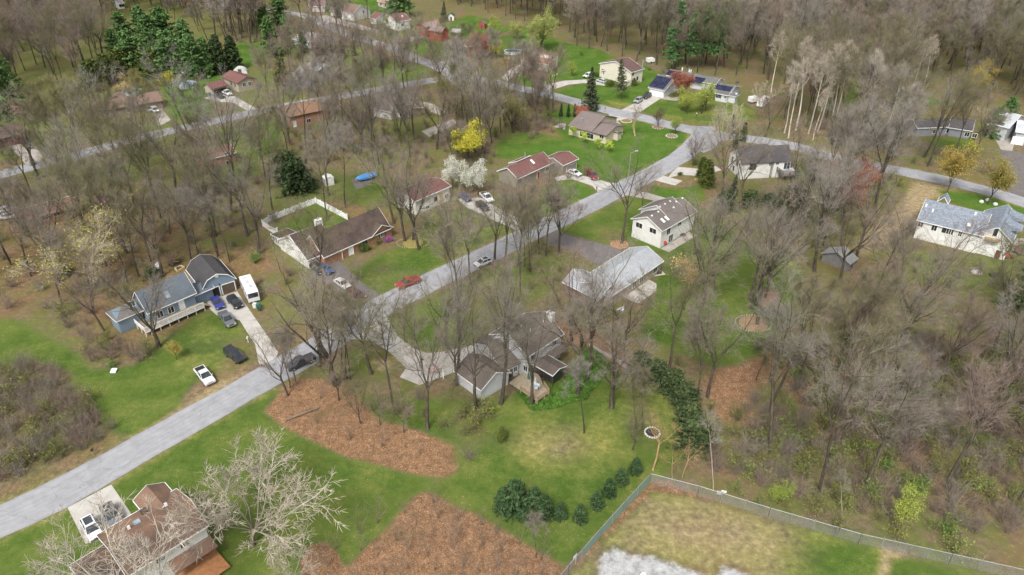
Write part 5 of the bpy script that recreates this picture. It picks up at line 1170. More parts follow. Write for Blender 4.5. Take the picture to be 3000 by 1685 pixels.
# ---------------------------------------------------------------- trees one by one
W_ = lambda *p: V(*p)
BT = [  # kind, survey point, height, label
 ('vase1', V(1563,613), 22, 'lone tall forked tree in a round leaf bed beside the grey drive'),
 ('vase0', T(2,0)(0,0) and T(2,2)(195,1200), 20, 'bare tree rising through the corner of the wooden back deck'),
 ('vase1', T(2,2)(660,1090), 22, 'straight bare trunk in the ivy bed nearest the porch'),
 ('vase2', T(2,2)(745,950), 22, 'slightly leaning bare trunk at the far edge of the ivy bed'),
 ('spreading', T(2,2)(1000,1215), 19, 'wide forked tree with flared roots on the yellow back lawn'),
 ('tall1', T(2,2)(725,1470), 15, 'slim leaning trunk standing alone on the back lawn'),
 ('vase3', T(2,2)(600,550), 19, 'bare tree behind the grey house beside the orange leaf strip'),
 ('vase0', T(2,2)(1965,1110), 20, 'twin-stemmed bare tree by the patch of brown leaves'),
 ('vase3', T(2,2)(1120,640), 17, 'spreading bare tree at the end of the stone path'),
 ('vase2', Z4(950,1330), 23, 'thick-trunked bare tree in front of the garage gable'),
 ('vase1', Z4(625,1420), 20, 'bare tree just below the garage wall'),
 ('vase0', Z4(385,1090), 18, 'leaning bare tree at the corner of the concrete turnaround'),
 ('spreading', T(2,1)(800,985), 24, 'huge forked tree rooted at the top of the leaf bed'),
 ('vase2', T(2,1)(640,800), 19, 'tree leaning out over the concrete drive by the road'),
 ('tall0', T(2,1)(885,935), 18, 'left of three slim trunks between road and turnaround'),
 ('tall1', T(2,1)(915,925), 15, 'middle slim trunk between road and turnaround'),
 ('tall2', T(2,1)(945,930), 18, 'right of three slim trunks between road and turnaround'),
 ('vase0', T(2,1)(1160,880), 20, 'y-shaped bare tree at the mouth of the curved concrete drive'),
 ('vase3', T(2,1)(320,1095), 14, 'crooked olive-barked tree on the left tip of the leaf bed'),
 ('tall1', T(2,1)(345,1015), 12, 'thin sapling between crooked tree and parked dark pickup'),
 ('tall0', T(2,1)(410,975), 12, 'second thin sapling beside the parked dark pickup'),
 ('vase1', T(2,1)(1725,1430), 22, 'long dark trunk leaning left on the right end of the leaf bed'),
 ('vase2', T(2,1)(2010,960), 20, 'bare tree between the turnaround and the garage'),
 ('small1', T(2,1)(1250,1390), 8, 'small dark bare tree in the middle of the leaf bed'),
 ('vase0', T(2,1)(1920,660), 19, 'bare tree on the lawn inside the drive curve'),
 ('small0', T(2,1)(1500,560), 11, 'short bushy bare tree in the green lawn island'),
 ('vase3', T(2,2)(20,640), 18, 'bare tree leaning at the front corner of the grey house'),
 ('tall0', T(1,1)(715,745), 21, 'tall dark trunk inside the white-fenced yard'),
 ('tall1', T(1,1)(905,650), 22, 'tall mossy trunk behind the white fence'),
 ('vase2', T(1,1)(735,525), 20, 'bare tree beside the white box shed'),
 ('vase0', T(1,1)(1500,985), 22, 'left trunk of the trio in the front island bed'),
 ('vase3', T(1,1)(1580,975), 20, 'middle trunk of the trio in the front island bed'),
 ('vase1', T(1,1)(1640,1070), 22, 'pale straight trunk nearest the road in front of the brick house'),
 ('vase2', T(1,1)(1390,805), 22, 'trunk at the right end of the brick house roof'),
 ('small0', T(1,1)(1880,850), 8, 'small bare tree with a round shrub on the front lawn'),
 ('tall2', T(1,1)(1975,1400), 9, 'small bare tree on the far kerb opposite the red pickup'),
 ('vase0', T(1,1)(2400,1190), 19, 'forked tree just beyond the white car on the road'),
 ('vase2', T(1,1)(2500,1215), 18, 'second forked tree right of the white car on the road'),
 ('vase1', T(1,2)(60,1235), 18, 'roadside trunk by the driveway mouth of the dark asphalt'),
 ('tall0', T(1,2)(125,1245), 17, 'slim roadside trunk beside the dark asphalt drive'),
 ('tall1', T(1,2)(205,1230), 14, 'thin roadside trunk next to the dark asphalt drive'),
 ('vase3', T(1,2)(470,1115), 20, 'thick shaggy trunk on the corner of the dark asphalt drive'),
 ('vase0', T(1,2)(270,1115), 15, 'leaning trunk at the verge before the dark asphalt drive'),
 ('spreading', T(2,2)(1905,200), 22, 'cluster-stemmed bare tree on the lawn right of the white house'),
 ('vase0', T(1,2)(2000,1400), 21, 'bare tree closest to the straw-coloured grass clump'),
 ('vase2', T(1,2)(2040,1470), 20, 'bare tree below the straw-coloured grass clump'),
 ('vase1', ZV(345,320), 24, 'largest leaning trunk in the edged bed beside the green shed'),
 ('vase2', ZV(290,190), 22, 'straight trunk left of the green shed'),
 ('vase0', ZV(365,200), 22, 'trunk standing right in front of the green shed'),
 ('vase1', ZV(280,110), 21, 'trunk behind the edged bed of the green shed'),
 ('tall1', ZV(455,815), 17, 'long dark leaning trunk right of the leaf patch'),
 ('tall0', ZV(695,815), 20, 'tall dark trunk between two leaf patches near the wood'),
 ('tall2', ZV(830,815), 12, 'young dark trunk over red leaves at the edge of the wood'),
 ('tall1', ZV(335,800), 10, 'thin dark stem over the pale leaf patch'),
 ('spreading', T(1,0)(1700,1500) if False else V(400,873), 18, 'bare tree standing before the blue house porch'),
 ('vase3', V(262,833), 16, 'greyish bare tree at the wood edge left of the blue house'),
 ('vase1', T(1,0)(1930,1215), 20, 'tall trunk directly behind the blue house garage'),
 ('vase0', T(1,0)(1640,1335), 19, 'tall trunk rising behind the blue house roof'),
 ('tall2', T(1,0)(1400,1340), 19, 'slim leaning trunk in the leafy wood behind the blue house wing'),
 ('vase2', T(1,0)(1275,1110), 22, 'thick trunk in the leafy wood above the blue house wing'),
 ('tall1', T(1,0)(2000,1185), 17, 'thin trunk right behind the blue house garage'),
 ('tall0', T(1,0)(2310,1195), 17, 'trunk on the leaf litter right of the blue house garage'),
 ('tall2', T(1,0)(2195,1165), 15, 'thin trunk on the leaf litter near the white motorhome'),
 ('vase3', T(1,0)(2060,600), 21, 'large dark forked trunk behind the leafy wood'),
 ('vase1', T(1,0)(2170,935), 19, 'forked trunk midway through the leafy wood'),
 ('vase0', T(1,0)(870,1090), 21, 'dark trunk behind the pale yellowish sycamore'),
 ('vase2', T(1,0)(760,700), 21, 'dark forked tree before the long brown roof'),
 ('spreading', T(1,0)(620,330), 15, 'dark branching tree leaning over the long brown roof'),
 ('spreading', ZQ(1595,500), 17, 'big solitary shade tree on the bright lawn south of the far road'),
 ('spreading_olive', T(0,0)(740,1275), 17, 'broad olive-budded shade tree on the lawn by the dark garage'),
 ('small0', T(0,0)(1785,1130), 8, 'small low-forked tree on the ranch front lawn'),
 ('tall0', T(0,1)(625,595), 20, 'right of two tall dark trunks by the pale blue house'),
 ('vase1', T(0,1)(575,585), 18, 'left of two tall dark trunks by the pale blue house'),
 ('vase2', T(0,1)(1495,935), 20, 'straight dark trunk at the verge of the far road'),
 ('vase0', T(0,1)(1595,1410), 23, 'dark vase-shaped tree right of the white-gabled cottage'),
 ('tall1', T(0,1)(1440,1400), 19, 'dark trunk below the white-gabled cottage'),
 ('vase3', T(0,1)(840,150), 18, 'bare tree in front of the white contemporary house, left one'),
 ('vase1', T(0,1)(955,170), 18, 'bare tree before the centre of the white contemporary house'),
 ('vase2', T(0,1)(1125,190), 19, 'bare tree at the right corner of the white contemporary house'),
 ('vase0', T(0,1)(1185,560), 17, 'olive-barked tree beside the distant road bend'),
 ('vase3', T(0,1)(925,520), 16, 'bare tree by the distant road, left of the bend'),
 ('vase2', T(0,1)(1480,640), 16, 'dark bare tree at the distant road junction'),
 ('vase1', T(0,1)(1630,650), 16, 'bare tree just right of the distant road junction'),
 ('small1', T(1,2)(1310,625), 9, 'brown twiggy young tree beside the worn concrete drive'),
 ('fan', V(1743,418), 9, 'vase-shaped reddish twiggy tree near the street corner'),
 ('vase1', T(1,2)(2115,610), 21, 'tall bare tree left of the dark evergreens by the charcoal-roofed house'),
 ('vase0', T(1,2)(2290,660), 21, 'tall bare tree in front of the black-railed deck'),
 ('vase2', V(2118,640), 22, 'large dark trunk beside the red-budded tree, left one'),
 ('vase0', V(2150,660), 23, 'massive double trunk right of the red-budded tree'),
 ('vase3', V(2110,720), 22, 'big leaning trunk below the red-budded tree'),
 ('vase3', V(1990,590), 18, 'grey twiggy tree left of the red-budded tree'),
 ('vase1', V(2060,560), 19, 'tall bare tree just behind the red-budded tree'),
 ('vase2', V(2075,470), 20, 'bare tree by the roadside right of the black-railed deck'),
 ('small0', T(3,2)(1205,195), 9, 'multi-trunk low tree near the stone fire ring'),
 ('snag', T(3,2)(1405,395), 9, 'orange-twigged broken tree near the fence corner'),
 ('snag', T(3,2)(1600,490), 6, 'small orange-twigged tree just outside the fence corner'),
 ('snag', T(3,2)(1700,465), 6, 'bent little tree over the leaf pile outside the fence'),
 ('pole', T(3,2)(2010,605), 13, 'pale leaning pole-like tree behind the chain-link fence'),
 ('pole', T(3,3)(740,930), 9, 'bent pale sapling close behind the long fence'),
 ('tall2', T(2,2)(820,980) if False else T(2,2)(1310,1440), 13, 'thin leaning stem left of the dark yew thicket'),
 ('tall1', T(2,2)(1240,1440), 12, 'thin grey stem beside the stone fire ring'),
 ('sycamore', T(3,1)(-40,1150), 15, 'pale-branched sycamore spreading over the lawn by the rust-roofed house'),
 ('sycamore_bare', V(420,1580), 20, 'pale-branched sycamore overhanging the rust roof'),
 ('sycamore_bare', V(190,1530), 13, 'pale twiggy sycamore at the lower left of the rust roof'),
 ('sycamore_bare', V(740,1500), 10, 'small pale-branched tree over the round leaf bed'),
 ('sycamore_broad', T(1,0)(900,1480), 19, 'pale broad sycamore with yellow-green buds in the left wood'),
 ('sycamore_bare', V(1800,392), 14, 'pale tree at the road junction by the stop sign'),
 ('sycamore_bare', V(1835,352), 13, 'pale twiggy tree on the green junction corner'),
 ('sycamore_bare', V(1905,300), 14, 'pale grey tree in front of the white trailers'),
 ('vase3', V(1925,345), 16, 'dark forked tree beside the white trailers'),
 ('tall0', T(3,2)(240,1270), 8, 'thin upright sapling by the lower leaf bed'),
]
for k_, p_, h_, l_ in BT: plant(k_, p_, h_, l_, w=1.75 if k_ == 'sycamore' else 1.3 if False or (k_ == 'sycamore_bare' and h_ == 20) or k_ == 'sycamore_broad' else 1)
for i, (x, y, h_) in enumerate(((30,930,16),(165,1340,17),(205,1390,17),(280,1310,21),(405,1345,18),(450,1410,12),(500,1320,20),(650,1160,17),(690,1160,18),(1000,1280,18),(1230,1200,14),(1560,900,14),(1450,900,13))):
    plant('poplar%d' % (i % 2), T(0,3)(x, y), h_*1.35, 'white-barked slender poplar at the edge of the forest by the road', 'white-barked poplars by the road')
EV = [
 ('pine', V(300,168), 15), ('pine_b', V(345,185), 17), ('pine', V(395,190), 17), ('pine_b', V(440,196), 18), ('pine', V(490,198), 17), ('pine_b', V(320,125), 16), ('pine', V(372,110), 17), ('pine_b', V(425,125), 18), ('pine', V(470,150), 17), ('pine_b', V(385,150), 18), ('pine', V(520,190), 15)]
for k_, p_, h_ in EV: plant(k_, p_, h_, 'full green pine in the dense pine grove behind the round pool', 'pine grove at the upper left', w=1.15)
ONE = [
 ('dark_cedar', V(556,183), 15, 'left of two dark cedars at the right end of the pine grove'), ('dark_cedar', V(590,176), 14, 'right of two dark cedars beside the green lawn'),
 ('pine_b', V(12,292), 24, 'dark tall pine at the left edge'), ('pine', V(52,285), 19, 'dark pine second from the left edge'), ('pine_b', V(-5,250), 23, 'dark pine cropped by the left edge'), ('pine', V(10,60), 17, 'dark pine in the top left corner'),
 ('cedar', V(105,298), 9, 'dense green cedar below the olive shade tree'),
 ('pine', V(690,142), 17, 'irregular dark pine beside the pale blue house, left'), ('white_pine', V(735,150), 19, 'tall thin pine before the pale blue house'), ('pine', V(765,132), 9, 'low spreading pine at the pale blue house corner'), ('pine_b', V(705,60), 16, 'dark pine above the pale blue house'), ('pine', V(665,75), 15, 'blue-green pine left of the distant road'),
 ('cedar', V(711,215), 11, 'solitary rounded cedar left of the slate gable house'), ('cedar', V(822,156), 8, 'olive cedar right of the pale blue house'), ('spruce', V(865,146), 6, 'small spruce by the distant lawn'), ('spruce', V(892,140), 5, 'tiny spruce right of the small spruce'),
 ('white_pine', V(985,48), 18, 'left pine of the dark group behind the maroon-roofed white house'), ('pine_b', V(1008,46), 18, 'middle pine of the dark group behind the maroon-roofed white house'), ('white_pine', V(1032,44), 18, 'right pine of the dark group behind the maroon-roofed white house'),
 ('spruce', V(1115,55), 10, 'dark pointed spruce next to the white shed'), ('spruce', V(850,45), 7, 'small spruce in front of the white contemporary house'),
 ('white_pine', V(1705,168), 27, 'tallest white pine at the forest edge behind the solar house'), ('white_pine', V(1728,172), 22, 'white pine left-centre behind the solar house'), ('white_pine', V(1768,170), 25, 'white pine right-centre behind the solar house'), ('white_pine', V(1800,172), 23, 'rightmost white pine behind the solar house'), ('white_pine', V(1690,180), 19, 'leftmost low white pine behind the solar house'),
 ('spruce', V(1482,276), 15, 'dense grey-green spruce at the roadside behind the tan ranch'), ('spruce_thin', V(1562,250), 15, 'sparse spruce with bare lower trunk in front of the cream house'),
 ('yew', V(752,480), 9, 'dark yew thicket tree behind the white fence'), ('yew', V(725,450), 8, 'dark evergreen left of the yew thicket'),
 ('cedar', V(1778,468), 8, 'ivy-green column at the corner of the charcoal-roofed house'), ('cedar', V(1765,455), 7, 'green column left of the ivy-green one'),
 ('spruce', V(1842,488), 6, 'dark spruce at the foot of the charcoal-roofed house'), ('yew', V(1885,520), 4.5, 'dark evergreen below the black-railed deck'), ('yew', V(1935,530), 4.5, 'dark evergreen right below the black-railed deck'), ('yew', V(1825,525), 5, 'dark evergreen left of the bare tall trunk'), ('yew', V(1990,530), 7, 'dark evergreen left of the red-budded tree'),
 ('arborvitae', V(1868,355), 6, 'pointed dark arborvitae at the road junction'), ('arborvitae', V(1850,372), 5, 'smaller arborvitae at the road junction'), ('spruce_thin', V(1838,350), 8, 'grey-green thin spruce at the road junction'),
 ('yew', V(1610,938), 4.4, 'left end of the dark evergreen screen beside the lawn'), ('yew', V(1650,962), 4.6, 'second clump of the dark evergreen screen'), ('yew', V(1690,985), 4.6, 'third clump of the dark evergreen screen'), ('yew', V(1722,1020), 4.6, 'fourth clump of the dark evergreen screen where it turns'), ('yew', V(1735,1075), 4.6, 'fifth clump of the dark evergreen screen'), ('yew', V(1742,1125), 5.5, 'last clump of the dark evergreen screen near the fence'),
 ('cedar', V(1262,1108), 3, 'dark low cedar clump at the foot of the garage lawn'), ('pine', V(2520,330), 12, 'green pine left of the vertical lane at the right edge'), ('pine_b', V(2490,345), 10, 'lower green pine left of the vertical lane'), ('pine', V(2570,790), 16, 'dark pine cut off at the right edge'), ('spruce', V(85,415), 4, 'small pointed spruce at the roadside by the long brown roof'), ('yew', V(400,312) if False else V(165,690), 3, 'dark holly bush in the wood by the blue house'),
 ('yew', V(388,702), 3.2, 'dark holly bush against the back of the blue house')]
for k_, p_, h_, l_ in ONE: plant(k_, p_, h_, l_)
for i, (x, y) in enumerate(((250,222),(275,208),(300,196),(322,190),(345,186),(368,190),(385,196),(236,228))): plant('cedar', V(x, y), 11, 'olive-green cedar in the clipped row behind the straw-coloured thicket', 'clipped cedar row', w=1.2)
for x, y, l_ in ((480,872,'dark young spruce nearest the leaf bed in the curved row of six'), (680,895,'second dark young spruce in the curved row of six'), (845,762,'third dark young spruce in the curved row of six'), (970,640,'fourth dark young spruce in the curved row of six'), (1090,522,'fifth dark young spruce in the curved row of six'), (1232,420,'young spruce at the upper end of the curved row of six')):
    plant('cone_shrub', T(3,2)(x, y), 3.2, l_, 'row of young spruces', w=.85)
for x, y, h_, l_ in ((30,800,6.6,'tall dark spruce at the left of the clustered three'), (190,830,5.6,'middle dark spruce of the clustered three'), (300,850,4.6,'front dark spruce of the clustered three by a bare shrub'), (-70,790,4.6,'low dark spruce at the back of the cluster')):
    plant('cone_shrub', T(3,2)(x, y), h_, l_, 'clustered spruces', w=.9)
for x, y, l_ in ((1410,293,'left of three thin arborvitae in the tan ranch yard'), (1429,294,'middle of three thin arborvitae in the tan ranch yard'), (1446,294,'right of three thin arborvitae in the tan ranch yard')): plant('arborvitae', V(x, y), 4.6, l_, 'three arborvitae spires', w=.75)
COLR = [
 ('yellow', V(1180,405), 11, 'bright yellow flowering tree in the middle of the bare woods'), ('yellow', V(1249,147), 7.5, 'yellow-green tree beside the red-budded maple'), ('lime', V(977,70), 5.5, 'lime-green tree in front of the maroon-roofed white house'),
 ('red', V(1207,150), 12, 'red-budded maple in front of the tall brick house'), ('red', V(1712,252), 11, 'red-budded maple in front of the solar house roof'), ('red', V(2122,545), 16, 'red-budded tree in the right wood'), ('red', V(1465,315), 7, 'small reddish tree left of the tan ranch'),
 ('willow', V(1362,128), 17, 'large yellow-green willow at the forest edge'), ('willow', V(1301,98), 8, 'smaller yellow-green tree left of the willow'), ('lime', V(1240,95), 9, 'olive-green leafing tree by the red shed'),
 ('lime', V(1713,278), 7.5, 'leafing tree in front of the solar house, left one'), ('lime', V(1728,286), 7, 'short leafing tree before the solar house middle'), ('lime', V(1765,286), 10, 'tall pale-green tree before the solar house'), ('lime', V(1775,278), 9, 'leafing tree right before the solar house wing'),
 ('lime', V(1698,338), 5.5, 'small light-green tree in the stone ring on the corner lawn'), ('plum', V(1655,318), 6, 'small plum-coloured tree in a mulch ring on the corner lawn'), ('lime', V(1438,192), 5.5, 'rounded light-green tree on the split-level lawn'),
 ('birch', V(1597,343), 9.5, 'three-stemmed pale birch beside the tan ranch'),
 ('white', V(1172,488), 9, 'white-blossomed tree left, against the maroon roof'), ('white', V(1203,492), 8.5, 'white-blossomed tree right, beside the parked pickup'), ('white', V(1140,478), 8, 'white-blossomed tree behind the blossom house roof'), ('white', V(1365,226), 3.5, 'small white-blossomed tree at the drive mouth across the far road'), ('white', V(452,232), 5.5, 'small white-flowering tree beside the round pool'),
 ('pink', V(60,298), 7, 'pink-blossomed tree under the dark pines at the left'), ('red', V(18,8) if False else V(470,20), 8, 'reddish far tree along the top edge'),
 ('ochre', V(2382,488), 13, 'ochre-leafed tree at the roadside, left of two'), ('ochre', V(2484,514), 12, 'ochre-leafed tree at the roadside, right of two'), ('ochre', V(2450,255), 13, 'ochre-green tree above the charcoal roof'), ('ochre', V(2120,60), 12, 'ochre-budded tree far inside the forest'), ('ochre', V(2350,85), 12, 'ochre-budded tree deep in the right forest'), ('ochre', V(2560,90), 12, 'ochre tree at the right edge of the forest'),
 ('ochre', V(445,905), 4, 'low ochre shrubby tree on the blue house lawn'), ('ochre', V(310,320) if False else V(1110,500), 4, 'ochre bush behind the brick house fence'),
 ('spreading_olive', V(700,190), 7, 'low olive shrubby tree beside the solitary cedar'), ('spreading_olive', V(1290,335), 14, 'olive budding tree left of the tan ranch lawn'), ('spreading_olive', V(1150,300), 16, 'olive budding tree in the woods beside the cottage'), ('spreading_olive', V(345,230), 8, 'tan multi-stem tree before the clipped cedars'),
 ('lime', V(2262,1320), 6, 'lime-green bush tree just behind the long fence'), ('lime', V(1957,1268), 4.5, 'lime-green shrub near the fence corner woods')]
for k_, p_, h_, l_ in COLR: plant(k_, p_, h_, l_, w=1.35 if h_ == 11 and k_ == 'yellow' else 1)
for x, y, l_ in ((480,690,'first bright sapling along the tan ranch bed'), (690,790,'second bright sapling along the tan ranch bed'), (915,905,'third bright sapling below the tan ranch bed'), (1125,950,'bright sapling nearest the road below the tan ranch')): plant('sapling', Z6(x, y), 3.6, l_, 'bright saplings by the tan ranch')
SH = [('forsythia', V(428,212), 4.5, 'yellow forsythia hedge between cedars and pool'), ('forsythia', V(410,214), 4, 'yellow forsythia clump left of the hedge'), ('straw', T(1,2)(1720,1310), 4.0, 'straw-coloured ornamental grass clump, upper part'), ('straw', T(1,2)(1800,1400), 3.6, 'straw-coloured ornamental grass clump, lower part'),
 ('ball', T(1,1)(1900,930), 2.0, 'round clipped shrub in the leafy front bed'), ('ball', T(1,1)(1090,1080), 1.8, 'dark shrub by the brick house steps'), ('azalea', T(1,1)(1335,990), 1.4, 'magenta azalea at the brick house corner'), ('brush_olive', T(1,1)(1235,1020), 2.4, 'olive shrub beside the magenta azalea'), ('azalea', T(1,0)(1050,640), 3, 'mauve redbud shrub by the long brown roof'),
 ('ball', ZB(570,385), 1.2, 'round bush by the split-level window'), ('ball', ZB(1620,505), 1.7, 'round bush by the cream house wing'), ('ball', ZB(1480,500), 1.6, 'dark bush beside the white suv'), ('ball', ZB(1680,640), 2.2, 'dark bush below the sparse spruce'), ('ball', ZB(2010,625), 2.2, 'dark bush under the cream house wall'),
 ('straw', T(1,2)(1850,390), 1.2, 'tawny grass tuft by the curved drive'), ('ball', T(1,2)(1690,320), .9, 'small green bush between two drives'), ('forsythia', V(690,182), 2.2, 'golden bush behind the slate gable house'), ('forsythia', V(1065,545) if False else V(775,168), 2, 'golden bush by the pale blue house'),
 ('brush_olive', V(930,545), 3.2, 'olive bush beyond the white fence'), ('brush_green', V(640,660), 3, 'green bush on the leaf litter near the motorhome'), ('pinkbrush', T(3,2)(240,900), 3, 'bare grey shrub in front of the clustered spruces'), ('brush_olive', V(1055,320) if False else V(595,172), 2.6, 'olive bush at the end of the dark cedars'), ('ball', ZR(1450,490), 2.2, 'dark hedge bush under the white wall, left'), ('ball', ZR(1560,490), 2.2, 'dark hedge bush under the white wall, right'), ('brush_red', V(1295,240) if False else V(1430,450), 4, 'dark red shrub tree by the maroon twin house'), ('brush_red', V(1475,440), 4, 'reddish shrub beside the red pickup')]
for k_, p_, h_, l_ in SH: plant(k_, p_, h_, l_)
# ---------------------------------------------------------------- woods: nearer trees one by one, the rest as stuff
def inside(p, poly):
    r = False; n = len(poly)
    for i in range(n):
        (x0, y0), (x1, y1) = poly[i], poly[(i+1) % n]
        if (y0 > p[1]) != (y1 > p[1]) and p[0] < (x1-x0)*(p[1]-y0)/(y1-y0)+x0: r = not r
    return r
def fill(poly, gap, seed, keep=None, gapf=None):
    P = [tuple(G(V(*q)).xy) for q in poly]; r = random.Random(seed)
    xs = [p[0] for p in P]; ys = [p[1] for p in P]; A = abs(sum(P[i][0]*P[(i+1) % len(P)][1]-P[(i+1) % len(P)][0]*P[i][1] for i in range(len(P))))/2
    out = []; cell = {}; tries = int(A/(gap*gap)*6)+20
    for _ in range(tries):
        p = (r.uniform(min(xs), max(xs)), r.uniform(min(ys), max(ys)))
        if not inside(p, P): continue
        c = (int(p[0]//gap), int(p[1]//gap)); ok = True
        for i in (-1, 0, 1):
            for j in (-1, 0, 1):
                for q in cell.get((c[0]+i, c[1]+j), ()):
                    if (q[0]-p[0])**2+(q[1]-p[1])**2 < gap*gap*.8: ok = False
        if ok: cell.setdefault(c, []).append(p); out.append(p)
    return out
HB = []
for o in C.objects:
    if o.name.startswith('roof') and o.type == 'MESH':
        off = Vector(o.parent['o_']) if o.parent and 'o_' in o.parent else Vector((0, 0, 0))
        vs = [v.co+off for v in o.data.vertices]; HB.append((min(v.x for v in vs), max(v.x for v in vs), min(v.y for v in vs), max(v.y for v in vs)))
ROADS = []
for o in C.objects:
    if o.get('kind') == 'structure' and o.name.split('.')[0] in ('road', 'driveway', 'path'):
        ROADS.append([(v.co.x, v.co.y) for v in o.data.vertices] if len(o.data.polygons) > 1 else [(o.data.vertices[i].co.x, o.data.vertices[i].co.y) for i in o.data.polygons[0].vertices])
def free(p, m=1.5, view=False):
    if view:
        for a0, a1, b0, b1 in HB:
            if a0-1 < p[0] < a1+1 and b0-13 < p[1] < b0 and rt.random() < .75: return False
    for a0, a1, b0, b1 in HB:
        if a0-m < p[0] < a1+m and b0-m < p[1] < b1+m: return False
    for R_ in ROADS:
        if len(R_) > 40:
            if any((x-p[0])**2+(y-p[1])**2 < 4.5 for x, y in R_[::2]): return False
        elif inside(p, R_): return False
    return True
SH_ALL = []; FAR = []
WOODS = [  # polygon, spacing, kinds, number planted singly, phrase, understorey spacing, undergrowth kinds
 ([(-250,440),(100,440),(330,395),(470,365),(580,345),(640,430),(700,440),(690,560),(640,560),(660,640),(560,655),(480,655),(380,690),(300,720),(120,790),(-250,770)], 8.5, ['wood0','wood1','tall0','tall2','vase2','wood3','wood4','vase0','wood5'], 62, 'in the leafy wood between the far road and the blue house', 5.5, ['brush_olive','brush_red','brush']),
 ([(690,300),(830,265),(1000,250),(1110,225),(1260,228),(1330,300),(1250,340),(1240,420),(1190,440),(1120,430),(1000,450),(900,410),(800,410),(720,420)], 9, ['wood0','wood1','tall1','vase3','wood3','wood4','wood5'], 60, 'in the bare wood around the far cottage', 4.5, ['brush_olive','brush','pinkbrush']),
 ([(1235,440),(1290,450),(1395,465),(1360,555),(1290,530),(1225,490)], 6.0, ['wood0','wood2','wood1'], 14, 'in the thicket before the maroon twin house', 4.0, ['brush_olive','brush']),
 ([(950,170),(1080,205),(1100,192),(980,150)], 9, ['wood0','vase2'], 5, 'on the grass between the far roads', 7, ['brush_olive']),
 ([(710,165),(880,180),(1060,215),(1000,245),(840,245),(740,230)], 7.5, ['wood2','wood0','vase3'], 14, 'between the slate gable house and the far road', 5, ['brush','pinkbrush']),
 ([(560,60),(640,60),(650,110),(600,110)], 9, ['wood0','vase2'], 4, 'beyond the right end of the pine grove', 7, ['brush']),
 ([(760,30),(870,75),(900,125),(800,110),(740,70)], 9, ['vase2','wood0'], 8, 'beside the distant road', 8, ['brush_olive']),
 ([(2000,560),(2060,600),(2120,680),(2110,750),(2070,720),(2000,650),(1930,600),(1940,570)], 8.5, ['wood0','wood2','vase2'], 14, 'in the grey wood around the red-budded tree', 3.6, ['brush','brush_red','brush_olive']),
 ([(2090,430),(2280,460),(2270,500),(2200,560),(2130,600),(2060,520)], 7.5, ['vase2','wood0','tall1'], 12, 'between the road and the sandy track', 4, ['brush','brush_olive','brush_green']),
 ([(2130,730),(2200,790),(2330,850),(2500,860),(2700,850),(2700,1330),(2400,1350),(2050,1280),(1850,1200),(1850,1140),(1960,1000),(2080,860)], 8.2, ['wood0','wood1','tall0','wood3','tall2','vase3','vase1','wood4','wood5','wood2'], 92, 'in the dense brown wood on the right', 1.9, ['brush','brush_red','brush_olive','brush_red','brush','brush_olive','brush','brush_red','brush_olive','brush_green','brush_lime','brush_red']),
 ([(1990,330),(2100,365),(2300,415),(2480,445),(2500,420),(2430,395),(2300,375),(2280,310),(2150,290)], 8, ['wood1','wood0','vase2'], 14, 'behind the far road below the poplars', 4, ['brush_olive','brush_red','brush']),
 ([(1320,250),(1390,240),(1400,300),(1370,330),(1300,330),(1280,290)], 6, ['wood2','small1','small0'], 8, 'in the thicket left of the tan ranch yard', 3.2, ['brush_red','brush_olive','pinkbrush']),
 ([(600,610),(720,600),(760,660),(700,740),(640,700)], 8, ['small1','wood0'], 5, 'between the motorhome and the brick house', 6, ['brush_red','pinkbrush']),
 ([(870,640),(960,690),(990,760),(850,810),(760,790),(690,740),(660,700)], 9, ['wood2','wood1'], 5, 'on the verge left of the dark drive', 7, ['pinkbrush','brush_olive']),
 ([(1090,660),(1300,600),(1390,630),(1420,690),(1340,760),(1230,800),(1130,790)], 9, ['wood1','wood0'], 8, 'on the shaggy lawn across the road from the brick house', 6, ['brush_olive']),
 ([(940,990),(1040,980),(1160,1030),(1240,1090),(1170,1180),(1080,1080),(980,1060)], 8, ['wood1','small0'], 6, 'in the tangle below the garage', 4.5, ['brush_olive','brush']),
 ([(740,960),(880,1000),(1060,1090),(1120,1180),(980,1170),(820,1110)], 8, ['small1','small0'], 6, 'scattered through the big leaf bed', 4.5, ['whip']),
 ([(1390,700),(1440,720),(1520,800),(1460,850),(1390,800)], 8, ['wood0','vase2'], 5, 'between the metal roof and the grey house', 6, ['brush_olive']),
 ([(1560,860),(1700,900),(1800,960),(1790,1050),(1700,960),(1600,900)], 9, ['wood1','wood0'], 6, 'above the dark evergreen screen', 7, ['brush_olive']),
]
NB = len(BT)+13
for n_, (poly, gap, kinds, single, phrase, ug, uk) in enumerate(WOODS):
    pts = [p for p in fill(poly, gap, 100+n_) if free(p, 1.5, True)]
    pts.sort(key=lambda p: p[1])
    for i, p in enumerate(pts):
        k_ = rt.choice(kinds)
        if i < single:
            look = {'w': 'crowded bare', 't': 'slim straight bare', 'v': 'forked bare', 's': 'low twiggy'}[k_[0]]
            plant(k_, Vector((p[0], p[1], 0)), KINDS[k_][2]*rt.uniform(1.0, 1.3), '%s tree %s' % (look, phrase), 'bare trees '+phrase); NB += 1
        else: FAR.append((p[0], p[1], k_, rt.uniform(.95, 1.3)))
    for p in fill(poly, ug, 300+n_):
        if free(p, .6): SH_ALL.append((p[0], p[1], rt.choice(uk), rt.uniform(.6, 1.35)))
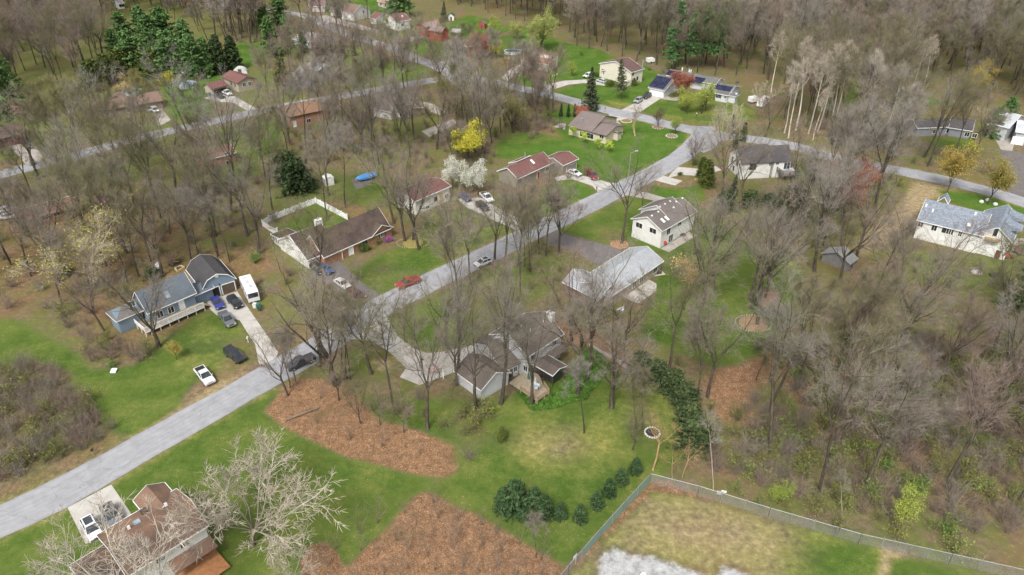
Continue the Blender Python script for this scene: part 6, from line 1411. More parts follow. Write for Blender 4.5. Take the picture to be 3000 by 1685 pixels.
for poly, gap, kinds in (
    ([(1180,20),(1300,55),(1420,85),(1460,125),(1570,155),(1640,165),(1840,200),(1900,200),(1990,215),(2080,215),(2250,190),(2450,235),(2640,290),(3100,330),(3100,-130),(800,-130),(950,-30)], 6.5, ['wood0','wood1','wood2','wood3','wood4','wood5','vase0','wood0','tall0','vase3','tall2','wood3']),
    ([(1940,270),(2080,235),(2240,205),(2330,255),(2260,310),(2150,290),(1990,320)], 7, ['wood0','wood1','wood2']),
    ([(-500,-60),(150,60),(240,80),(290,190),(235,200),(190,230),(60,230),(-500,300)], 8, ['wood2','wood0','wood1','vase3']),
    ([(-500,-130),(900,-130),(820,-40),(700,10),(560,0),(400,30),(250,60),(-500,-20)], 8, ['wood0','wood2','vase2','wood1']),
    ([(400,-20),(640,-20),(700,40),(640,105),(570,150),(480,60),(420,60)], 8.5, ['wood2','wood5','wood3','vase3']),
    ([(560,-10),(680,12),(760,20),(760,-40),(560,-40)], 11, ['wood0','vase2']),
    ([(700,230),(760,262),(640,285),(560,270),(620,265)], 10, ['wood2']),
    ([(110,330),(330,300),(420,310),(330,335),(180,370)], 9, ['small0','small1'])):
    for p in fill(poly, gap, len(FAR)):
        if free(p): FAR.append((p[0], p[1], rt.choice(kinds), rt.uniform(1.0, 1.35)))
for poly, gap, kinds in (
    ([(-260,960),(60,925),(150,940),(235,1010),(285,1080),(230,1125),(120,1165),(0,1225),(-260,1320)], 1.9, ['brush','brush_red','brush_red','brush_olive','brush']),
    ([(130,760),(280,690),(330,760),(300,880),(250,880),(200,850),(140,830)], 3.6, ['brush','brush_olive','brush_red']),
    ([(200,880),(300,860),(400,890),(320,920),(240,925)], 2.6, ['brush_olive','brush_green','brush_red']),
    ([(900,1430),(960,1345),(1050,1260),(1100,1265),(1280,1350),(1410,1425),(1400,1600),(860,1600)], 2.6, ['whip']),
    ([(780,1440),(850,1370),(960,1310),(960,1345),(880,1430)], 3.0, ['whip']),
    ([(1820,1215),(2100,1295),(2400,1375),(2576,1420),(2576,1445),(2280,1385),(2000,1318),(1800,1250)], 3.4, ['brush_olive','brush_green','brush','brush_lime']),
    ([(1780,1100),(1900,1000),(2000,1040),(2060,1200),(1900,1210),(1780,1180)], 2.8, ['brush_olive','brush','brush_lime','brush_red']),
    ([(270,190),(320,200),(400,215),(390,250),(300,250),(265,225)], 3.2, ['straw','pinkbrush','brush_olive']),
    ([(1300,295),(1400,300),(1420,330),(1330,350)], 3, ['brush_red','pinkbrush']),
    ([(1640,430),(1700,400),(1760,380),(1770,420)], 5, ['pinkbrush','ball']),
    ([(1890,490),(2000,500),(2050,560),(1980,600),(1880,560)], 2.6, ['brush','brush_olive']),
    ([(1450,135),(1570,165),(1640,170),(1840,205),(1900,215),(1850,240),(1700,190),(1560,180)], 5, ['brush_olive','brush_green','brush']),
    ([(1900,880),(2040,880),(2060,930),(1930,930)], 3, ['brush_olive','brush']),
    ([(1140,1000),(1240,1020),(1240,1100),(1150,1080)], 3.2, ['brush_olive']),
    ([(2260,610),(2450,640),(2560,720),(2400,740),(2250,680)], 3.6, ['brush_olive','brush_green','brush','brush_lime'])):
    for p in fill(poly, gap, len(SH_ALL)+7):
        if free(p, .5): SH_ALL.append((p[0], p[1], rt.choice(kinds), rt.uniform(.65, 1.4)))
def merged(key):
    nm, parts, H0 = KINDS[key]; vs = []; fs = []; mi = []; n = 0; mats = []
    for i, (pn, me_) in enumerate(parts):
        c = np.empty(len(me_.vertices)*3, np.float32); me_.vertices.foreach_get('co', c); l = np.empty(len(me_.loops), np.int32); me_.loops.foreach_get('vertex_index', l)
        vs.append(c.reshape(-1, 3)); fs.append(l.reshape(-1, 4)+n); mi.append(np.full(len(me_.polygons), i, np.int32)); n += len(me_.vertices); mats.append(me_.materials[0])
    me_ = np_mesh(key, np.concatenate(vs), np.concatenate(fs))
    for m_ in mats: me_.materials.append(m_)
    me_.polygons.foreach_set('material_index', np.concatenate(mi)); me_.update()
    return bpy.data.objects.new('kind_'+key, me_)
def scatter(name, items, label):
    keys = sorted({i[2] for i in items}); col_ = bpy.data.collections.new(name+'_kinds')
    for j, k_ in enumerate(keys): o = merged(k_); o.name = '%02d_%s' % (j, k_); col_.objects.link(o)
    me_ = bpy.data.meshes.new(name); n = len(items); me_.vertices.add(n)
    me_.vertices.foreach_set('co', np.array([(i[0], i[1], 0) for i in items], np.float32).ravel())
    for an, ty, vals in (('scl', 'FLOAT', [i[3] for i in items]), ('idx', 'INT', [keys.index(i[2]) for i in items]), ('rot', 'FLOAT', [rt.uniform(0, 6.283) for i in items])):
        me_.attributes.new(an, ty, 'POINT').data.foreach_set('value', vals)
    o = bpy.data.objects.new(name, me_); C.objects.link(o)
    ng = bpy.data.node_groups.new(name+'_scatter', 'GeometryNodeTree')
    ng.interface.new_socket('Geometry', in_out='INPUT', socket_type='NodeSocketGeometry'); ng.interface.new_socket('Geometry', in_out='OUTPUT', socket_type='NodeSocketGeometry')
    gi = ng.nodes.new('NodeGroupInput'); go = ng.nodes.new('NodeGroupOutput'); ip = ng.nodes.new('GeometryNodeInstanceOnPoints'); ci = ng.nodes.new('GeometryNodeCollectionInfo')
    ci.inputs['Collection'].default_value = col_; ci.inputs['Separate Children'].default_value = True; ci.inputs['Reset Children'].default_value = True
    def na(an, ty): x = ng.nodes.new('GeometryNodeInputNamedAttribute'); x.data_type = ty; x.inputs['Name'].default_value = an; return x.outputs['Attribute']
    cx = ng.nodes.new('ShaderNodeCombineXYZ'); L_ = ng.links.new
    L_(na('rot', 'FLOAT'), cx.inputs['Z']); e2 = ng.nodes.new('FunctionNodeEulerToRotation'); L_(cx.outputs[0], e2.inputs[0])
    L_(gi.outputs[0], ip.inputs['Points']); L_(ci.outputs[0], ip.inputs['Instance']); ip.inputs['Pick Instance'].default_value = True
    L_(na('idx', 'INT'), ip.inputs['Instance Index']); L_(e2.outputs[0], ip.inputs['Rotation']); L_(na('scl', 'FLOAT'), ip.inputs['Scale']); L_(ip.outputs[0], go.inputs[0])
    md = o.modifiers.new('scatter', 'NODES'); md.node_group = ng
    return tag(o, label, None, None, 'stuff')
print('trees', NB, 'far', len(FAR), 'shrubs', len(SH_ALL))
tag(scatter('woodland', FAR, 'bare grey-brown forest stretching to the horizon behind the houses'), None, 'forest')
tag(scatter('undergrowth', SH_ALL, 'tangled bare brush and shoots under the trees and along the edges'), None, 'undergrowth')
# ivy around the deck
rng = np.random.default_rng(9); PI_ = [tuple(G(V(*q)).xy) for q in ((1300,985),(1330,1000),(1390,990),(1440,940),(1470,880),(1490,875),(1540,918),(1500,975),(1482,990),(1480,1005),(1440,1012),(1400,1028),(1335,1034))]
xs = [p[0] for p in PI_]; ys = [p[1] for p in PI_]; pp = []
while len(pp) < 16000:
    p = (rng.uniform(min(xs), max(xs)), rng.uniform(min(ys), max(ys)))
    if inside(p, PI_): pp.append((p[0], p[1], rng.uniform(.05, .35)))
iv = Bag(); iv.add(*leaves(np.array(pp), rng, .24, 2.0, 1.3))
o = bpy.data.objects.new('ground_cover', iv.mesh('ground_cover', foliage('ivy', (.045,.11,.016), (.10,.19,.03)))); C.objects.link(o); tag(o, 'glossy green ivy carpet around the wooden deck', 'ground cover', None, 'stuff')
# ---------------------------------------------------------------- vehicles
TYRE = plain((.02,.02,.021), .9, .2, .1); RIM = plain((.42,.43,.44), .35, .5, .1, metal=.7); CGLASS = glassy((.025,.03,.035), .06); LAMP = plain((.75,.75,.72), .25, .6, .04); TAIL = plain((.35,.02,.02), .3, .5, .05); BLACK = plain((.025,.025,.027), .6, .3, .1)
def car(name, label, rear, front, kind, col, L=None, cat=None, sunroof=False, load=None, group=None, ang=None, z=.03):
    a_ = G(rear, .7); b_ = G(front, .7); mid = (a_+b_)/2; d = b_-a_; d.z = 0; d.normalize()
    L = L or {'suv': 4.65, 'sedan': 4.75, 'pickup': 5.7, 'van': 5.1, 'hatch': 4.3}[kind]; Wd = {'pickup': 1.98, 'van': 2.0, 'suv': 1.9}.get(kind, 1.82)/2
    o = thing(name, label, cat or {'suv': 'car', 'sedan': 'car', 'hatch': 'car', 'pickup': 'pickup truck', 'van': 'van'}[kind], (mid.x, mid.y, z), group)
    l = Vector((-d.y, d.x, 0)); B = Vector((mid.x, mid.y, z))
    def p(x, y, zz): return B+d*(x*L)+l*y+Zv*zz
    P_ = {  # side profiles of the lower body (x in car lengths, height) and of the cabin
     'sedan': ([(-.5,.35),(-.5,.85),(-.47,.98),(-.30,1.03),(.18,.98),(.40,.86),(.49,.72),(.5,.38)], [(-.34,1.0),(-.20,1.40),(.04,1.43),(.22,.96)]),
     'hatch': ([(-.5,.35),(-.5,.9),(-.47,1.0),(.20,.99),(.42,.88),(.49,.74),(.5,.38)], [(-.47,.98),(-.38,1.46),(.04,1.50),(.26,.96)]),
     'suv': ([(-.5,.42),(-.5,1.0),(-.48,1.08),(.20,1.08),(.42,.98),(.49,.84),(.5,.45)], [(-.48,1.06),(-.41,1.62),(.06,1.68),(.25,1.06)]),
     'van': ([(-.5,.40),(-.5,1.0),(-.49,1.1),(.28,1.1),(.44,.98),(.5,.8),(.5,.42)], [(-.49,1.08),(-.46,1.75),(.10,1.82),(.34,1.08)]),
     'pickup': ([(-.5,.5),(-.5,1.08),(-.13,1.08),(.20,1.10),(.44,1.06),(.495,.95),(.5,.5)], [(-.14,1.06),(-.11,1.72),(.08,1.76),(.24,1.08)])}[kind]
    body, cab = P_
    mb = MB(); ys = [-Wd, -Wd*.93, Wd*.93, Wd]; n = len(body); vs = []
    for i, y in enumerate(ys):
        out = i in (0, 3)
        for x, zz in body: vs.append(p(x*(.985 if out else 1), y, zz-(.07 if out and zz > .6 else 0)+(.06 if out and zz < .6 else 0)))
    fs = [tuple(range(n-1, -1, -1)), tuple(range(3*n, 4*n))]
    for i in range(3): fs += [(i*n+j, i*n+(j+1) % n, (i+1)*n+(j+1) % n, (i+1)*n+j) for j in range(n)]
    mb.add(vs, fs); M_ = paint(col); bo = mb.build('body', M_, o)
    # glass cabin, then the roof and pillars in body colour
    gl = MB(); wb, wt = Wd*.93, Wd*.74; n = len(cab)
    def cw(zz): z0 = cab[0][1]; z1 = max(c_[1] for c_ in cab); f = (zz-z0)/(z1-z0); return wb+(wt-wb)*max(0, f)
    vs = [p(x, -cw(zz), zz) for x, zz in cab]+[p(x, cw(zz), zz) for x, zz in cab]
    gl.add(vs, [tuple(range(n)), tuple(range(2*n-1, n-1, -1))]+[(j, j+n, (j+1) % n+n, (j+1) % n) for j in range(n)])
    gl.build('windows', CGLASS, o)
    rf = MB(); (x0, z0), (x1, z1) = cab[1], cab[2]; y = cw(z1)+.02
    rf.prism([p(x0-.012, -y, z0+.005), p(x1+.012, -y, z1+.005), p(x1+.004, -y, z1+.05), (p((x0+x1)/2, -y, max(z0, z1)+.07)), p(x0-.004, -y, z0+.05)], l*(2*y))
    for s in (-1, 1):
        for a1, a2 in ((0, 1), (3, 2)):
            rf.bar(p(cab[a1][0], s*cw(cab[a1][1]), cab[a1][1]), p(cab[a2][0], s*cw(cab[a2][1]), cab[a2][1]), .05, 5)
        xm = (cab[1][0]+cab[2][0])/2-.02; rf.bar(p(xm, s*(cw(cab[0][1])+.0), cab[0][1]), p(xm, s*(cw(cab[1][1])+.0), cab[1][1]), .045, 5)
    ro = rf.build('roof', M_, o)
    if sunroof: sub(MB().box(p((x0+x1)/2, 0, max(z0, z1)+.078), d*(L*(x1-x0)*.72), l*(y*1.5), Zv*.02), 'sunroof', CGLASS, ro)
    if kind == 'pickup':
        bd = MB().box(p(-.315, 0, 1.085), d*(L*.335), l*(Wd*1.66), Zv*.02)
        bd.build('bed', load or BLACK, o)
        rl = MB()
        for s in (-1, 1): rl.box(p(-.315, s*Wd*.90, 1.11), d*(L*.35), l*.12, Zv*.09)
        rl.box(p(-.49, 0, 1.11), d*.1, l*(Wd*1.8), Zv*.09); rl.build('bed_rail', M_, o)
    r = .34 if kind in ('sedan', 'hatch') else .39
    for x in (-.31, .31):
        for s in (-1, 1):
            w_ = MB().bar(p(x, s*(Wd-.2), r), p(x, s*(Wd+.015), r), r, 14).build('wheel', TYRE, o)
            sub(MB().bar(p(x, s*(Wd+.012), r), p(x, s*(Wd+.03), r), r*.6, 10), 'rim', RIM, w_)
    zf = body[-2][1]-.08
    for s in (-1, 1):
        MB().box(p(.486, s*Wd*.72, zf), d*.12, l*.36, Zv*.16).build('headlight', LAMP, o)
        MB().box(p(-.493, s*Wd*.78, .9), d*.08, l*.2, Zv*.24).build('taillight', TAIL, o)
        MB().box(p(.17, s*(Wd+.09), 1.06), d*.14, l*.2, Zv*.13).build('mirror', M_, o)
    MB().box(p(.493, 0, .55), d*.1, l*(Wd*1.7), Zv*.2).add([], []).build('bumper', BLACK if kind != 'pickup' else RIM, o)
    MB().box(p(.493, 0, zf), d*.06, l*(Wd*.8), Zv*.14).build('grille', BLACK, o)
    return o
WH = (.72,.72,.72); SIL = (.42,.43,.45); BK = (.02,.02,.022); GR = (.12,.125,.14); RD = (.42,.03,.03); MR = (.13,.03,.04); BU = (.04,.05,.24)
car('pickup_truck', 'white pickup with black bed parked on bare dirt by the road', ZX(150,345), ZX(258,480), 'pickup', WH)
car('black_minivan', 'black rounded minivan parked on the leafy lawn near the drive', ZX(440,160), ZX(570,255), 'van', (.025,.025,.027), ang=None)
car('dark_pickup', 'dark grey pickup parked on the road beside the leaf bed trees', ZX(1255,235), ZX(1060,320), 'pickup', (.05,.055,.06), load=paint((.05,.055,.06)))
car('red_pickup', 'bright red pickup at the kerb of the main road', ZU(1170,225), ZU(1015,285), 'pickup', RD, load=plain((.2,.03,.03)))
car('white_suv', 'white car with dark glass roof driving on the main road', T(1,1)(2350,1170), T(1,1)(2210,1225), 'hatch', WH, sunroof=True)
car('white_sedan', 'white car with dark sides in the asphalt drive beside the maroon car', ZU(490,235), ZU(575,290), 'sedan', (.66,.65,.62))
car('maroon_suv', 'maroon boxy suv at the end of the asphalt drive', ZU(605,330), ZU(695,380), 'suv', MR)
car('blue_car', 'blue car behind twigs close to the brick garage doors', ZU(355,115), ZU(420,160), 'sedan', (.05,.09,.2))
car('black_car', 'black car nearest the brick garage doors', ZU(300,120), ZU(350,160), 'suv', BK)
car('blue_sedan', 'blue sedan just outside the barn garage', Z3(1590,700), Z3(1700,870), 'sedan', BU)
car('black_suv', 'black suv beside the blue sedan on the concrete drive', Z3(1835,690), Z3(2010,870), 'suv', BK)
car('grey_pickup', 'grey pickup with a covered bed behind the blue sedan', Z3(1705,925), Z3(1890,1170), 'pickup', (.14,.145,.16), load=paint((.10,.105,.12)))
car('white_crossover', 'white car with a large dark sunroof on the pale driveway corner', ZN(300,660), ZN(400,850), 'suv', WH, sunroof=True)
car('grey_crossover', 'grey car with dark roof panel tucked under the rust roof edge', ZN(590,470), ZN(700,640), 'suv', (.16,.17,.19), sunroof=True)
car('white_car', 'white car at the maroon twin house drive', ZK(1640,665), ZK(1815,730), 'sedan', WH)
car('dark_red_pickup', 'dark red pickup on the maroon twin house drive', ZK(2000,665), ZK(2150,820), 'pickup', (.22,.02,.03), load=plain((.1,.02,.02)))
car('white_pickup', 'white pickup on the concrete drive by the blossom trees', ZW(1950,850), ZW(2080,970), 'pickup', WH)
car('indigo_car', 'indigo car in front of the blossom trees', ZW(1530,860), ZW(1660,945), 'sedan', (.06,.07,.2))
car('brown_suv', 'dark brown suv behind twigs on the blossom house drive', ZW(1840,1020), ZW(2030,1150), 'suv', (.06,.05,.045))
car('white_far_suv', 'white suv parked on grass left of the cream house', ZB(1420,470), ZB(1310,505), 'suv', WH)
car('silver_car', 'silver car in front of the cream house wing', ZB(1600,575), ZB(1500,545), 'hatch', (.5,.52,.55))
car('white_black_suv', 'silver-white suv with black sides on the solar house drive', ZB(2125,810), ZB(2025,870), 'suv', (.35,.36,.38))
car('dark_suv', 'dark suv nearest the white garage door of the solar house', ZB(2240,755), ZB(2150,805), 'suv', BK)
car('white_carport_car', 'white car beside the open carport of the khaki house', ZM(700,660), ZM(790,705), 'pickup', WH)
car('black_carport_car', 'black car in front of the open carport of the khaki house', ZM(570,715), ZM(690,745), 'sedan', BK)
car('red_white_truck', 'red and white truck on the drive of the tall brick house', ZR(2480,860), ZR(2355,945), 'van', (.55,.10,.05))
car('steel_car', 'dark steel-blue car outside the dark red garage', T(1,0)(245,0), T(1,0)(300,45), 'suv', (.05,.06,.075))
car('white_edge_car', 'white car at the left edge below the long brown roof', ZP(20,945), ZP(270,900), 'sedan', WH)
car('silver_edge_car', 'silver car behind the white one at the left edge', ZP(0,820), ZP(200,800), 'sedan', SIL)
car('silver_ranch_car', 'silver car at the end of the mauve ranch house', T(0,0)(1470,1080), T(0,0)(1520,1120), 'suv', SIL)
car('white_ranch_car', 'white car beside the silver one at the mauve ranch house', T(0,0)(1540,1090), T(0,0)(1580,1125), 'suv', WH)
car('maroon_drive_car', 'maroon car on the drive of the red house', ZR(1560,705), ZR(1400,770), 'van', (.14,.05,.06))
car('grey_road_car', 'grey car parked on the far road behind bare twigs', T(0,0)(2095,1190), T(0,0)(1985,1215), 'sedan', GR)
car('maroon_edge_suv', 'maroon suv on the paved yard at the right edge', Z7(2200,1130), Z7(2070,1180), 'suv', (.2,.05,.07))
# motorhome
a_ = G(Z3(2075,430), 1.3); b_ = G(Z3(2235,760), 1.3); d = (b_-a_); d.z = 0; L = 7.6; d.normalize(); l = Vector((-d.y, d.x, 0)); c0 = (a_+b_)/2
o = thing('motorhome', 'white motorhome with dark windscreen beside the barn garage', 'motorhome', (c0.x, c0.y, 0)); B = Vector((c0.x, c0.y, 0))
def p(x, y, z): return B+d*x+l*y+Zv*z
WRV = plain((.68,.68,.66), .4, .4, .1, .9)
sec = [(-L/2,.6),(-L/2,2.95),(-L/2+.15,3.1),(L/2-.6,3.1),(L/2-.15,2.7),(L/2,1.5),(L/2,.6)]
MB().prism([p(x, -1.2, z) for x, z in sec], l*2.4).build('body', WRV, o)
MB().prism([p(L/2-.17, -1.05, 2.62), p(L/2-.03, -1.05, 1.55), p(L/2+.01, -1.05, 1.55), p(L/2-.13, -1.05, 2.62)], l*2.1).build('windscreen', CGLASS, o)
for s in (-1, 1):
    for x in (-2.2, 0, 2.2): MB().box(p(x, s*1.21, 2.0), d*1.1, l*.04, Zv*.7).build('window', CGLASS, o)
    MB().box(p(0, s*1.215, 1.2), d*(L*.96), l*.03, Zv*.18).build('stripe', plain((.3,.32,.36)), o)
    for x in (-2.0, 2.5): MB().bar(p(x, s*1.0, .45), p(x, s*1.23, .45), .45, 14).build('wheel', TYRE, o)
for x, w_ in ((-2.6, .7), (-.6, .9), (1.6, .6)): MB().box(p(x, .1*x, 3.17), d*w_, l*.6, Zv*.16).build('roof_vent', plain((.5,.5,.49)), o)
# bins, boat, trailers
def bin_(px, col, label, lid=None):
    q = G(px); o = thing('wheeled_bin', label, 'bin', (q.x, q.y, 0))
    MB().prism([q+Vector((-.3,-.33,.1)), q+Vector((.3,-.33,.1)), q+Vector((.36,-.38,1.05)), q+Vector((-.36,-.38,1.05))], Vector((0, .7, 0))).build('body', plain(col, .5, .4), o)
    MB().box(q+Vector((0, 0, 1.09)), (.78,0,0), (0,.8,0), Zv*.08).build('lid', plain(lid or col, .5, .4), o)
    for s in (-1, 1): MB().bar(q+Vector((s*.28, .36, .14)), q+Vector((s*.34, .36, .14)), .14, 10).build('wheel', TYRE, o)
bin_(Z3(2240,870), (.6,.6,.58), 'white bin by the motorhome nose'); bin_(Z3(2300,870), (.03,.16,.12), 'green bin beside the white one by the motorhome'); bin_(Z3(2320,910), (.02,.05,.04), 'dark green bin nearest the lawn by the motorhome')
bin_(ZL(550,1400), (.03,.12,.13), 'teal bin against the dark red garage'); bin_(ZM(490,725), (.05,.12,.3), 'blue bin at the khaki carport corner'); bin_(Z4(1305,1035), (.02,.17,.18), 'teal folded umbrella-like bin on the grey house deck') if False else None
bin_(T(2,3)(0,0) if False else ZV(100,20), (.6,.62,.64), 'pale bin lying on the lawn near the utility yard') if False else None
TARP = plain((.06,.24,.55), .45, .4, .2, 1.5)
q0 = G(T(1,1)(1035,345), 1.2); q1 = G(T(1,1)(1165,310), 1.2); d = q1-q0; L = d.length; d.normalize(); l = Vector((-d.y, d.x, 0)); c0 = (q0+q1)/2; L = max(L, 6.2)
o = thing('covered_boat', 'boat on a trailer under a bright blue tarp behind the brick house', 'boat', (c0.x, c0.y, 0)); B = Vector((c0.x, c0.y, 0)); mb = MB(); vs = []; fs = []
st = [(-.5,.25,1.0,1.25),(-.36,.95,.75,1.7),(-.1,1.15,.65,2.0),(.25,1.15,.65,1.95),(.5,1.0,.8,1.6)]
for x, w_, z0, z1 in st: vs += [B+d*(x*L)+l*y+Zv*z for y, z in ((-w_, z0), (-w_*.95, z0+.4*(z1-z0)), (0, z1), (w_*.95, z0+.4*(z1-z0)), (w_, z0))]
for i in range(4): fs += [(i*5+j, i*5+j+1, i*5+j+6, i*5+j+5) for j in range(4)]
mb.add(vs, fs+[(4, 3, 2, 1, 0), (20, 21, 22, 23, 24)]+[(i*5, i*5+5, i*5+9, i*5+4) for i in range(4)]).build('tarp', TARP, o)
mb = MB()
for s in (-1, 1): mb.bar(B+d*(-.6*L)+Zv*.5, B+d*(.45*L)+l*(s*.8)+Zv*.5, .06)
mb.build('trailer_frame', DTRIM, o)
for s in (-1, 1): MB().bar(B+d*(.12*L)+l*(s*.85)+Zv*.33, B+d*(.12*L)+l*(s*1.05)+Zv*.33, .33, 12).build('wheel', TYRE, o)
def trailer(px0, px1, label, H=2.2, W=2.1, cat='trailer', name='box_trailer', col=(.7,.7,.69)):
    q0 = G(px0, 1); q1 = G(px1, 1); d = q1-q0; L = max(3.2, d.length); d.normalize(); l = Vector((-d.y, d.x, 0)); c0 = (q0+q1)/2; B = Vector((c0.x, c0.y, 0))
    o = thing(name, label, cat, (c0.x, c0.y, 0)); W /= 2
    def p(x, y, z): return B+d*x+l*y+Zv*z
    MB().prism([p(-L/2, -W, .5), p(L/2, -W, .5), p(L/2, -W, H-.25), p(L/2-.3, -W, H), p(-L/2, -W, H)], l*(2*W)).build('body', plain(col, .4, .4, .08), o)
    for s in (-1, 1): MB().bar(p(0, s*(W-.1), .35), p(0, s*(W+.1), .35), .35, 12).build('wheel', TYRE, o)
    MB().bar(p(L/2, 0, .55), p(L/2+1.2, 0, .5), .06).build('drawbar', DTRIM, o); MB().box(p(-L/2-.02, 0, 1.2), d*.04, l*(W*1.6), Zv*1.3).build('rear_door', FRAME, o)
trailer(T(0,2)(2395,1010), T(0,2)(2460,1000), 'white box trailer beside the gravel yard, left one'); trailer(T(0,2)(2490,1060), T(0,2)(2560,1010), 'larger white trailer by the dark forked tree', 2.7)
trailer(T(0,2)(1365,610), T(0,2)(1420,605), 'small white camper parked at the forest edge', 2.0)
# pools
def pool(px, r, h, label, cover=(.10,.2,.3), rx=1.0):
    q = G(px); o = thing('round_pool', label, 'pool', (q.x, q.y, 0)); mb = MB()
    n = 28; vs = []
    for rr, z in ((r, 0), (r, h), (r+.12, h), (r+.12, h+.08), (r-.18, h+.08), (r-.18, h-.15)): vs += [q+Vector((rr*math.cos(6.2832*i/n)*rx, rr*math.sin(6.2832*i/n), z)) for i in range(n)]
    mb.add(vs, [(k*n+i, k*n+(i+1) % n, (k+1)*n+(i+1) % n, (k+1)*n+i) for k in range(5) for i in range(n)]).build('pool_wall', plain((.6,.62,.64), .5, .3), o)
    MB().add([q+Vector(((r-.17)*math.cos(6.2832*i/n)*rx, (r-.17)*math.sin(6.2832*i/n), h-.06)) for i in range(n)], [tuple(range(n))]).build('water', glassy(cover, .15), o)
    mb = MB()
    for s in (-.25, .25): mb.bar(q+Vector((s, -r*.98, 0)), q+Vector((s, -r*.98, h+.7)), .03, 5)
    for i in range(4): mb.bar(q+Vector((-.25, -r*.98, .3+.3*i)), q+Vector((.25, -r*.98, .3+.3*i)), .025, 5)
    mb.build('ladder', FRAME, o)
pool(ZM(155,590), 3.4, 1.25, 'round above-ground pool beside the khaki house carport', (.16,.24,.3)); pool(ZL(2340,585), 3.4, 1.25, 'above-ground pool with teal cover behind the mauve ranch', (.05,.16,.17)); pool(ZB(300,180), 2.6, 1.3, 'oval pool with navy cover and white surround by the wooden fence', (.02,.035,.09), 1.45)
q = G(ZM(950,392)); o = thing('hoop_tent', 'pale hoop canopy behind the khaki house', 'canopy', (q.x, q.y, 0))
MB().prism([q+Vector((3*math.cos(t_), 0, 2.1*math.sin(t_))) for t_ in [math.pi*i/10 for i in range(11)]], Vector((-1, 4, 0))).build('cover', plain((.5,.51,.5)), o); MB().box(q+Vector((0,-.02,.9)), (1.4,0,0), (0,.04,0), Zv*1.8).build('door', DTRIM, o)
# fences
def fence_run(name, label, pts, h, m, style='panel', postm=None, gap=2.4, cat='fence'):
    P = [G(q) for q in pts]; o = thing(name, label, cat, tuple(P[0]))
    for a_, b_ in zip(P, P[1:]):
        d = b_-a_; L = d.length; d.normalize(); n = d.cross(Zv); k = max(1, round(L/gap)); s = L/k
        for i in range(k):
            c_ = a_+d*(s*(i+.5))
            if style == 'panel':
                f = MB().box(c_+Zv*(h*.47), d*(s-.1), n*.05, Zv*(h*.86)); f.box(c_+Zv*h*.9, d*(s-.1), n*.09, Zv*.1); f.box(c_+Zv*.12, d*(s-.1), n*.09, Zv*.12)
                f.build('panel', m, o)
            else:
                f = MB().bar(a_+d*(s*i)+Zv*h, a_+d*(s*(i+1))+Zv*h, .045, 5); f.build('top_rail', RAILM, o)
                MB().box(c_+Zv*(h*.48), d*s, n*.012, Zv*(h*.94)).build('mesh', m, o)
        for i in range(k+1):
            q = a_+d*(s*i); f = MB().box(q+Zv*(h*.52), d*.13, n*.13, Zv*(h*1.06)) if style == 'panel' else MB().bar(q, q+Zv*(h+.25), .05, 6)
            if style == 'panel': f.add([q+d*.1+n*.1+Zv*h*1.06, q-d*.1+n*.1+Zv*h*1.06, q-d*.1-n*.1+Zv*h*1.06, q+d*.1-n*.1+Zv*h*1.06, q+Zv*(h*1.06+.15)], [(0,1,4),(1,2,4),(2,3,4),(3,0,4),(3,2,1,0)])
            f.build('post', postm or m, o)
    return o
WV = plain((.8,.8,.8), .4, .4, .04)
fence_run('white_fence', 'white vinyl privacy fence around the lawn behind the brick house', [Z2(1560,510), Z2(1000,215), Z2(600,370), Z2(180,540), Z2(60,620), Z2(270,760), Z2(330,755)], 1.7, WV)
RAILM = plain((.5,.52,.53), .35, .5, .1, metal=.7)
def mesh_mat(name, col, open_):
    m, nt, b = mat(name, .6, .3); b.inputs['Base Color'].default_value = (*col, 1)
    g = noise(nt, pos(nt), .5, 4); v = nd(nt, 'ShaderNodeTexVoronoi'); v.inputs['Scale'].default_value = 14; nt.links.new(pos(nt), v.inputs['Vector'])
    al = mth(nt, 'ADD', mth(nt, 'MULTIPLY', g, .25), 1-open_-.12, True); nt.links.new(al, b.inputs['Alpha']); return m
FO = T(3,2)
fence_run('chain_link_fence', 'chain-link fence with green slats along the diagonal lawn edge', [FO(1372,525), FO(1120,800), FO(870,1080), FO(700,1280)], 2.0, mesh_mat('green_slats', (.22,.33,.27), .22), 'link', RAILM, 3.0)
fence_run('chain_link_fence', 'short bare section of chain-link at the bottom edge by a yellow post', [FO(690,1292), FO(560,1440), FO(400,1640)], 2.0, mesh_mat('link_mesh', (.32,.32,.34), .78), 'link', RAILM, 3.0)
fence_run('chain_link_fence', 'long grey chain-link fence along the field below the wood', [FO(1372,525), FO(1850,650), FO(2554,870), T(3,3)(900,1130), T(3,3)(1800,1330), T(3,3)(2700,1530)], 2.0, mesh_mat('link_mesh_grey', (.36,.36,.37), .88), 'link', RAILM, 3.2)
TANF = plain((.36,.27,.17), .85, .15, .2, 2)
fence_run('wooden_fence', 'tan wooden fence in front of the oval pool', [ZB(175,250), ZB(260,272), ZB(450,225)], 1.6, TANF)
fence_run('wooden_fence', 'orange-tan wooden fence beside the red and white truck', [ZR(2500,870), ZR(2320,850), ZR(2330,800), ZR(2530,720)], 1.7, plain((.42,.26,.15), .85))
fence_run('wooden_fence', 'long tan fence along the far lawn behind the red maple', [T(0,1)(2420,380), T(0,1)(2570,345), T(0,2)(60,320)], 1.6, TANF)
fence_run('grey_fence', 'grey plank fence corner half hidden by brush across the far road', [ZB(300,900), ZB(490,830), ZB(400,770)], 1.8, plain((.3,.31,.33), .85))
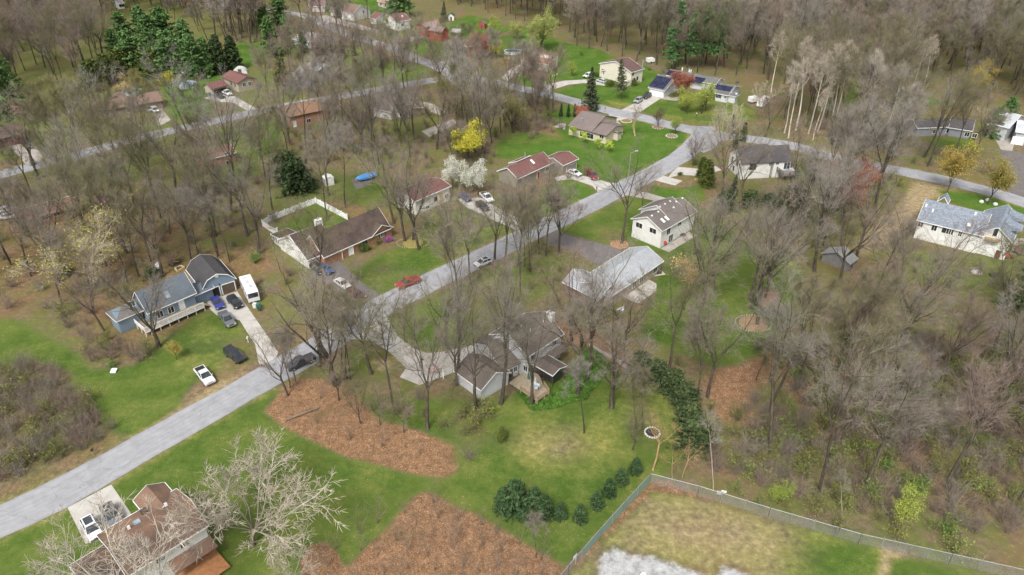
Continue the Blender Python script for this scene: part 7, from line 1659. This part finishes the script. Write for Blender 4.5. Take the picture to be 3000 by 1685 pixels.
# small things in the yards
def mailbox(px, label, col, pc=(.25,.2,.14)):
    q = G(px); o = thing('mailbox', label, 'mailbox', (q.x, q.y, 0)); MB().box(q+Zv*.55, (.12,0,0), (0,.12,0), Zv*1.1).build('post', plain(pc), o)
    MB().prism([q+Vector((.14*math.cos(t_), -.28, 1.22+.16*math.sin(t_))) for t_ in [math.pi*i/6 for i in range(7)]]+[q+Vector((-.14,-.28,1.08)), q+Vector((.14,-.28,1.08))], Vector((0,.56,0))).build('box', plain(col, .4, .4), o)
    MB().box(q+Vector((.15,.1,1.3)), (.02,0,0), (0,.05,0), Zv*.22).build('flag', plain((.5,.05,.04)), o)
mailbox(T(2,1)(833,300), 'left of two white mailboxes by the road edge', (.82,.82,.84)); mailbox(T(2,1)(845,312), 'right of two white mailboxes by the road edge', (.8,.8,.84)); mailbox(T(3,0)(938,250), 'black and white mailbox at the lower left roadside', (.03,.03,.03)); mailbox(Z6(1038,215), 'dark mailbox on the far roadside behind the tan ranch', (.03,.03,.03)); mailbox(ZX(640,80), 'white mailbox post beside the concrete drive', (.75,.75,.74), (.75,.75,.74)); mailbox(ZK(2155,1060), 'black mailbox at the corner of the twin house lawn', (.02,.02,.02), (.03,.03,.03)); mailbox(ZM(330,1015), 'black and white mailbox on the bright lawn by the far road', (.05,.05,.05)); mailbox(T(0,2)(1855,1175), 'white-topped dark mailbox on the solar house lawn', (.7,.7,.7), (.05,.05,.05)); mailbox(ZC(1895,195), 'black mailbox with white face at the forest roadside', (.05,.05,.05)); mailbox(T(0,1)(1800,605), 'white mailbox by the far road junction', (.75,.75,.74)); mailbox(T(1,2)(0,0) if False else T(1,1)(1890,1150), 'grey mailbox at the tip of the green front lawn', (.5,.51,.5))
def stones(name, label, cx, r, n, col, cat='fire ring', inner=None, rx=1.0, size=.28):
    q = G(cx); o = thing(name, label, cat, (q.x, q.y, 0)); rr_ = random.Random(n); mb = MB()
    for i in range(n):
        t_ = 6.2832*i/n; c_ = q+Vector((r*rx*math.cos(t_), r*math.sin(t_), .1)); s = size*rr_.uniform(.7, 1.2)
        mb.lathe(c_, [(s*.9, -.12), (s, .05), (s*.55, .16)], 7)
    mb.build('stone_ring', plain(col, .9, .1, .3, 3), o)
    if inner: MB().lathe(q, [((r-.1), .01), ((r-.15)*.8, .1), (.1, .14)], 16).build('bed', inner, o)
stones('fire_pit', 'round stone fire ring with black ashes near the low multi-trunk tree', T(3,2)(1400,28), 1.25, 18, (.6,.58,.55), inner=plain((.05,.045,.042), .95, .1, .5, 4), size=.2)
stones('tree_bed', 'pale stone ring of mulch on the tan ranch front lawn', Z6(1418,392), 1.9, 22, (.55,.45,.3), 'flower bed', plain((.2,.15,.1)), size=.22); stones('tree_bed', 'mulch ring around the lone tall forked tree', T(1,2)(1080,1022), 2.0, 24, (.38,.24,.15), 'flower bed', plain((.30,.18,.11), .95, .1, .4, 3), size=.2); stones('tree_bed', 'stone ring under the plum-coloured tree', Z6(1975,505), 1.8, 14, (.36,.3,.24), 'flower bed', plain((.2,.14,.1)), size=.25); stones('tree_bed', 'stone ring under the small light-green tree', Z6(2220,660), 1.8, 14, (.4,.36,.3), 'flower bed', plain((.22,.17,.12)), size=.3)
stones('flower_bed', 'rock-edged mulch bed in front of the split-level house', ZB(640,470), 4.4, 34, (.45,.4,.32), 'flower bed', plain((.19,.145,.115), .95, .1, .3, 2), 1.9, .25)
stones('tree_bed', 'edged leaf bed around the trunks by the green shed', ZV(310,315), 3.0, 40, (.42,.36,.26), 'flower bed', plain((.26,.18,.11), .95, .1, .4, 3), 1.2, .14)
stones('flower_bed', 'edged leafy bed around the trio of trunks by the brick house', T(1,1)(1580,1005), 2.6, 40, (.36,.28,.17), 'flower bed', plain((.24,.2,.07), .95, .1, .4, 3), 1.5, .12)
# fallen log, tarps, boards
def log(p0, p1, r, label, col=(.2,.15,.1)):
    a_ = G(p0, r); b_ = G(p1, r); o = thing('fallen_log', label, 'log', (a_.x, a_.y, 0)); mb = MB(); k = 6
    for i in range(k): mb.bar(a_+(b_-a_)*(i/k), a_+(b_-a_)*((i+1)/k), r*(1-.06*i), 8, r*(1-.06*(i+1)))
    mb.build('trunk', plain(col, .95, .1, .35, 3), o); m2 = MB(); d = (b_-a_).normalized(); n = d.cross(Zv)
    for f, s in ((.3, 1), (.55, -1), (.8, 1)): m2.bar(a_+(b_-a_)*f, a_+(b_-a_)*(f+.1)+n*s*.9+Zv*.5, r*.35, 5, .02)
    m2.build('branch', plain(col, .95), o)
log(T(2,1)(300,1340), T(2,1)(640,1210), .28, 'fallen log lying in the big leaf bed'); log(ZV(570,612), ZV(608,598), .12, 'short dark branch on the leaf patch by the wood'); log(T(2,3)(2250,1020), T(2,3)(2400,1150), .45, 'mossy log pile at the right edge of the wood', (.2,.19,.12))
q = G(Z3(690,240)); o = thing('tarp_sheet', 'white tarp sheet on the ground behind the blue house', 'tarp', (q.x, q.y, 0)); P = [G(Z3(*s_)) for s_ in ((625,240), (715,172), (745,235), (700,280))]; MB().prism([v+Zv*(.5 if i in (1,) else .12) for i, v in enumerate(P)], Zv*.05).build('sheet', plain((.66,.67,.66)), o); mb = MB(); [mb.box(v+Zv*.2, (.3,0,0), (0,.2,0), Zv*.4) for v in P]; mb.build('weights', DWOOD, o)
q = G(Z3(1055,250)); o = thing('planter_frame', 'square timber frame on the dirt behind the blue house', 'planter', (q.x, q.y, 0)); P = [G(Z3(*s_), .25) for s_ in ((975,250), (1075,208), (1130,235), (1020,290))]; mb = MB()
for i in range(4): a_, b_ = P[i], P[(i+1) % 4]; mb.box((a_+b_)/2, b_-a_, ((b_-a_).normalized().cross(Zv))*.18, Zv*.5)
mb.build('timber', plain((.55,.42,.24)), o); MB().add([v-Zv*.1 for v in P], [(0,1,2,3)]).build('soil', plain((.06,.05,.04)), o)
q = G(Z3(1000,180)); o = thing('wood_heap', 'dark brush heap behind the timber frame', 'heap', (q.x, q.y, 0)); mb = MB(); rr_ = random.Random(3)
for i in range(40): a_ = q+Vector((rr_.gauss(0, .9), rr_.gauss(0, .7), rr_.uniform(.05, .6))); mb.bar(a_, a_+Vector((rr_.gauss(0, .8), rr_.gauss(0, .8), rr_.gauss(0, .15))), .06, 5)
mb.build('sticks', plain((.05,.04,.035)), o); m2 = MB(); m2.box(q+Vector((.2,0,.65)), (.9,0,0), (0,.15,0), Zv*.06); m2.build('board', plain((.5,.42,.3)), o)
# deck furniture at the grey house
q = G(Z4(1395,1130), 1.02); o = thing('patio_table', 'glass patio table with chairs and closed umbrella on the wooden deck', 'table', (q.x, q.y, 1.0))
MB().lathe(q, [(.75, .68), (.75, .73), (.72, .74)], 20).build('tabletop', glassy((.35,.38,.4), .2), o)
for i in range(4): t_ = .785+1.571*i; v = q+Vector((.5*math.cos(t_), .5*math.sin(t_), 0)); MB().bar(v, v+Zv*.68, .03, 6).build('leg', FRAME, o)
q2 = q+Vector((0,0,.7)); u_ = thing('patio_umbrella', 'closed white umbrella standing in the deck table', 'umbrella', tuple(q2)); MB().bar(q2, q2+Zv*1.9, .025, 6).build('pole', FRAME, u_); MB().lathe(q2, [(.05, .6), (.16, .7), (.10, 1.6), (.02, 1.95)], 10).build('canopy', plain((.6,.66,.68)), u_)
q = G(Z4(1305,1035), 1.02); u_ = thing('patio_umbrella', 'closed teal umbrella beside the grey house wall', 'umbrella', (q.x, q.y, 1.0)); MB().bar(q, q+Zv*2.2, .03, 6).build('pole', FRAME, u_); MB().lathe(q, [(.06, .5), (.22, .6), (.13, 1.7), (.02, 2.2)], 10).build('canopy', plain((.01,.16,.17)), u_)
def chair(px, z, label, col=(.7,.7,.7), ang=0, group=None):
    q = G(px, z); o = thing('garden_chair', label, 'chair', tuple(q), group); u = Vector((math.cos(ang), math.sin(ang), 0)); v = Vector((-u.y, u.x, 0)); m_ = plain(col, .5, .3)
    MB().box(q+Zv*.43, u*.55, v*.55, Zv*.05).build('seat', m_, o); MB().box(q-u*.28+Zv*.72, u*.06, v*.55, Zv*.55).build('backrest', m_, o)
    for a_ in (-1, 1):
        for b_ in (-1, 1): MB().bar(q+u*(.24*a_)+v*(.24*b_), q+u*(.24*a_)+v*(.24*b_)+Zv*.42, .025, 5).build('leg', m_, o)
for i in range(4): t_ = .2+1.571*i; dq = (Z4(1395,1130)[0]+8.5*math.cos(t_), Z4(1395,1130)[1]-6*math.sin(t_)); chair(dq, 1.02, 'pale chair round the glass table on the wooden deck', (.62,.64,.66), math.pi+t_, 'chairs round the deck table')
for i, (x, y) in enumerate(((1110,1190), (1225,1225), (1285,1195), (1285,1240))): chair(Z5(x, y), .02, 'white garden chair on the patio under the forked trees', (.78,.78,.78), 1.0+i, 'white patio chairs')
for i, (x, y) in enumerate(((1850,860), (1900,890), (1895,845))): chair(ZC(x, y), 2.32, 'white chair on the black-railed deck', (.78,.78,.78), i*1.3, 'white chairs on the black-railed deck')
for x, y, l_ in ((1570,790,'dark cushioned lounger on the black-railed deck by the wall'), (1690,785,'dark lounger beside the deck sliding door')): chair(ZC(x, y), 2.32, l_, (.04,.05,.07), 1.6)
q = G(ZC(1835,785), 2.32); o = thing('covered_grill', 'navy covered barbecue on the black-railed deck', 'grill', tuple(q)); MB().lathe(q, [(.62, 0), (.66, .5), (.5, .95), (.2, 1.05)], 12).build('cover', plain((.03,.04,.14)), o); MB().bar(q+Vector((-.7,0,.7)), q+Vector((.7,0,.7)), .03, 6).build('handle', METAL, o)
q = G(Z1(1068,1310)); o = thing('red_grill', 'red barbecue on the patio corner of the white house', 'grill', (q.x, q.y, 0)); MB().lathe(q, [(.2,.75),(.42,.85),(.44,1.05),(.3,1.3),(.08,1.38)], 14).build('bowl', plain((.5,.02,.03), .35, .5), o)
for i in range(3): t_ = 2.09*i; MB().bar(q+Vector((.42*math.cos(t_), .42*math.sin(t_), 0)), q+Vector((.2*math.cos(t_), .2*math.sin(t_), .8)), .025, 5).build('leg', BLACK, o)
q = G(Z1(1440,1100)); o = thing('patio_table', 'dark low patio table along the white house wall', 'table', (q.x, q.y, .1)); MB().box(q+Zv*.6, (1.4,0,0), (0,.9,0), Zv*.06).build('tabletop', DTRIM, o); [MB().bar(q+Vector((a_*.6, b_*.35, 0)), q+Vector((a_*.6, b_*.35, .58)), .035, 5).build('leg', DTRIM, o) for a_ in (-1,1) for b_ in (-1,1)]
q = G(Z5(1870,590)); o = thing('lounge_set', 'dark covered furniture on the small slab by the metal-roofed house', 'furniture', (q.x, q.y, 0)); MB().box(q+Zv*.45, (2.0,.6,0), (-.3,.9,0), Zv*.9).build('cover', plain((.06,.06,.065)), o); MB().box(q+Vector((0,0,.02)), (3.4,1.0,0), (-.6,1.8,0), Zv*.06).build('slab', plain((.5,.42,.34)), o)
q = G(Z7(1325,1120)); o = thing('big_tyre', 'large black tyre-shaped spool leaning at the white gable wall', 'tyre', (q.x, q.y, 0)); n = Vector((.25,-1,.2)).normalized(); MB().bar(q+Zv*.75, q+Zv*.75+n*.4, .75, 18).build('tread', TYRE, o); MB().bar(q+Zv*.75+n*.38, q+Zv*.75+n*.43, .3, 12).build('hub', BLACK, o)
st = thing('outdoor_stairs', 'pale ladder-like steps against the white gable wall', 'stairs', tuple(G(Z7(1795,1200)))); q = G(Z7(1795,1200)); mb = MB()
for i in range(5): mb.box(q+Vector((.1*i, .25*i, .15+.22*i)), (.9,0,0), (0,.28,0), Zv*.06)
mb.build('treads', plain((.6,.55,.42)), st); m2 = MB()
for s in (-.45, .45): m2.bar(q+Vector((s, 0, .1)), q+Vector((s+.4, 1.0, 1.05)), .05, 5)
m2.build('stringer', WOOD, st)
q = G(Z7(1880,1300)); o = thing('ride_mower', 'red and black riding mower on the yard by the white gable', 'mower', (q.x, q.y, 0)); MB().prism([q+Vector((-.9,-.4,.35)), q+Vector((-.9,-.4,.75)), q+Vector((0,-.4,.85)), q+Vector((.1,-.4,.45)), q+Vector((.9,-.4,.4)), q+Vector((.9,-.4,.3))], Vector((0,.8,0))).build('body', plain((.45,.03,.03), .4, .4), o); MB().box(q+Vector((.45,0,.7)), (.45,0,0), (0,.5,0), Zv*.5).build('seat', BLACK, o)
for x, r in ((-.65, .25), (.6, .36)):
    for s in (-1, 1): MB().bar(q+Vector((x, s*.38, r)), q+Vector((x, s*.6, r)), r, 12).build('wheel', TYRE, o)
q = G(T(1,3)(2100,1300)); o = thing('white_heap', 'white crumpled sheets on the grass below the blue-roofed house', 'heap', (q.x, q.y, 0)); MB().lathe(q, [(1.2,.02),(.9,.4),(.4,.6),(.1,.62)], 9).build('sheets', plain((.62,.58,.58), .9, .1, .3, 3), o); MB().box(q+Vector((.6,1.8,.1)), (2.6,.4,0), (-.05,.3,0), Zv*.1).build('board', plain((.3,.24,.17)), o)
q = G(T(1,3)(2300,1340)); o = thing('black_heap', 'black sheeting heap on the grass below the blue-roofed house', 'heap', (q.x, q.y, 0)); MB().lathe(q, [(1.5,.02),(1.1,.5),(.5,.75),(.1,.8)], 9).build('sheets', plain((.03,.03,.033), .6, .4, .3, 3), o); MB().box(q+Vector((-1.2,.3,.3)), (.6,.1,0), (-.1,.5,0), Zv*.6).build('crate', BLACK, o)
for x, y, l_ in ((2145,595,'white boulder left of the right-hand ochre tree'), (2210,578,'white boulder behind the right-hand ochre tree'), (2285,620,'white boulder right of the right-hand ochre tree')):
    q = G(T(1,3)(x, y)); mb = MB().lathe(q, [(.5,-.1),(.62,.25),(.4,.6),(.1,.7)], 9); o = mb.build('boulder', plain((.62,.6,.58), .9, .1, .2, 2), None, off=tuple(q)); tag(o, l_, 'boulder')
q = G(T(2,0)(1148,858)); mb = MB().prism([q+Vector((-.5,-.5,.05)), q+Vector((.5,-.4,.05)), q+Vector((.6,.4,.35)), q+Vector((-.4,.4,.35))], Zv*.25); o = mb.build('utility_box', plain((.66,.7,.72)), None, off=tuple(q)); tag(o, 'small pale utility box on the left lawn', 'utility box')
q = G(T(3,2)(2075,660)); o = thing('fence_sign', 'white notice board fixed to the long chain-link fence', 'sign', (q.x, q.y, 0)); q = G(T(3,2)(2095,690)); MB().box(q+Vector((0,-.08,1.75)), (.75,-.2,0), (.01,.03,0), Zv*.45).build('board', plain((.75,.75,.74), .4), o); q = G(T(3,2)(2052,690)); MB().box(q+Vector((0,-.08,1.5)), (.7,-.2,0), (.01,.03,0), Zv*.75).build('grey_board', plain((.42,.44,.42), .5), o)
q = G(T(3,2)(634,1335)); o = thing('marker_post', 'yellow post with white top at the chain-link fence gate', 'post', (q.x, q.y, 0)); MB().bar(q, q+Zv*1.0, .09, 10).build('base', plain((.75,.52,.04), .5), o); MB().lathe(q, [(.1,1.0),(.1,1.45),(.06,1.55),(.01,1.6)], 10).build('cap', plain((.78,.78,.78), .5), o)
q = G(T(3,2)(607,1330)); o = thing('gate_sign', 'pale sign board on the chain-link fence beside the yellow post', 'sign', (q.x, q.y, 0)); MB().box(q+Vector((.25,.05,1.3)), (.55,.62,0), (.02,-.02,0), Zv*.8).build('board', plain((.7,.72,.75), .4), o); MB().box(q+Vector((.25,.1,.65)), (.05,.05,0), (-.04,.04,0), Zv*1.3).build('post', METAL, o)
q = G(T(3,2)(1310,1465)); mb = MB().lathe(q, [(.45,0),(.5,.3),(.3,.6),(.05,.65)], 10); o = mb.build('white_bag', plain((.8,.8,.78)), None, off=tuple(q)); tag(o, 'white bag on the pale gravel at the bottom edge', 'bag')
# stop sign, street lamp, hoop
q = G(ZC(268,185)); o = thing('stop_sign', 'red stop sign at the road junction', 'sign', (q.x, q.y, 0)); MB().bar(q, q+Zv*2.3, .035, 6).build('post', METAL, o)
c_ = q+Zv*2.6; nrm = Vector((-.3,-1,0)).normalized(); u = Vector((-nrm.y, nrm.x, 0)); u = -u if u.x < 0 else u
pl = MB().prism([c_+u*(.38*math.cos(.3927+i*.7854))+Zv*(.38*math.sin(.3927+i*.7854)) for i in range(8)], nrm*.03).build('plate', plain((.55,.03,.03), .4), o)
def text(s, size, loc, u, nrm, m, parent, name='lettering'):
    cu = bpy.data.curves.new(name, 'FONT'); cu.body = s; cu.size = size; cu.align_x = 'CENTER'; cu.align_y = 'CENTER'; cu.extrude = .005
    ob = bpy.data.objects.new(name, cu); C.objects.link(ob); cu.materials.append(m); v = nrm.cross(u)
    off = P3(parent.parent) if parent.parent else P3(parent)
    me_ = bpy.data.meshes.new_from_object(ob); bpy.data.objects.remove(ob); ob = bpy.data.objects.new(name, me_); C.objects.link(ob)
    ob.matrix_world = Matrix.Translation(loc-off) @ Matrix((u, v, nrm)).transposed().to_4x4(); ob.parent = parent; return ob
text('STOP', .26, c_+nrm*.04, u, nrm, plain((.8,.8,.8)), pl)
q = G(ZK(1480,1410)); q = G(Z6(1450,1440)); o = thing('street_lamp', 'slim street lamp with white head at the roadside by the lone tall tree', 'street lamp', (q.x, q.y, 0)); MB().bar(q, q+Zv*8.5, .10, 8, .06).build('pole', plain((.3,.29,.27)), o); MB().bar(q+Zv*8.3, q+Vector((1.5,.6,8.7)), .045, 6).build('arm', METAL, o); MB().box(q+Vector((1.75,.7,8.68)), (.8,.3,0), (-.1,.27,0), Zv*.16).build('lamp_head', plain((.75,.75,.74)), o)
q = G(ZM(150,490)); o = thing('basketball_hoop', 'basketball hoop with pale backboard behind the round pool', 'hoop', (q.x, q.y, 0)); MB().bar(q, q+Vector((-.3,-.2,3.2)), .09, 8).build('pole', DTRIM, o); MB().box(q+Vector((-.4,-.7,3.5)), (1.8,0,0), (0,.06,0), Zv*1.2).build('backboard', plain((.62,.68,.7), .4), o)
mb = MB(); cc = q+Vector((-.4,-1.05,3.05)); [mb.bar(cc+Vector((.25*math.cos(t_), .25*math.sin(t_), 0)), cc+Vector((.25*math.cos(t_+.63), .25*math.sin(t_+.63), 0)), .025, 5) for t_ in [.628*i for i in range(10)]]; mb.build('rim', plain((.5,.12,.03)), o)
# american flag at the garage corner
q = G(Z4(215,1010)); o = thing('flag_pole', 'stars and stripes flag on a short pole at the garage corner', 'flag', (q.x, q.y, 0)); tp = q+Vector((-2.2,1.0,3.6)); MB().bar(q+Zv*2.2, tp, .03, 6).build('pole', FRAME, o); MB().box(q+Zv*1.15, (.14,0,0), (0,.14,0), Zv*2.3).build('post', WTRIM, o)
fu = Vector((-.42,-.1,-.9)).normalized(); fv = (q+Zv*2.2-tp).normalized()*-1; fl = 2.0; fh = 1.3; org = q+Zv*2.2+(tp-q-Zv*2.2)*.42
def fp(a, b, e=.0): s = .07*math.sin(a*7); nn = fu.cross(fv).normalized(); return org+fu*(a*fl)+fv*(b*fh)+nn*(s+e)
def strip(name, b0, b1, a0, a1, m, e=0.0, parent=o):
    mb = MB(); N_ = 12; vs = []; fs = []
    for ee in (e, e+.012):
        for i in range(N_+1): a = a0+(a1-a0)*i/N_; vs += [fp(a, b0, ee), fp(a, b1, ee)]
    k = 2*(N_+1)
    for i in range(N_): fs += [(2*i, 2*i+1, 2*i+3, 2*i+2), (k+2*i, k+2*i+2, k+2*i+3, k+2*i+1), (2*i, 2*i+2, k+2*i+2, k+2*i), (2*i+1, k+2*i+1, k+2*i+3, 2*i+3)]
    mb.add(vs, fs); return mb.build(name, m, parent, off=P3(o))
cl = strip('cloth', 0, 1, 0, 1, plain((.75,.72,.74)))
FR = plain((.5,.05,.10)); FB_ = plain((.05,.07,.22))
for side_ in (-.016, .016): 
    for i in range(7): strip('red_stripe', i*2/13, (i*2+1)/13, .4 if i*2 >= 6 else 0, 1, FR, side_, cl)
    strip('canton', 6/13, 1, 0, .4, FB_, side_*1.05, cl)
    mb = MB(); nn = fu.cross(fv).normalized()
    for i in range(6):
        for j in range(5): c_ = fp(.033+.067*i, 6/13+.055+.107*j, side_*1.9); mb.box(c_, fu*.05, fv*.05, nn*.006)
    mb.build('star', plain((.8,.8,.8)), cl, off=P3(o))
for r_ in ROOTS:
    if 'o_' in r_: del r_['o_']
